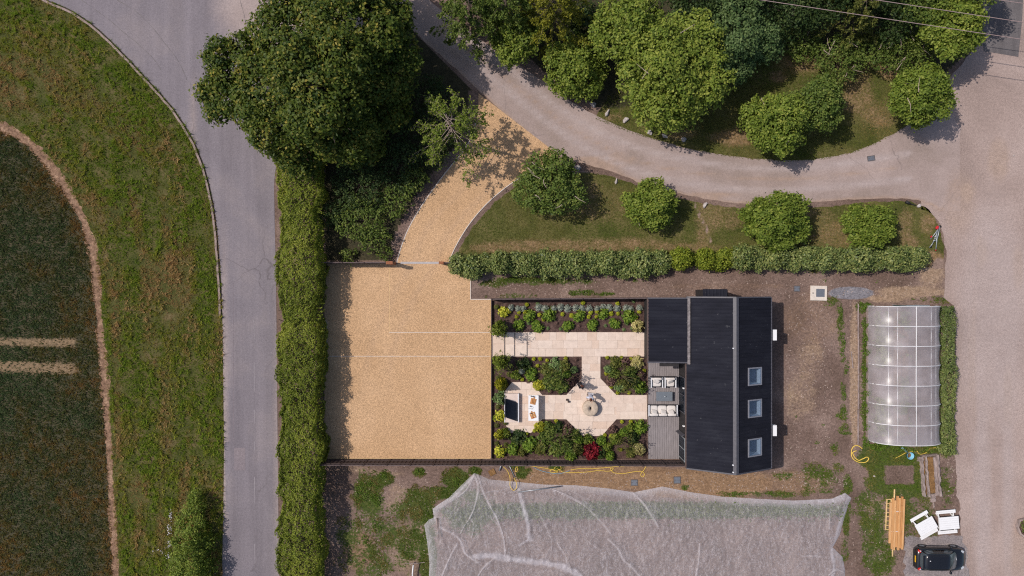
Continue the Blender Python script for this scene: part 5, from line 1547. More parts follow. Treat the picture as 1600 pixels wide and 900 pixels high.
MB().tube([(0, -.6, 0), (0, -.6, .46)], .03, 6).build('support', M['rotten'], t); MB().tube([(.08, .7, 0), (.08, .7, .58)], .03, 6).build('support', M['rotten'], t)

# ------------------------------------------------------------------ hoses, bucket
def hose(label, pts, mat='hose', r=.024, z=.035, smooth=6, name='garden_hose'):
    ln = smooth_line(pts, smooth)
    rs = np.random.default_rng(len(pts))
    path = [(*P(*p), z + .04 * abs(math.sin(i * .9)) * (1 if i % 9 == 4 else .2)) for i, p in enumerate(ln)]
    return tag(MB().tube(path, r, 6).build(name, M[mat], None, True), label, 'hose')
hose('long yellow hose running beside the south fence with two coils', [(806, 724), (809, 733), (806, 737), (806, 731), (812, 728), (830, 728), (850, 731), (860, 733), (868, 735), (877, 732), (874, 728), (867, 730), (866, 735), (872, 737), (862, 738), (860, 735), (870, 732), (877, 736),
      (885, 738), (905, 738), (920, 737), (935, 735), (950, 736), (957, 734), (958, 731), (954, 732), (957, 737), (962, 739), (975, 739.5), (990, 737), (1003, 736.5), (1007, 741), (1004, 745), (1001, 741), (1006, 734), (1012, 724)])
hose('short yellow hose lying straight beside the south fence', [(892, 734), (905, 732), (920, 732), (940, 731), (960, 729), (978, 728), (989, 724)])
hose('yellow hose looping from the fence onto the netting', [(786, 727), (793, 734), (797, 745), (797, 757), (802, 764), (807, 760), (807, 752), (803, 745)], z=.36)
hose('blue hose tangled among the yellow coils', [(834, 730), (842, 734), (852, 737), (862, 739), (872, 740), (882, 738), (890, 735)], 'hose_blue', .025, .03)
hose('yellow hose coiled on the soil beside the polytunnel corner', [(1347, 701), (1342, 697), (1336, 696), (1331, 701), (1330, 711), (1334, 718), (1342, 722), (1352, 722), (1357, 717), (1354, 714), (1347, 717), (1341, 719), (1335, 714), (1332, 707), (1338, 704)], r=.035)
hose('yellow hose running past the blue bucket to the polytunnel', [(1398, 716), (1408, 711), (1416, 707), (1425, 705.5), (1432, 704.5), (1436, 709), (1442, 709), (1448, 706), (1454, 700), (1470, 700)])
t = thing('bucket', 'light blue bucket beside the polytunnel end', 'bucket', (*P(1420.5, 711.5, .2), 0))
MB().lathe([(0, 0), (.19, 0), (.26, .4), (.28, .41), (.27, .42), (.245, .4), (.18, .03), (0, .03)], 24).build('bucket_body', M['bucket'], t, True)
MB().lathe([(0, .12), (.12, .13), (.2, .12)], 18).build('contents', M['rust_soil'], t)
MB().tube([(.27 * math.cos(a), .27 * math.sin(a), .42 - .12 * math.sin((a + .6) * 1.0) ** 2) for a in np.linspace(-.6, 2.55, 14)], .009, 5).build('handle', M['galv'], t)
pole('blue_pipe', 'blue grey pipe lying against the polytunnel end', 'pipe', (1408, 699), (1417, 706), .06, .07, 'hose_blue')

# ------------------------------------------------------------------ car
def build_car():
    cx, cy = P(1470.5, 874, .8)
    t = thing('car', 'black hatchback car parked on the grey gravel patch', 'car', (cx, cy, .012), -.01)
    paint = NT('black_car_paint')
    b = paint.bsdf(paint.ramp(paint.noise(20, 3), [(.3, (.008, .008, .01)), (.7, (.012, .012, .015))]), .22, .5)
    b.inputs['Coat Weight'].default_value = .6; b.inputs['Coat Roughness'].default_value = .06
    pm = paint.done(b)
    st = [(-1.93, .66, .42, .78), (-1.88, .78, .30, .92), (-1.7, .84, .24, .97), (-1.2, .865, .22, .95), (-.4, .865, .22, .93), (.5, .865, .22, .93), (.85, .865, .22, .94), (1.2, .855, .22, .90), (1.55, .82, .24, .83), (1.78, .74, .28, .74), (1.9, .6, .36, .66), (1.94, .45, .42, .58)]
    rings = []
    for x, w, zb, zt in st:
        pr = [(-w * .9, zb), (-w, zb + .14), (-w, zb + (zt - zb) * .6), (-w * .97, zt - .07), (-w * .88, zt - .01), (-w * .5, zt + .02), (0, zt + .03)]
        ring = [(x, y, z) for y, z in pr] + [(x, -y, z) for y, z in pr[-2::-1]] 
        rings.append(ring)
    body = MB().loft(rings).build('body', pm, t, True, fix=True)
    def rrect(x0, x1, w, z, n=32, e=.45):
        out = []
        for i in range(n):
            a = 2 * math.pi * (i + .5) / n
            c, s = math.cos(a), math.sin(a)
            out.append(((x0 + x1) / 2 + (x1 - x0) / 2 * abs(c) ** e * (1 if c > 0 else -1), w * abs(s) ** e * (1 if s > 0 else -1), z))
        return out
    levels = [rrect(-1.78, 1.12, .80, .93), rrect(-1.66, .72, .72, 1.2), rrect(-1.5, .34, .635, 1.42), rrect(-1.42, .25, .58, 1.462), rrect(-1.1, .0, .35, 1.485)]
    MB().loft(levels).build('cabin', pm, t, True, fix=True)
    # windows laid 6 mm proud of the cabin
    def win(i0, i1, v0, v1, name, mat):
        vs, fs = [], []
        cols = list(range(i0, i1 + 1)); vv = np.linspace(v0, v1, 4)
        c = Vector((-.35, 0, .9))
        for v in vv:
            lo, hi, f = (levels[0], levels[1], v * 2) if v < .5 else (levels[1], levels[2], v * 2 - 1)
            for i in cols:
                p = Vector(lo[i % 32]).lerp(Vector(hi[i % 32]), f)
                d = Vector((p.x + .35, p.y * 2.2, .55)).normalized()
                vs.append(tuple(p + d * .012))
        m = len(cols)
        for a in range(len(vv) - 1):
            for k in range(m - 1): fs.append((a * m + k, a * m + k + 1, (a + 1) * m + k + 1, (a + 1) * m + k))
        return MB().add(vs, fs).build(name, mat, t, True, fix=True)
    cg = NT('car_glass'); g = cg.bsdf((.05, .062, .072), .06, .7); cgm = cg.done(g)
    cg2 = NT('windscreen_glass'); g2 = cg2.bsdf(cg2.ramp(cg2.noise(2.5, 4), [(.3, (.035, .05, .058)), (.7, (.16, .2, .22))]), .08, .7); cgm2 = cg2.done(g2)
    win(28, 35, .08, .95, 'windscreen', cgm2)
    win(12, 19, .15, .9, 'rear_window', cgm)
    win(4, 7, .12, .85, 'side_window', cgm); win(8, 11, .12, .85, 'side_window', cgm)
    win(20, 23, .12, .85, 'side_window', cgm); win(24, 27, .12, .85, 'side_window', cgm)
    red = simple('tail_light_red', (.6, .02, .015), .25, .1, 20, .5)
    lamp = simple('headlight_clear', (.55, .57, .6), .12, .1, 20, .6)
    yel = simple('yellow_plate', (.75, .42, .02), .5, .05, 20)
    for s in (-1, 1):
        MB().box((-1.76, s * .68, .93), (.2, .17, .13), rz=-s * .35).build('tail_light', red, t)
        MB().box((-1.72, s * .70, 1.0), (.1, .08, .03), rz=-s * .35).build('reverse_light', lamp, t)
        MB().box((1.62, s * .6, .78), (.26, .2, .07), rz=-s * .5, ry=.25).build('headlight', lamp, t)
        m_ = bpy.data.objects.new('wing_mirror', None); link(m_, t)
        soft_box(MB(), (.62, s * .95, 1.0), (.14, .2, .15)).build('housing', pm, m_, True)
        MB().box((.64, s * .86, .95), (.06, .12, .04)).build('stalk', M['black_plastic'], m_)
        for xx in (-1.22, 1.2):
            w_ = bpy.data.objects.new('wheel', None); link(w_, t)
            mb = MB()
            pr = [(.2, -.1), (.29, -.1), (.315, -.06), (.315, .06), (.29, .1), (.2, .1)]
            vs, fs = [], []
            for k in range(20):
                a = 2 * math.pi * k / 20
                for r, o_ in pr: vs.append((xx + r * math.cos(a), s * .79 + o_, .315 + r * math.sin(a)))
            for k in range(20):
                for q in range(5): fs.append((k * 6 + q, ((k + 1) % 20) * 6 + q, ((k + 1) % 20) * 6 + q + 1, k * 6 + q + 1))
            mb.add(vs, fs).build('tyre', M['black_plastic'], w_, True, fix=True)
            rim = MB().tube([(xx, s * .79 - .09, .315), (xx, s * .79 + .09, .315)], .2, 16); rim.build('rim', M['galv'], w_)
        for xx in (-.85, .05): MB().box((xx, s * .868, .82), (.16, .02, .03)).build('door_handle', pm, t)
        MB().box((-.55, s * .52, 1.475), (1.5, .03, .03)).build('roof_bar', M['black_plastic'], t)
    MB().box((-1.945, 0, .72), (.02, .5, .12)).build('number_plate', yel, t)
    MB().box((-1.9, 0, .5), (.1, 1.3, .16)).build('bumper', M['black_plastic'], t)
    MB().box((1.9, 0, .45), (.1, .9, .16)).build('bumper', M['black_plastic'], t)
    for s, a in ((-.25, .25), (.28, .3)): MB().box((.98, s, 1.02), (.03, .5, .015), rz=a, ry=.5).build('wiper', M['white_frame'] if s > 0 else M['black_plastic'], t)
    MB().tube([(-1.2, 0, 1.475), (-1.32, 0, 1.6)], [.012, .006], 5).build('aerial', M['black_plastic'], t)
    MB().box((-1.25, .12, 1.486), (.08, .06, .012)).build('roof_sticker', M['white_frame'], t)
    MB().box((-1.62, 0, 1.36), (.2, 1.0, .03), ry=.1).build('spoiler', pm, t)
build_car()

# ------------------------------------------------------------------ picnic tables, timber, trough, trolley
def picnic(label, px, py, rz):
    t = thing('picnic_table', label, 'picnic table', (*P(px, py, .75), 0), rz, 'white picnic tables on the gravel edge')
    for i in range(6): MB().box((0, -.40 + i * .162, .74), (1.52, .155, .04)).build('table_plank', M['white_paint'], t)
    for s in (1, -1):
        for k in range(2): MB().box((0, s * (.72 + k * .13), .45), (1.5, .122, .04)).build('bench_plank', M['white_paint'], t)
    for s in (-1, 1):
        MB().box((s * .58, 0, .42), (.05, 1.66, .09)).build('bearer', M['white_paint'], t)
        MB().box((s * .58, 0, .69), (.05, .84, .07)).build('bearer', M['white_paint'], t)
        for q in (-1, 1): MB().box((s * .53, q * .42, .36), (.05, .1, .8), rx=q * .42).build('leg', M['white_paint'], t)
picnic('white picnic table turned askew, beside the old trough', 1447.5, 822.5, .52)
picnic('white picnic table standing square to the yard edge', 1483, 817.5, .09)

def rot2(x, y, a): return x * math.cos(a) - y * math.sin(a), x * math.sin(a) + y * math.cos(a)
r5 = random.Random(5)
tx, ty = P(1401.5, 818, .2); ta = -.035
for i, (x0, y0, y1) in enumerate([(-.52, 1.62, -1.55), (-.35, 1.98, -1.98), (-.18, 1.8, -2.08), (-.01, 2.14, -1.85), (.16, 2.0, -2.06), (.33, 2.12, -1.9), (.49, 1.92, -2.0)]):
    c = rot2(x0, (y0 + y1) / 2, ta)
    o = MB().box((0, 0, 0), (.152, y0 - y1, .09)).box((0, 0, .047), (.12, (y0 - y1) * .98, .004)).build('timber_plank', M['pine'], None, loc=(tx + c[0], ty + c[1], .165 + r5.uniform(-.0, .03)), rot=(0, 0, ta + r5.uniform(-.009, .009)))
    tag(o, ['sawn orange plank on the timber stack, first from its ladder side', 'sawn orange plank on the timber stack, second from its ladder side', 'sawn orange plank on the timber stack, third from its ladder side', 'sawn orange plank in the middle of the timber stack',
            'sawn orange plank on the timber stack, third from the table side', 'sawn orange plank on the timber stack, second from the table side', 'sawn orange plank on the timber stack, first from the table side'][i], 'plank', 'sawn planks stacked on the grass')
for (x0, ya, yb, lab) in ((-.2, 2.62, .2, 'round pale pole sticking out of the north end of the timber stack'), (-.18, -.3, -2.62, 'round pale pole sticking out of the south end of the timber stack')):
    a = rot2(x0, ya, ta); b = rot2(x0, yb, ta)
    tag(MB().tube([(tx + a[0], ty + a[1], .058), (tx + b[0], ty + b[1], .058)], .058, 10).build('round_pole', M['pine_pale'], None, True), lab, 'pole')
for yy, lab in ((.95, 'white strap across the north part of the timber stack'), (-.62, 'white strap across the south part of the timber stack')):
    c = rot2(-.02, yy, ta)
    tag(MB().box((0, 0, 0), (1.13, .03, .008)).build('strap', M['white_frame'], None, loc=(tx + c[0], ty + c[1], .224), rot=(0, 0, ta)), lab, 'strap', 'straps on the timber stack')
t = thing('wooden_ladder', 'pale wooden ladder lying beside the timber stack', 'ladder', (*P(1388.5, 804, .1), 0), -.045)
for s in (-1, 1): MB().box((s * .17, 0, .06), (.06, 2.42, .09)).build('rail', M['pine_pale'], t)
for i in range(8): MB().box((0, -1.18 + i * .337, .06), (.3, .05, .05)).build('rung', M['pine_pale'], t)
# old trough
t = thing('trough', 'old crumbling timber trough full of rusty brown soil', 'trough', (*P(1455, 745, .2), 0), .075)
rs = np.random.default_rng(6)
def rough_bar(x0, x1, y0, y1, h, nm, mat):
    rings = []
    for k in range(16):
        y = y0 + (y1 - y0) * k / 15
        j = rs.normal(0, .022, 4)
        rings.append([(x0 + j[0], y, 0), (x0 + j[1] + .02, y, h + j[2] * 1.2), (x1 + j[3] - .02, y, h + j[0]), (x1 + j[2], y, 0)])
    MB().loft(rings).build(nm, M[mat], t, fix=True)
rough_bar(-.72, -.56, 1.6, -1.5, .3, 'side_board', 'rotten'); rough_bar(.52, .68, 1.7, -1.55, .32, 'side_board', 'rotten'); rough_bar(-.36, -.22, 1.65, -1.55, .26, 'divider_board', 'rotten')
rough_bar(-.56, -.36, 1.5, -1.4, .1, 'soil', 'rust_soil'); rough_bar(-.22, .3, 1.5, -1.3, .14, 'soil', 'rust_soil'); rough_bar(.3, .52, 1.5, -1.5, .2, 'crumbled_edge', 'rotten')
rough_bar(-.1, .3, -1.35, -2.0, .12, 'broken_end', 'rotten'); rough_bar(-.9, -.5, 1.6, 1.25, .2, 'root_clump', 'rotten'); rough_bar(0.06, .16, -1.9, -2.5, .1, 'splinter', 'rotten'); rough_bar(-.62, .6, 1.74, 1.6, .25, 'end_board', 'rotten')
# folded trolley on the lawn
t = thing('folded_trolley', 'folded grey steel trolley with red grips lying on the lawn corner', 'trolley', (*P(1461, 373), .01), 0)
def q3(px, py, z): a = P(px, py); b = P(1461, 373); return (a[0] - b[0], a[1] - b[1], z)
fr = MB()
for a, b in (((1466, 354), (1453, 374)), ((1466, 355), (1462, 378)), ((1464, 357), (1457, 378)), ((1462, 362), (1461, 392)), ((1457, 377), (1451, 387)), ((1458, 370), (1464, 371)), ((1456, 376), (1463, 377)), ((1462, 376), (1459, 372))):
    fr.tube([q3(*a, .16), q3((a[0] + b[0]) / 2, (a[1] + b[1]) / 2, .18), q3(*b, .06)], .032, 6)
fr.build('frame', M['galv'], t, True)
for px, py, r in ((1462, 356, .09), (1453, 370, .05), (1460, 391, .03)):
    p = q3(px, py, .17); soft_box(MB(), p, (r * 2.2, r * 3, r * 1.6), rz=-.5).build('grip', M['red_paint'], t, True)
for px, py in ((1468, 354), (1453, 386)):
    p = q3(px, py, .08); MB().tube([(p[0], p[1], .02), (p[0] + .05, p[1] + .02, .1)], .08, 12).build('wheel', M['black_plastic'], t)
t = thing('garden_spotlight', 'small black garden spotlight lying in the lawn corner', 'lamp', (*P(1420, 318), .006), -.25)
MB().tube([(-.32, .06, .12), (-.1, 0, .14), (.1, -.02, .14)], [.13, .1, .05], 10).build('lamp_head', M['black_plastic'], t, True)
MB().tube([(0, 0, 0), (0, 0, .14)], .03, 6).build('stake', M['black_plastic'], t)
MB().box((.32, -.02, .05), (.5, .07, .06)).build('base_bar', M['black_plastic'], t)

# ------------------------------------------------------------------ covers, slab, stones
def cover(label, px, py, w, d, rz=0.0):
    z = .0
    t = thing('manhole_cover', label, 'manhole cover', (*P(px, py), .0), rz)
    MB().box((0, 0, .012), (w, d, .035)).build('frame', M['iron'], t)
    MB().box((0, 0, .03), (w - .12, d - .12, .016)).build('lid', M['grey_metal'], t)
    for s in (-1, 1): MB().box((s * w * .28, 0, .042), (.1, .04, .012)).build('lifting_eye', M['iron'], t)
cover('square metal cover in the soil below the red maple', 991, 754, .56, .5)
cover('square metal cover in the soil nearer the house corner', 1058, 750, .56, .56)
cover('small dark metal cover north east of the house', 1245, 451, .5, .46)
cover('grey metal cover in the lane above the fourth lawn bush', 1361, 247.5, .6, .42, .15)
t = thing('concrete_slab', 'cream concrete slab with a grey inset cover', 'slab', (*P(1278.5, 458), 0), -.02)
MB().box((0, 0, .05), (1.28, 1.15, .1)).build('slab_base', M['concrete'], t)
MB().box((.12, .02, .105), (.66, .62, .02)).build('inset_cover', M['grey_metal'], t)
MB().lathe([(0, .1), (.05, .1), (.05, .12), (0, .12)], 10, (-.45, 0, 0)).build('key_hole', M['iron'], t)
def stone(label, px, py, s, seed):
    rs = np.random.default_rng(seed)
    bm = bmesh.new(); bmesh.ops.create_icosphere(bm, subdivisions=2, radius=1)
    for v in bm.verts:
        n = v.co.normalized()
        k = 1 + .22 * math.sin(n.x * 3 + seed) + .18 * math.sin(n.y * 4 + seed * 2) + .1 * math.sin(n.z * 5 + seed) + rs.normal(0, .04)
        v.co = Vector((n.x * s * k, n.y * s * k * .7, max(-.3, n.z) * s * k * .7))
    me = bpy.data.meshes.new('boulder'); bm.to_mesh(me); bm.free(); me.materials.append(M['stone'])
    o = obj('boulder', me, None, (*P(px, py), s * .15), (0, 0, rs.uniform(0, 3)))
    tag(o, label, 'stone', 'stones set along the lane')
for i, (px, py, s, lab) in enumerate([(926, 163, .27, 'grey stone on the north lane edge, in the shade below the bright bush'), (949, 176.5, .26, 'pale stone on the north lane edge, second from the bright bush'), (977, 188, .25, 'grey stone on the north lane edge, third from the bright bush'),
        (1015, 207.5, .24, 'light stone on the north lane edge, fourth from the bright bush'), (1039, 212.5, .26, 'grey stone on the north lane edge, below the large green tree'), (1068, 218, .24, 'grey stone on the north lane edge, last of the row'),
        (902, 262, .28, 'grey stone beside the dark lawn bush'), (963, 283, .2, 'small white stone on the lawn edge between two bushes'), (1101, 320.5, .22, 'white stone on the lawn edge beside the worn trail'), (1435, 322, .17, 'small grey stone beside the black spotlight'),
        (1366, 744, .1, 'small white stone in the grass west of the bare rectangle'), (1482, 767, .08, 'tiny white stone beside the old trough'), (1584, 238 + 5, .07, 'tiny pale stone on the open yard')]):
    stone(lab, px, py, s, i + 3)
# timber edging strip between soil and tunnel
t = thing('edging_timber', 'long thin weathered timber edging beside the sandy strip', 'edging', (*P(1340.5, 590), 0))
for i in range(4): MB().box((rs.normal(0, .02), 4.4 - i * 2.75, .05), (.07, 2.7, .12)).build('timber', M['rotten'], t)
t = thing('old_plank', 'short dark plank lying on the sandy strip', 'plank', (*P(1331, 562), .0), .1)
MB().box((0, 0, .03), (.07, 1.3, .05)).build('plank', M['rotten'], t)
t = thing('rubble_board', 'flat brown board lying on the soil by the grey pipe', 'board', (*P(769, 738), 0), .5)
MB().box((0, 0, .03), (.5, .45, .05)).build('board', M['rust_soil'], t)

# ------------------------------------------------------------------ overhead cables
for (a, b, z, lab) in (((1150, -6), (1640, 68), 5.75, 'overhead cable, the lowest of three crossing the wood'), ((1330, -6), (1640, 41), 6.0, 'overhead cable, the middle one crossing the wood'), ((1500, -8.5), (1640, 11), 6.2, 'overhead cable, the highest one at the corner of the road')):
    d = ((b[0] - a[0]) / 490.0, (b[1] - a[1]) / 490.0)
    A = (a[0] - d[0] * 600, a[1] - d[1] * 600); B = (b[0] + d[0] * 300, b[1] + d[1] * 300)
    pts = [(*P(A[0] + (B[0] - A[0]) * k / 24, A[1] + (B[1] - A[1]) * k / 24, z), z) for k in range(25)]
    tag(MB().tube(pts, .024, 6).build('overhead_cable', M['cable'], None, True), lab, 'cable', 'overhead cables across the wood')

# ------------------------------------------------------------------ people
def skin_mesh(name, nodes, edges, mat, levels=2, root=0):
    me = bpy.data.meshes.new(name)
    me.from_pydata([n[0] for n in nodes], edges, [])
    o = bpy.data.objects.new(name, me); COL.objects.link(o)
    md = o.modifiers.new('Skin', 'SKIN'); md.use_smooth_shade = True
    sb = o.modifiers.new('Sub', 'SUBSURF'); sb.levels = levels; sb.render_levels = levels
    if not me.skin_vertices: 
        bm = bmesh.new(); bm.from_mesh(me); bm.verts.layers.skin.verify(); bm.to_mesh(me); bm.free()
    for i, n in enumerate(nodes):
        r = n[1]
        me.skin_vertices[0].data[i].radius = r if isinstance(r, tuple) else (r, r)
        me.skin_vertices[0].data[i].use_root = (i == root)
    dg = bpy.context.evaluated_depsgraph_get(); dg.update()
    ev = bpy.data.meshes.new_from_object(o.evaluated_get(dg))
    bpy.data.objects.remove(o)
    ev.name = name
    ev.materials.clear(); ev.materials.append(mat)
    ev.polygons.foreach_set('use_smooth', np.ones(len(ev.polygons), dtype=bool))
    return ev

def person(label, px, py, rz, lean, armpose, hair, top, trousers, skin, stripe=None):
    bx, by = P(px, py)
    t = thing('person', label, 'person', (bx, by, .057), rz)
    def ln(z): return -lean * max(0.0, z - .95) / .75      # forward is -y
    J = {}
    def V(x, y, z): return (x, y + ln(z), z - .12 * lean * max(0, z - .95))
    nodes, edges, idx = [], [], {}
    def add(k, p, r, par=None):
        idx[k] = len(nodes); nodes.append((p, r))
        if par: edges.append((idx[par], idx[k]))
    add('pelvis', V(0, 0, .95), (.15, .11)); add('waist', V(0, 0, 1.1), (.125, .095), 'pelvis'); add('chest', V(0, 0, 1.32), (.155, .11), 'waist'); add('collar', V(0, .01, 1.44), (.085, .07), 'chest')
    add('neck', V(0, 0, 1.5), .05, 'collar'); add('jaw', V(0, -.02, 1.57), .068, 'neck'); add('head', V(0, -.01, 1.65), (.085, .095), 'jaw'); add('skull', V(0, 0, 1.715), (.07, .08), 'head')
    add('nose', V(0, -.115, 1.63), .012, 'head')
    for s, n in ((1, 'l'), (-1, 'r')):
        add('sh' + n, V(s * .17, .01, 1.41), .062, 'chest')
        e, w, h = armpose[n]
        E = V(s * e[0], e[1], e[2]); W = V(s * w[0], w[1], w[2]); Hd = V(s * h[0], h[1], h[2])
        add('el' + n, E, .045, 'sh' + n); add('wr' + n, W, .03, 'el' + n); add('pa' + n, Hd, (.042, .02), 'wr' + n)
        d = Vector(Hd) - Vector(W); d.normalize(); side = d.cross(Vector((0, 0, 1)))
        if side.length < .1: side = Vector((0, 1, 0))
        side.normalize()
        for q in range(4):
            b = Vector(Hd) + side * (.03 - .02 * q) + d * .02
            L = (.06, .075, .07, .055)[q]
            add('f%d%s' % (q, n), tuple(b + d * L * .5), .0095, 'pa' + n); add('g%d%s' % (q, n), tuple(b + d * L + Vector((0, 0, -.02))), .0085, 'f%d%s' % (q, n))
        add('th' + n, tuple(Vector(W).lerp(Vector(Hd), .6) + side * .045 + d * .02), .0105, 'pa' + n)
        add('hip' + n, (s * .085, 0, .88), .098, 'pelvis'); add('kn' + n, (s * .1, -.02, .49), .062, 'hip' + n); add('an' + n, (s * .1, .01, .1), .04, 'kn' + n); add('to' + n, (s * .11, -.15, .035), .038, 'an' + n)
    obj('body', skin_mesh('body', nodes, edges, skin), t)
    def sub(keys, grow, name, mat):
        ii = [idx[k] for k in keys]; mp = {a: i for i, a in enumerate(ii)}
        nn = [(nodes[a][0], tuple(v + grow for v in nodes[a][1]) if isinstance(nodes[a][1], tuple) else nodes[a][1] + grow) for a in ii]
        ee = [(mp[a], mp[b]) for a, b in edges if a in mp and b in mp]
        obj(name, skin_mesh(name, nn, ee, mat), t)
    sub(['pelvis', 'waist', 'chest', 'collar', 'shl', 'shr', 'ell', 'elr'], .022, 'top', top)
    sub(['pelvis', 'hipl', 'hipr', 'knl', 'knr', 'anl', 'anr'], .018, 'trousers', trousers)
    for n in 'lr':
        a = Vector(nodes[idx['an' + n]][0]); b = Vector(nodes[idx['to' + n]][0])
        soft_box(MB(), ((a.x + b.x) / 2, (a.y + b.y) / 2 - .01, .04), (.1, .27, .08)).build('shoe', M['black_plastic'], t, True)
    # hair: cap over the skull and a length down the back
    hc = Vector(nodes[idx['head']][0]) + Vector((0, .015, .03))
    bm = bmesh.new(); bmesh.ops.create_uvsphere(bm, u_segments=18, v_segments=12, radius=1)
    for v in bm.verts:
        n = v.co.copy()
        fr = n.y < -.25 and n.z < .35
        k = .82 if fr else 1.0
        v.co = Vector((n.x * .105 * k, n.y * .122 * k, n.z * (.115 if n.z > 0 else (.26 if n.y > 0 else .06)) * k)) + hc + Vector((0, .012 if n.z < 0 else 0, .01))
    me = bpy.data.meshes.new('hair'); bm.to_mesh(me); bm.free(); me.materials.append(hair)
    me.polygons.foreach_set('use_smooth', np.ones(len(me.polygons), dtype=bool))
    obj('hair', me, t)
    hp = Vector(nodes[idx['head']][0])
    for s in (-1, 1):
        MB().lathe([(0, -.012), (.012, 0), (0, .012)], 8, tuple(hp + Vector((s * .035, -.095, .005)))).build('eye', M['black_plastic'], t)
    return t
skin_m = simple('skin', (.5, .3, .22), .6, .06, 20)
def stripes():
    t = NT('striped_cotton')
    w = t.n('ShaderNodeTexWave', wave_type='BANDS', bands_direction='X'); w.inputs['Scale'].default_value = 5.0
    t.l(t.pos(), w.inputs['Vector'])
    return t.done(t.bsdf(t.ramp(w.outputs['Fac'], [(.45, (.8, .78, .8)), (.6, (.32, .38, .55))]), .9, .1))
arms_down = {'l': ((.27, -.02, 1.14), (.27, -.16, .95), (.26, -.24, .9)), 'r': ((.27, -.02, 1.14), (.22, -.22, 1.02), (.16, -.3, 1.02))}
arms_fwd = {'l': ((.3, -.1, 1.2), (.22, -.33, 1.15), (.2, -.41, 1.15)), 'r': ((.3, -.1, 1.2), (.2, -.3, 1.05), (.18, -.38, 1.03))}
person('person in dark clothes with reddish brown hair standing on the paving', 904.6, 599.5, 2.1, .12, arms_down, simple('red_brown_hair', (.075, .022, .014), .6, .3, 40), simple('black_top', (.02, .018, .022), .9, .2, 30), simple('dark_trousers', (.025, .02, .024), .9, .2, 30), skin_m)
person('person in a white and blue striped top bending toward the millstone', 920.6, 614.0, -.25, .32, arms_fwd, simple('brown_hair', (.10, .035, .018), .6, .3, 40), stripes(), simple('pale_trousers', (.5, .48, .5), .9, .1, 30), skin_m)

# ------------------------------------------------------------------ garden plants
PLANT_PROTO = {}
def plant_proto(kind, var):
    key = (kind, var)
    if key in PLANT_PROTO: return PLANT_PROTO[key]
    rg = np.random.default_rng(hash(kind) % 1000 + var * 31 if False else sum(map(ord, kind)) * 7 + var * 31)
    if kind.startswith('mound_'):
        mat = kind[6:]
        lob = [(0, 0, .35, .75, .6)] + [(math.cos(a) * .42, math.sin(a) * .42, .32 + rg.uniform(-.1, .12), .48, .42) for a in np.arange(5) * 1.2566 + rg.uniform(0, 1)]
        me = crown_mesh('foliage', lob, 150, 4, .34, .17, .10, M[mat], rg, .5, .2, .15)
    elif kind.startswith('leafy_'):
        mat = kind[6:]
        lob = [(0, 0, .4, .6, .5)] + [(math.cos(a) * .5, math.sin(a) * .5, .3 + rg.uniform(-.1, .15), .38, .34) for a in np.arange(6) * 1.047 + rg.uniform(0, 1)]
        me = crown_mesh('foliage', lob, 62, 5, .42, .2, .14, M[mat], rg, .5, .24, .15)
    elif kind.startswith('tuft_'):
        mat = kind[5:]
        n = 150; a = rg.uniform(0, 6.283, n); q = rg.uniform(.1, 1, n)
        C = np.stack([np.cos(a) * q * .8, np.sin(a) * q * .8, .25 + .5 * (1 - q) + rg.uniform(0, .25, n)], 1)
        N = np.stack([np.cos(a) * .3, np.sin(a) * .3, np.full(n, .8)], 1) + rg.normal(0, .3, (n, 3))
        me = leaf_mesh('foliage', C, N, .42, .12, .5 + rg.normal(0, .22, n), M[mat], rg)
    elif kind.startswith('loose_'):
        mat = kind[6:]
        C = []
        for i in range(19):
            a = i * 2.4; d = rg.uniform(.15, .95); z = .55 + .45 * rg.random()
            p = np.array([math.cos(a) * d, math.sin(a) * d, z])
            C.append(p + rg.normal(0, .09, (20, 3)))
        C = np.concatenate(C)
        me = leaf_mesh('foliage', C, rg.normal(0, .6, C.shape) + [0, 0, .5], .12, .055, .5 + rg.normal(0, .2, len(C)), M[mat], rg)
    elif kind.startswith('cone_'):
        mat = kind[5:]
        n = 900; z = 1 - np.sqrt(rg.random(n)) * .98; a = rg.uniform(0, 6.283, n); r = (1 - z) ** .8 * rg.uniform(.75, 1.05, n)
        C = np.stack([np.cos(a) * r, np.sin(a) * r, z], 1)
        N = np.stack([np.cos(a), np.sin(a), np.full(n, .7)], 1) * .7 + rg.normal(0, .5, (n, 3))
        me = leaf_mesh('foliage', C, N, .3, .14, .5 + rg.normal(0, .2, n), M[mat], rg)
    st = MB()
    tall = kind.startswith('loose_') or kind.startswith('cone_')
    for i in range(7 if kind.startswith('loose_') else 4):
        a = i * 2.2 + .4; d = .75 if kind.startswith('loose_') else .35
        st.tube([(math.cos(a) * .03, math.sin(a) * .03, -.02), (math.cos(a) * d * .35, math.sin(a) * d * .35, .45), (math.cos(a) * d, math.sin(a) * d, .85 if tall else .5)], [.04, .025, .01], 5)
    PLANT_PROTO[key] = (me, st.mesh('stems', M['stem']))
    return PLANT_PROTO[key]
rp = random.Random(77)
ORD = ['first', 'second', 'third', 'fourth', 'fifth', 'sixth', 'seventh', 'eighth', 'ninth', 'tenth', 'eleventh', 'twelfth', 'thirteenth', 'fourteenth', 'fifteenth', 'sixteenth', 'seventeenth', 'eighteenth', 'nineteenth', 'twentieth']
def nth(spots):
    """spots with their place in the row, counted from the parking court towards the house"""
    return [(ORD[i] + ' from the court', s) for i, s in enumerate(sorted(spots))]
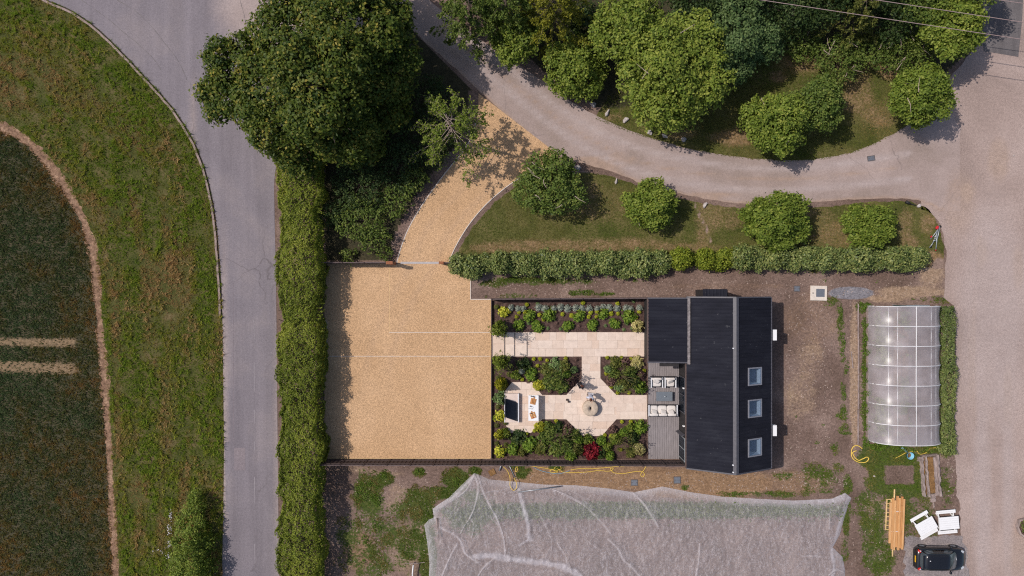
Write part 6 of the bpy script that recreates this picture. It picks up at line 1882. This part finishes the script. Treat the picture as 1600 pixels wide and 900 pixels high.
def plant(kind, px, py, rpx, h, label, group=None, name='garden_plant', cat='plant'):
    """rpx: apparent radius in photo pixels, h: height in metres"""
    zc = h * .6
    x, y = P(px, py, zc)
    r = rpx * S * (H - zc) / H * rp.uniform(1.02, 1.18)
    me, st = plant_proto(kind, rp.randrange(2))
    t = thing(name, label, cat, (x, y, .012), rp.uniform(0, 6.28), group)
    obj('foliage', me, t, scale=(r, r, h))
    obj('stems', st, t, scale=(r, r, h))
    return t
NB = 'in the bed along the north fence'
for n_, (px,) in nth([(v,) for i, v in enumerate(np.linspace(797, 999, 19)) if i != 3]):
    plant('tuft_silver', px + rp.uniform(-2, 2), 481 + rp.uniform(-1, 1), 6.2 + rp.uniform(-.8, 1), .42, 'silvery grey plant in the row along the north fence, ' + n_, 'silver plants in a row along the north fence')
for n_, (px, py) in nth(((796, 487), (807, 495), (811, 488), (820, 487), (843, 492), (849, 499), (879, 491), (893, 493), (920, 495), (932, 495), (923, 488), (933, 487), (955, 490), (966, 490), (965, 474.5), (994, 496), (911, 473), (823, 476), (1019 - 20, 487))):
    plant('mound_lime', px, py, 3.1 + rp.uniform(-.4, .5), .28, 'small lime green mound ' + NB + ', ' + n_, 'lime mounds in the north bed')
for n_, (px, py, r) in nth(((827, 493, 9.5), (858, 492, 10), (905, 493, 9.5), (943, 490, 8.5), (983, 494, 10.5))):
    plant('leafy_bright', px, py, r, .55, 'bright green leafy plant in the back row of the north bed, ' + n_, 'leafy plants in the back row of the north bed')
for n_, (px, py, r) in nth(((811, 508, 8.5), (840, 510, 8.5), (888, 510, 9), (927, 508, 8.5), (961, 505, 8.5))):
    plant('leafy_bright', px, py, r, .5, 'bright green leafy plant in the front row of the north bed, ' + n_, 'leafy plants in the front row of the north bed')
for n_, (px, py) in nth(((826, 505), (870, 505), (905, 509), (916, 511), (946, 509), (856, 513), (876, 514), (975, 515), (987, 513), (801, 500), (865, 476), (840, 475), (885, 476), (990, 471), (980, 506), (915, 480))):
    plant('tuft_sage' if rp.random() < .6 else 'tuft_purple', px, py, 3.2, .2, 'tiny dull tuft ' + NB + ', ' + n_, 'tiny tufts in the north bed')
plant('leafy_variegated', 787, 487, 9, .6, 'yellow variegated shrub in the north west corner of the garden', name='garden_shrub', cat='shrub')
plant('mound_cream', 997, 510, 10, .8, 'round cream shrub at the house end of the north bed', name='garden_shrub', cat='shrub')
plant('loose_green', 779, 516, 16, 2.9, 'small green tree at the north side of the court end of the path', name='small_tree', cat='tree')
plant('loose_green', 784, 566, 17, 2.9, 'small green tree at the south side of the court end of the path', name='small_tree', cat='tree')
plant('leafy_green', 779, 514, 13, 2.2, 'leafy green shrub under the north small tree by the court', name='garden_shrub', cat='shrub')
plant('leafy_green', 782, 566, 13, 2.1, 'leafy green shrub under the south small tree by the court', name='garden_shrub', cat='shrub')
plant('cone_gold', 783, 603, 10, 1.9, 'golden cone shaped conifer beside the west patio', name='garden_conifer', cat='conifer')
W = 'in the bed along the parking court'
plant('leafy_sage', 781, 623, 10, .9, 'grey green leafy shrub west of the stone plinth', name='garden_shrub', cat='shrub')
plant('leafy_variegated', 780, 650, 9, .7, 'yellow variegated shrub south west of the stone plinth', name='garden_shrub', cat='shrub')
plant('mound_gold', 780, 680, 8.5, 1.2, 'golden green dome shrub ' + W, name='garden_shrub', cat='shrub')
plant('leafy_green', 790, 678, 8, 1.0, 'dark green shrub right beside the golden dome', name='garden_shrub', cat='shrub')
plant('leafy_variegated', 782, 707, 9.5, .7, 'yellow variegated shrub in the south west corner of the garden', name='garden_shrub', cat='shrub')
for i_, (py, px) in enumerate(sorted((b, a) for a, b in ((778, 636), (776, 665), (790, 695), (778, 590), (795, 585), (776, 480), (790, 661), (776, 693)))):
    plant('tuft_bronze', px, py, 4.5, .3, 'small dull tuft ' + W + ', ' + ORD[i_] + ' from the north fence', 'small tufts in the west bed')
Q1 = 'in the bed north west of the octagon'
plant('loose_mid', 868, 589, 25, 3.2, 'airy small tree with see through crown ' + Q1, name='small_tree', cat='tree')
for px, py, r, k, lab in ((867, 571, 11, 'leafy_sage', 'grey green leafy plant at the north edge of the airy tree'), (806, 587, 8, 'leafy_green', 'dark green plant north of the west patio'), (831, 585, 10, 'leafy_bright', 'bright green plant between the west patio and the airy tree'),
        (897, 578, 6, 'mound_sage', 'round sage plant at the east corner of the north west bed'), (842, 602, 8.5, 'mound_gold', 'golden plant at the patio corner of the north west bed'), (886, 585, 6, 'mound_bright', 'small bright dome between the airy tree and the sage plant'),
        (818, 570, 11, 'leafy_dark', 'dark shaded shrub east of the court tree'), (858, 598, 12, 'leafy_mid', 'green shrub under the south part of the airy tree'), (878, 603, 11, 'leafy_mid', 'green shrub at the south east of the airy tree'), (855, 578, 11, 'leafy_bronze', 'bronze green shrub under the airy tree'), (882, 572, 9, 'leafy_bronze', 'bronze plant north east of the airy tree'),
        (815, 580, 6, 'tuft_silver', 'silvery tuft north of the west patio'), (893, 596, 8, 'leafy_purple', 'purple leaved plant at the diagonal edge of the north west bed'), (868, 588, 12, 'leafy_mid', 'green shrub at the foot of the airy tree')):
    plant(k, px, py, r, .55, lab)
for n_, (px, py) in nth(((834, 561), (844, 561), (884, 560), (840, 571.5), (816, 593), (850, 606), (855, 563))):
    plant('mound_lime', px, py, 2.9, .27, 'small lime mound ' + Q1 + ', ' + n_, 'lime mounds in the north west bed')
for n_, (px, py) in nth(((900, 562), (860, 612), (875, 613), (895, 588), (890, 606), (825, 596), (902, 585))):
    plant('tuft_purple', px, py, 4, .25, 'dull purple tuft ' + Q1 + ', ' + n_, 'tufts in the north west bed')
Q2 = 'in the bed between the octagon and the deck'
plant('loose_bronze', 974, 590, 21, 2.6, 'airy bronze green small tree ' + Q2, name='small_tree', cat='tree')
for px, py, r, k, lab in ((996, 567, 9.5, 'mound_cream', 'round cream shrub at the north end beside the deck'), (950, 577, 6, 'mound_sage', 'round sage plant at the path edge of the deck side bed'), (955.5, 596.5, 7.5, 'mound_purple', 'round purple plant near the chamfered corner of the deck side bed'),
        (1001, 606, 9.5, 'leafy_bright', 'bright green shrub at the south corner beside the armchairs'), (968, 605, 8, 'leafy_sage', 'sage green plant near the south edge of the deck side bed'), (960, 583, 9, 'leafy_mid', 'green plant west of the bronze airy tree'), (985, 582, 10, 'leafy_mid', 'green plant north east of the bronze airy tree'),
        (990, 596, 10, 'leafy_dark', 'dark green plant east of the bronze airy tree'), (975, 600, 9, 'leafy_bronze', 'bronze plant south of the bronze airy tree'), (962, 566, 9, 'leafy_bronze', 'bronze plant at the north edge of the deck side bed'), (978, 566, 8, 'leafy_purple', 'purple leaved plant beside the north cream shrub'), (1003, 586, 6, 'leafy_purple', 'purple leaved plant at the deck edge')):
    plant(k, px, py, r, .55, lab)
for n_, (px, py) in nth(((949, 559), (971, 559), (986, 561), (947, 584), (1007, 579), (955, 605), (965, 614), (983, 614))):
    plant('mound_lime', px, py, 2.9, .27, 'small lime mound ' + Q2 + ', ' + n_, 'lime mounds in the bed beside the deck')
Q3 = 'in the long bed along the south fence'
plant('loose_mid', 876, 691, 27, 3.0, 'airy green small tree ' + Q3, name='small_tree', cat='tree')
plant('loose_bronze', 974, 693, 19, 2.3, 'airy brownish small tree near the deck end of the south bed', name='small_tree', cat='tree')
plant('mound_crimson', 925, 706, 13, .8, 'crimson leaved maple shrub below the octagon', name='garden_shrub', cat='shrub')
for px, py, r, k, lab in ((887, 672, 8, 'mound_purple', 'round purple plant at the west chamfer of the south bed'), (958, 672, 6.5, 'mound_purple', 'round purple plant at the east chamfer of the south bed'), (843, 667, 8, 'mound_gold', 'golden plant at the patio corner of the south bed'), (828, 695, 11, 'leafy_bright', 'large bright green plant south of the west patio'),
        (802, 702, 9.5, 'leafy_bright', 'bright green plant next to the south west variegated shrub'), (904.5, 688, 7, 'mound_bright', 'light green dome south of the octagon, west of its middle'), (940, 689, 7.5, 'mound_bright', 'light green dome south of the octagon, east of its middle'), (891, 713, 8, 'leafy_bright', 'bright green plant by the fence, west of the crimson shrub'),
        (975, 676, 7, 'mound_bright', 'light green dome near the east chamfer'), (1001, 668, 11, 'leafy_bright', 'bright green shrub beside the deck, north end of the south bed'), (999, 703, 10, 'mound_cream', 'round cream shrub at the deck end by the south fence'), (954, 713, 7, 'leafy_bright', 'bright green plant by the fence, east of the crimson shrub'),
        (950, 699, 7, 'leafy_green', 'green plant north east of the crimson shrub'), (816, 706, 8, 'leafy_bronze', 'bronze plant by the fence near the west end'), (858, 668, 9, 'leafy_mid', 'green plant at the corridor edge of the south bed'), (872, 668, 9, 'leafy_dark', 'dark green plant west of the purple dome'), (852, 683, 11, 'leafy_mid', 'green plant north west of the airy green tree'), (898, 680, 9, 'leafy_mid', 'green plant east of the airy green tree'),
        (845, 700, 11, 'leafy_bronze', 'bronze green plant south west of the airy green tree'), (868, 704, 12, 'leafy_mid', 'green shrub below the airy green tree'), (905, 702, 9, 'leafy_bronze', 'bronze plant beside the crimson shrub'), (920, 688, 9, 'leafy_green', 'green plant directly below the octagon'), (990, 684, 10, 'leafy_dark', 'dark green plant between the airy brownish tree and the deck'), (962, 686, 9, 'leafy_green', 'green plant west of the airy brownish tree'),
        (985, 708, 8, 'leafy_bronze', 'bronze plant left of the south cream shrub'), (810, 684, 12, 'leafy_dark', 'dark shaded shrub below the west patio'), (882, 693, 11, 'leafy_mid', 'green shrub at the foot of the airy green tree'), (985, 668, 7, 'leafy_green', 'green plant west of the bright deck shrub'), (938, 709, 8, 'leafy_dark', 'dark green plant right of the crimson shrub')):
    plant(k, px, py, r, .6, lab)
for n_, (px, py) in nth(((869, 658), (851, 664), (835, 673), (972, 659), (986, 659), (945, 680), (955, 681), (823, 678), (970, 703))):
    plant('mound_lime', px, py, 2.9, .27, 'small lime mound ' + Q3 + ', ' + n_, 'lime mounds in the south bed')

# ------------------------------------------------------------------ trees
tree('broadleaf_tree', 'huge dark green broadleaf tree shading the road junction', 'tree', 500, 140, 5, 170, 3, 'maple', 1, 6200, 15, .25, .15, .17,
     lobes_px=[(378, 112, 4.2, 58, 2.4), (356, 152, 3.6, 42, 2.0), (472, 55, 5.6, 74, 2.8), (548, 42, 6.8, 74, 2.8), (500, 130, 7.6, 88, 3.2), (590, 105, 4.8, 70, 2.6), (440, 192, 4.8, 64, 2.6), (530, 195, 5.2, 66, 2.8), (480, -25, 5, 60, 2.6), (606, 42, 5.0, 44, 2.2), (470, 244, 3.2, 36, 1.8), (560, -30, 5, 50, 2.6), (425, 145, 5, 58, 2.8), (600, 165, 3.2, 46, 2.0), (560, 220, 3.2, 44, 2)],
     tint0=.5, r0=.55, tvar=.2)
spray_tree('sparse_tree', 'sparse twiggy green tree overhanging the driveway', 'tree', 704, 196, 5.0, 70, 7.6, 'green', 5, 36, 15, .2, .1, .1, sub=7, br=.022)
TG = 'shrubs in the thicket beside the driveway'
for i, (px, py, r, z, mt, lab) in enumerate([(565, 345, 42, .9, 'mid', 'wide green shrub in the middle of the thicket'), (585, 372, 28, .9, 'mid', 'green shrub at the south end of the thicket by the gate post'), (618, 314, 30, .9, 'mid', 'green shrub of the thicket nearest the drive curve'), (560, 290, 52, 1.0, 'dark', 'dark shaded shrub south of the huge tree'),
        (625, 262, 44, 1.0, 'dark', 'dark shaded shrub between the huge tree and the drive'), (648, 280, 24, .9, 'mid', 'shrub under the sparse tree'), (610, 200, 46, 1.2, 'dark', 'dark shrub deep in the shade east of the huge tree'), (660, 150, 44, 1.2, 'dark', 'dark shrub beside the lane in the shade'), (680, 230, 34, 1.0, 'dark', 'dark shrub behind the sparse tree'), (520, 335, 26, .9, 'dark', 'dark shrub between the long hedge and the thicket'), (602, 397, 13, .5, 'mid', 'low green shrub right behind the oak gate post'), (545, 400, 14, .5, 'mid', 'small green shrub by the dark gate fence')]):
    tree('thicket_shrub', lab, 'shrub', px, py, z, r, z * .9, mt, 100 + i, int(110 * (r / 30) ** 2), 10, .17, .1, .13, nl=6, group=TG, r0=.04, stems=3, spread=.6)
UP = 'trees above the lane'
spray_tree('conifer', 'feathery green conifer at the top of the lane', 'conifer', 735, 22, 4.0, 62, 6.5, 'mid', 11, 44, 30, .22, .09, .5, group=UP, bark='bark')
spray_tree('conifer', 'feathery green conifer behind the gold one', 'conifer', 790, 8, 4.5, 62, 7.0, 'mid', 12, 44, 30, .22, .09, .5, group=UP, bark='bark')
spray_tree('conifer', 'golden yellow conifer with drooping sprays at the top edge', 'conifer', 862, 10, 5.0, 72, 7.5, 'larch', 13, 52, 34, .22, .085, .65, group=UP, bark='bark', tint0=.5)
tree('broadleaf_tree', 'small rounded tree below the golden conifer', 'tree', 808, 58, 2.6, 46, 2.2, 'green', 14, 560, 12, .2, .13, .15, group=UP, r0=.12)
tree('broadleaf_bush', 'bright bush overhanging the lane edge below the golden conifer', 'bush', 900, 108, 2.2, 52, 2.0, 'green', 15, 700, 12, .2, .13, .15, group=UP, r0=.1)
tree('broadleaf_tree', 'bright green tree at the top edge between gold conifer and blue green tree', 'tree', 982, 42, 4.0, 62, 2.8, 'green', 16, 950, 12, .22, .14, .16, group=UP, tint0=.55)
tree('broadleaf_tree', 'largest bright green tree of the lawn above the lane', 'tree', 1050, 118, 3.8, 92, 3.2, 'green', 17, 1900, 13, .22, .14, .17, group=UP,
     lobes_px=[(1050, 105, 4, 70, 3), (1035, 160, 3.4, 52, 2.4), (1090, 130, 3.6, 52, 2.6), (1000, 118, 3.4, 42, 2.4), (1075, 70, 3.8, 50, 2.6), (1065, 165, 2.8, 40, 2.0)], tint0=.58, twigs=3)
tree('broadleaf_tree', 'blue green tree beside the largest bright green tree', 'tree', 1145, 62, 3.8, 68, 3.0, 'bluegreen', 18, 1250, 12, .2, .12, .16, group=UP, tint0=.55)
tree('broadleaf_tree', 'blue green tree at the edge of the dark wood', 'tree', 1190, 62, 3.0, 38, 2.2, 'bluegreen', 19, 420, 12, .2, .12, .15, group=UP, tint0=.45)
tree('broadleaf_tree', 'round bright tree on the upper lawn, lane side of its pair', 'tree', 1212, 192, 2.8, 64, 2.5, 'green', 20, 1250, 12, .2, .13, .15, group=UP, tint0=.5, spread=.5, twigs=4)
tree('broadleaf_tree', 'darker round tree behind the bright one on the upper lawn', 'tree', 1278, 165, 2.5, 45, 2.2, 'mid', 21, 640, 12, .2, .13, .15, group=UP, tint0=.5)
tree('broadleaf_tree', 'round clipped tree at the corner of the lane and the yard', 'tree', 1438, 150, 3.0, 63, 2.7, 'green', 22, 1350, 12, .19, .12, .13, group=UP, spread=.5, tint0=.42, twigs=6)
tree('broadleaf_tree', 'bright tree at the edge of the dark asphalt', 'tree', 1490, 42, 3.4, 56, 2.8, 'green', 23, 950, 12, .22, .14, .16, group=UP, tint0=.55)
BR = 'bramble bushes at the edge of the wood'
for i, (px, py, r, z, lab, tw) in enumerate([(1312, 95, 46, 1.5, 'tangled bush with dead branches at the edge of the upper lawn', 9), (1365, 78, 36, 1.2, 'bramble bush between the tangled bush and the yard tree', 3), (1410, 82, 36, 1.3, 'bramble bush behind the round corner tree', 5), (1255, 68, 36, 1.0, 'low bramble bush beside the blue green tree', 2), (1445, 70, 30, 1.4, 'bramble bush beside the bright corner tree', 4)]):
    tree('bramble_bush', lab, 'bush', px, py, z, r, z * .9, 'mid', 40 + i, int(130 * (r / 30) ** 2), 10, .17, .1, .13, nl=6, group=BR, r0=.05, stems=3, spread=.6, twigs=tw)
DW = 'dark wood at the top edge'
spray_tree('conifer', 'yellowish feathery conifer of the wood crossed by the lowest cable', 'conifer', 1338, 14, 3.8, 52, 5.8, 'bronze', 91, 40, 26, .24, .1, .5, group=DW, bark='bark')
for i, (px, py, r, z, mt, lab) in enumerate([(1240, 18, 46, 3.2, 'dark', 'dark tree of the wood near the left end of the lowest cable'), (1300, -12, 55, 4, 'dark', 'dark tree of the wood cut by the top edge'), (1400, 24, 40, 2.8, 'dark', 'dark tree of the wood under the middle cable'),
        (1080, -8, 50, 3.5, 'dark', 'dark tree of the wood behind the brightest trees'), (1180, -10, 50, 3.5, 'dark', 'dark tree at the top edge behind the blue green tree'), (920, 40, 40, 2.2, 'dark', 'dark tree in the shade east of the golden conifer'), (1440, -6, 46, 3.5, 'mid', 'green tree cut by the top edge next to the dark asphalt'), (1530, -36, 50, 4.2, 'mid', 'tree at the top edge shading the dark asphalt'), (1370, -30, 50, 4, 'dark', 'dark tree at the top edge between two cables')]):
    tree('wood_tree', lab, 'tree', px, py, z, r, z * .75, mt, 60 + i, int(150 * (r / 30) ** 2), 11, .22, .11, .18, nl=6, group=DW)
LB = 'round bushes on the lawn between the lane and the laurel hedge'
tree('lawn_bush', 'loose dark bush on the lawn beside the driveway', 'bush', 862, 290, 2.0, 56, 2.0, 'mid', 30, 760, 10, .2, .12, .15, group=LB, r0=.1, spread=.6, size=(.32, .5), twigs=7)
tree('lawn_bush', 'round bright bush on the lawn, second from the driveway', 'bush', 1017, 319, 1.8, 43, 1.6, 'green', 31, 800, 11, .2, .13, .14, group=LB, r0=.1, twigs=2, stretch=(1.1, .93))
tree('lawn_bush', 'largest round bush on the lawn, third from the driveway', 'bush', 1210, 344, 1.9, 49, 1.8, 'green', 32, 1150, 12, .19, .12, .13, group=LB, r0=.1, tint0=.42, stretch=(1.2, .93))
tree('lawn_bush', 'round green bush on the lawn nearest the yard', 'bush', 1356, 349, 1.6, 39, 1.5, 'green', 33, 740, 12, .19, .12, .13, group=LB, r0=.1, tint0=.46, stretch=(1.15, .93))
tree('roadside_bush', 'bushy shrub on the verge beside the road at the bottom edge', 'bush', 302, 850, 1.1, 40, 1.2, 'green', 34, 900, 11, .16, .09, .13, lobes_px=[(306, 776, .8, 10, .7), (304, 792, 1.0, 16, .9), (298, 815, 1.2, 22, 1.1), (293, 842, 1.4, 25, 1.2), (296, 876, 1.5, 29, 1.3), (294, 912, 1.5, 30, 1.3), (318, 850, .8, 20, .7), (322, 888, .7, 20, .7)], tint0=.45, r0=.06, stems=3)
def white_bloom():
    rg = np.random.default_rng(44)
    Cs = []
    for x0, y0, rx, ry, n in ((269, 803, 2.5, 8, 22), (267, 826, 3, 6, 26), (267, 848, 2, 10, 14), (255, 860, 8, 4, 7), (265, 866, 3, 5, 12), (332, 892, 8, 5, 8)):
        Cs.append(np.stack([(rg.normal(x0, rx * .6, n) - 800) * S, (450 - rg.normal(y0, ry * .6, n)) * S, rg.uniform(.15, .4, n)], 1))
    C = np.concatenate(Cs)
    me = leaf_mesh('white_blossom', C, rg.normal(0, .4, C.shape) + [0, 0, 1], .1, .08, rg.random(len(C)), M['flower_white'], rg)
    tag(obj('white_blossom', me), 'white blossom along the west side of the roadside bush', 'flowers', None, 'stuff')
white_bloom()

# ------------------------------------------------------------------ hedges
rgh = np.random.default_rng(51)
line = [P(478, 250), P(480, 400), P(481, 600), P(480, 760), P(480, 960)]
t = thing('hedge', 'long clipped olive green hedge between the road and the parking court', 'hedge', (0, 0, 0))
me = hedge_volume(line, lambda s: 2.85 + .26 * np.sin(s * .9) + .2 * np.sin(s * 2.3 + 1), lambda s: 2.6 + .18 * np.sin(s * .7 + 2) + .14 * np.sin(s * 1.9) + .16 * np.sin(s * 4.3), 95000, .15, .07, 'olive', rgh, .5, .2, .2, 3)
obj('foliage', me, t)
st = MB()
for k in range(40):
    f = k / 39
    x, y = P(467 + 3 * f, 250 + 700 * f)
    for q in (-.8, 0.1, .9):
        st.tube([(x + q, y + rgh.normal(0, .15), -.02), (x + q * 1.1, y, 1.0), (x + q * 1.25 + rgh.normal(0, .1), y + rgh.normal(0, .2), 1.8)], [.05, .035, .012], 5)
st.build('stems', M['bark'], t)
sh = MB()
C = []
for k in range(260):
    y = rgh.uniform(-22, 8); x0 = P(512, 0)[0]
    a = rgh.normal(0, .4); L = rgh.uniform(.2, .55)
    for q in np.linspace(0, 1, 9): C.append([x0 - .25 + q * L * math.cos(a), y + q * L * math.sin(a), 1.9 + rgh.uniform(-.5, .3) + q * .1])
C = np.array(C)
obj('side_shoots', leaf_mesh('side_shoots', C + rgh.normal(0, .02, C.shape), rgh.normal(0, .4, C.shape) + [0, 0, .8], .14, .06, .55 + rgh.normal(0, .18, len(C)), M['olive'], rgh), t)

LG = 'laurel shrubs in the hedge row below the lawn'
lx = [(716, 413, 17), (738, 417, 19), (760, 410, 17), (782, 411, 19), (806, 412, 18), (828, 414, 19), (852, 412, 22), (876, 413, 21), (900, 412, 20), (926, 411, 20), (951, 410, 20), (976, 413, 21), (1002, 412, 22), (1030, 410, 21), (1064, 404, 17), (1102, 405, 18), (1130, 406, 19), (1160, 403, 20), (1186, 404, 19), (1212, 405, 20),
      (1238, 404, 20), (1264, 403, 20), (1290, 404, 21), (1316, 405, 20), (1342, 404, 20), (1368, 405, 20), (1394, 404, 21), (1416, 405, 22), (1433, 404, 17)]
prots = []
for v in range(4):
    rgl = np.random.default_rng(200 + v)
    lob = [(0, 0, .75, .85, .62)] + [(math.cos(a) * .48, math.sin(a) * .48, .65 + rgl.uniform(-.15, .25), .5, .48) for a in np.arange(6) * 1.047 + rgl.uniform(0, 1)]
    gm = {}
    for mt in ('laurel', 'gold_laurel'):
        gm[mt] = crown_mesh('foliage', lob, 330, 8, .19, .1, .12, M[mt], np.random.default_rng(300 + v), .5, .2, .2)
    prots.append((gm, trunk_mesh(lob, .05, rgl, M['bark'], 3)))
ordn = ['first', 'second', 'third', 'fourth', 'fifth', 'sixth', 'seventh', 'eighth', 'ninth', 'tenth', 'eleventh', 'twelfth', 'thirteenth', 'fourteenth', 'fifteenth']
for i, (px, py, r) in enumerate(lx):
    z = .9
    x, y = P(px, py, z); R = r * S * (H - z) / H * .93
    gold = px in (1064, 1102, 1130)
    lab = ('yellow green shrub in the laurel hedge row, ' + {1064: 'beside the worn trail', 1102: 'the middle of three', 1130: 'nearest the largest lawn bush'}[px]) if gold else (
        'laurel shrub of the hedge row, %s from the driveway' % ordn[i] if i < 14 else 'laurel shrub of the hedge row, %s from the yard' % ordn[len(lx) - 1 - i])
    t = thing('laurel_shrub', lab, 'shrub', (x, y, 0), (i * 2.1) % 6.28, LG)
    gm, tk = prots[i % 4]
    q = 1 + .12 * math.sin(i * 1.9)
    obj('foliage', gm['gold_laurel' if gold else 'laurel'], t, scale=(R * q, R * (1.06 - .1 * math.sin(i * 3.1)), 1.15 + .22 * math.sin(i * 2.7)))
    obj('stems', tk, t, scale=(R, R, 1.1))
# clipped hedge on the yard side of the polytunnel
t = thing('hedge', 'narrow dark green hedge between the polytunnel and the yard', 'hedge', (0, 0, 0))
me = hedge_volume([P(1473, 478), P(1475, 560), P(1474, 640), P(1474, 706)], lambda s: .82 + .16 * np.sin(s * 1.3), lambda s: .95 + .1 * np.sin(s * 1.7), 9000, .15, .06, 'laurel', rgh, .42, .14, .16, 6)
obj('foliage', me, t)
st = MB()
for k in range(22):
    x, y = P(1474, 480 + k * 10.2)
    st.tube([(x, y, -.02), (x + rgh.normal(0, .1), y + rgh.normal(0, .1), .8)], [.03, .012], 5)
st.build('stems', M['bark'], t)
# planted corner at the yard edge
t = thing('flower_bed', 'stone edged flower bed with red flowers at the right edge of the yard', 'flower bed', (*P(1600, 826), 0))
pts = [(-.55, .75), (-.72, .2), (-.5, -.35), (.3, -.95), (2.2, -1.2), (2.2, .9), (.2, .95)]
MB().prism(pts, 0, .22).build('edging', M['rotten'], t); MB().prism([(x * .86 + .08, y * .86) for x, y in pts], .2, .26).build('soil', M['mulch'], t)
rgf = np.random.default_rng(71)
obj('foliage', crown_mesh('foliage', [(.1, .25, .5, .55, .4), (.6, .45, .55, .6, .45), (1.2, .1, .5, .6, .4), (.4, -.1, .4, .4, .3)], 160, 8, .14, .08, .1, M['mid'], rgf), t)
C = np.stack([rgf.uniform(-.2, 1.5, 70), rgf.uniform(-.1, .7, 70), rgf.uniform(.8, 1.0, 70)], 1)
obj('red_flowers', leaf_mesh('red_flowers', C, rgf.normal(0, .4, C.shape) + [0, 0, 1], .13, .1, rgf.random(70), M['flower_red'], rgf), t)
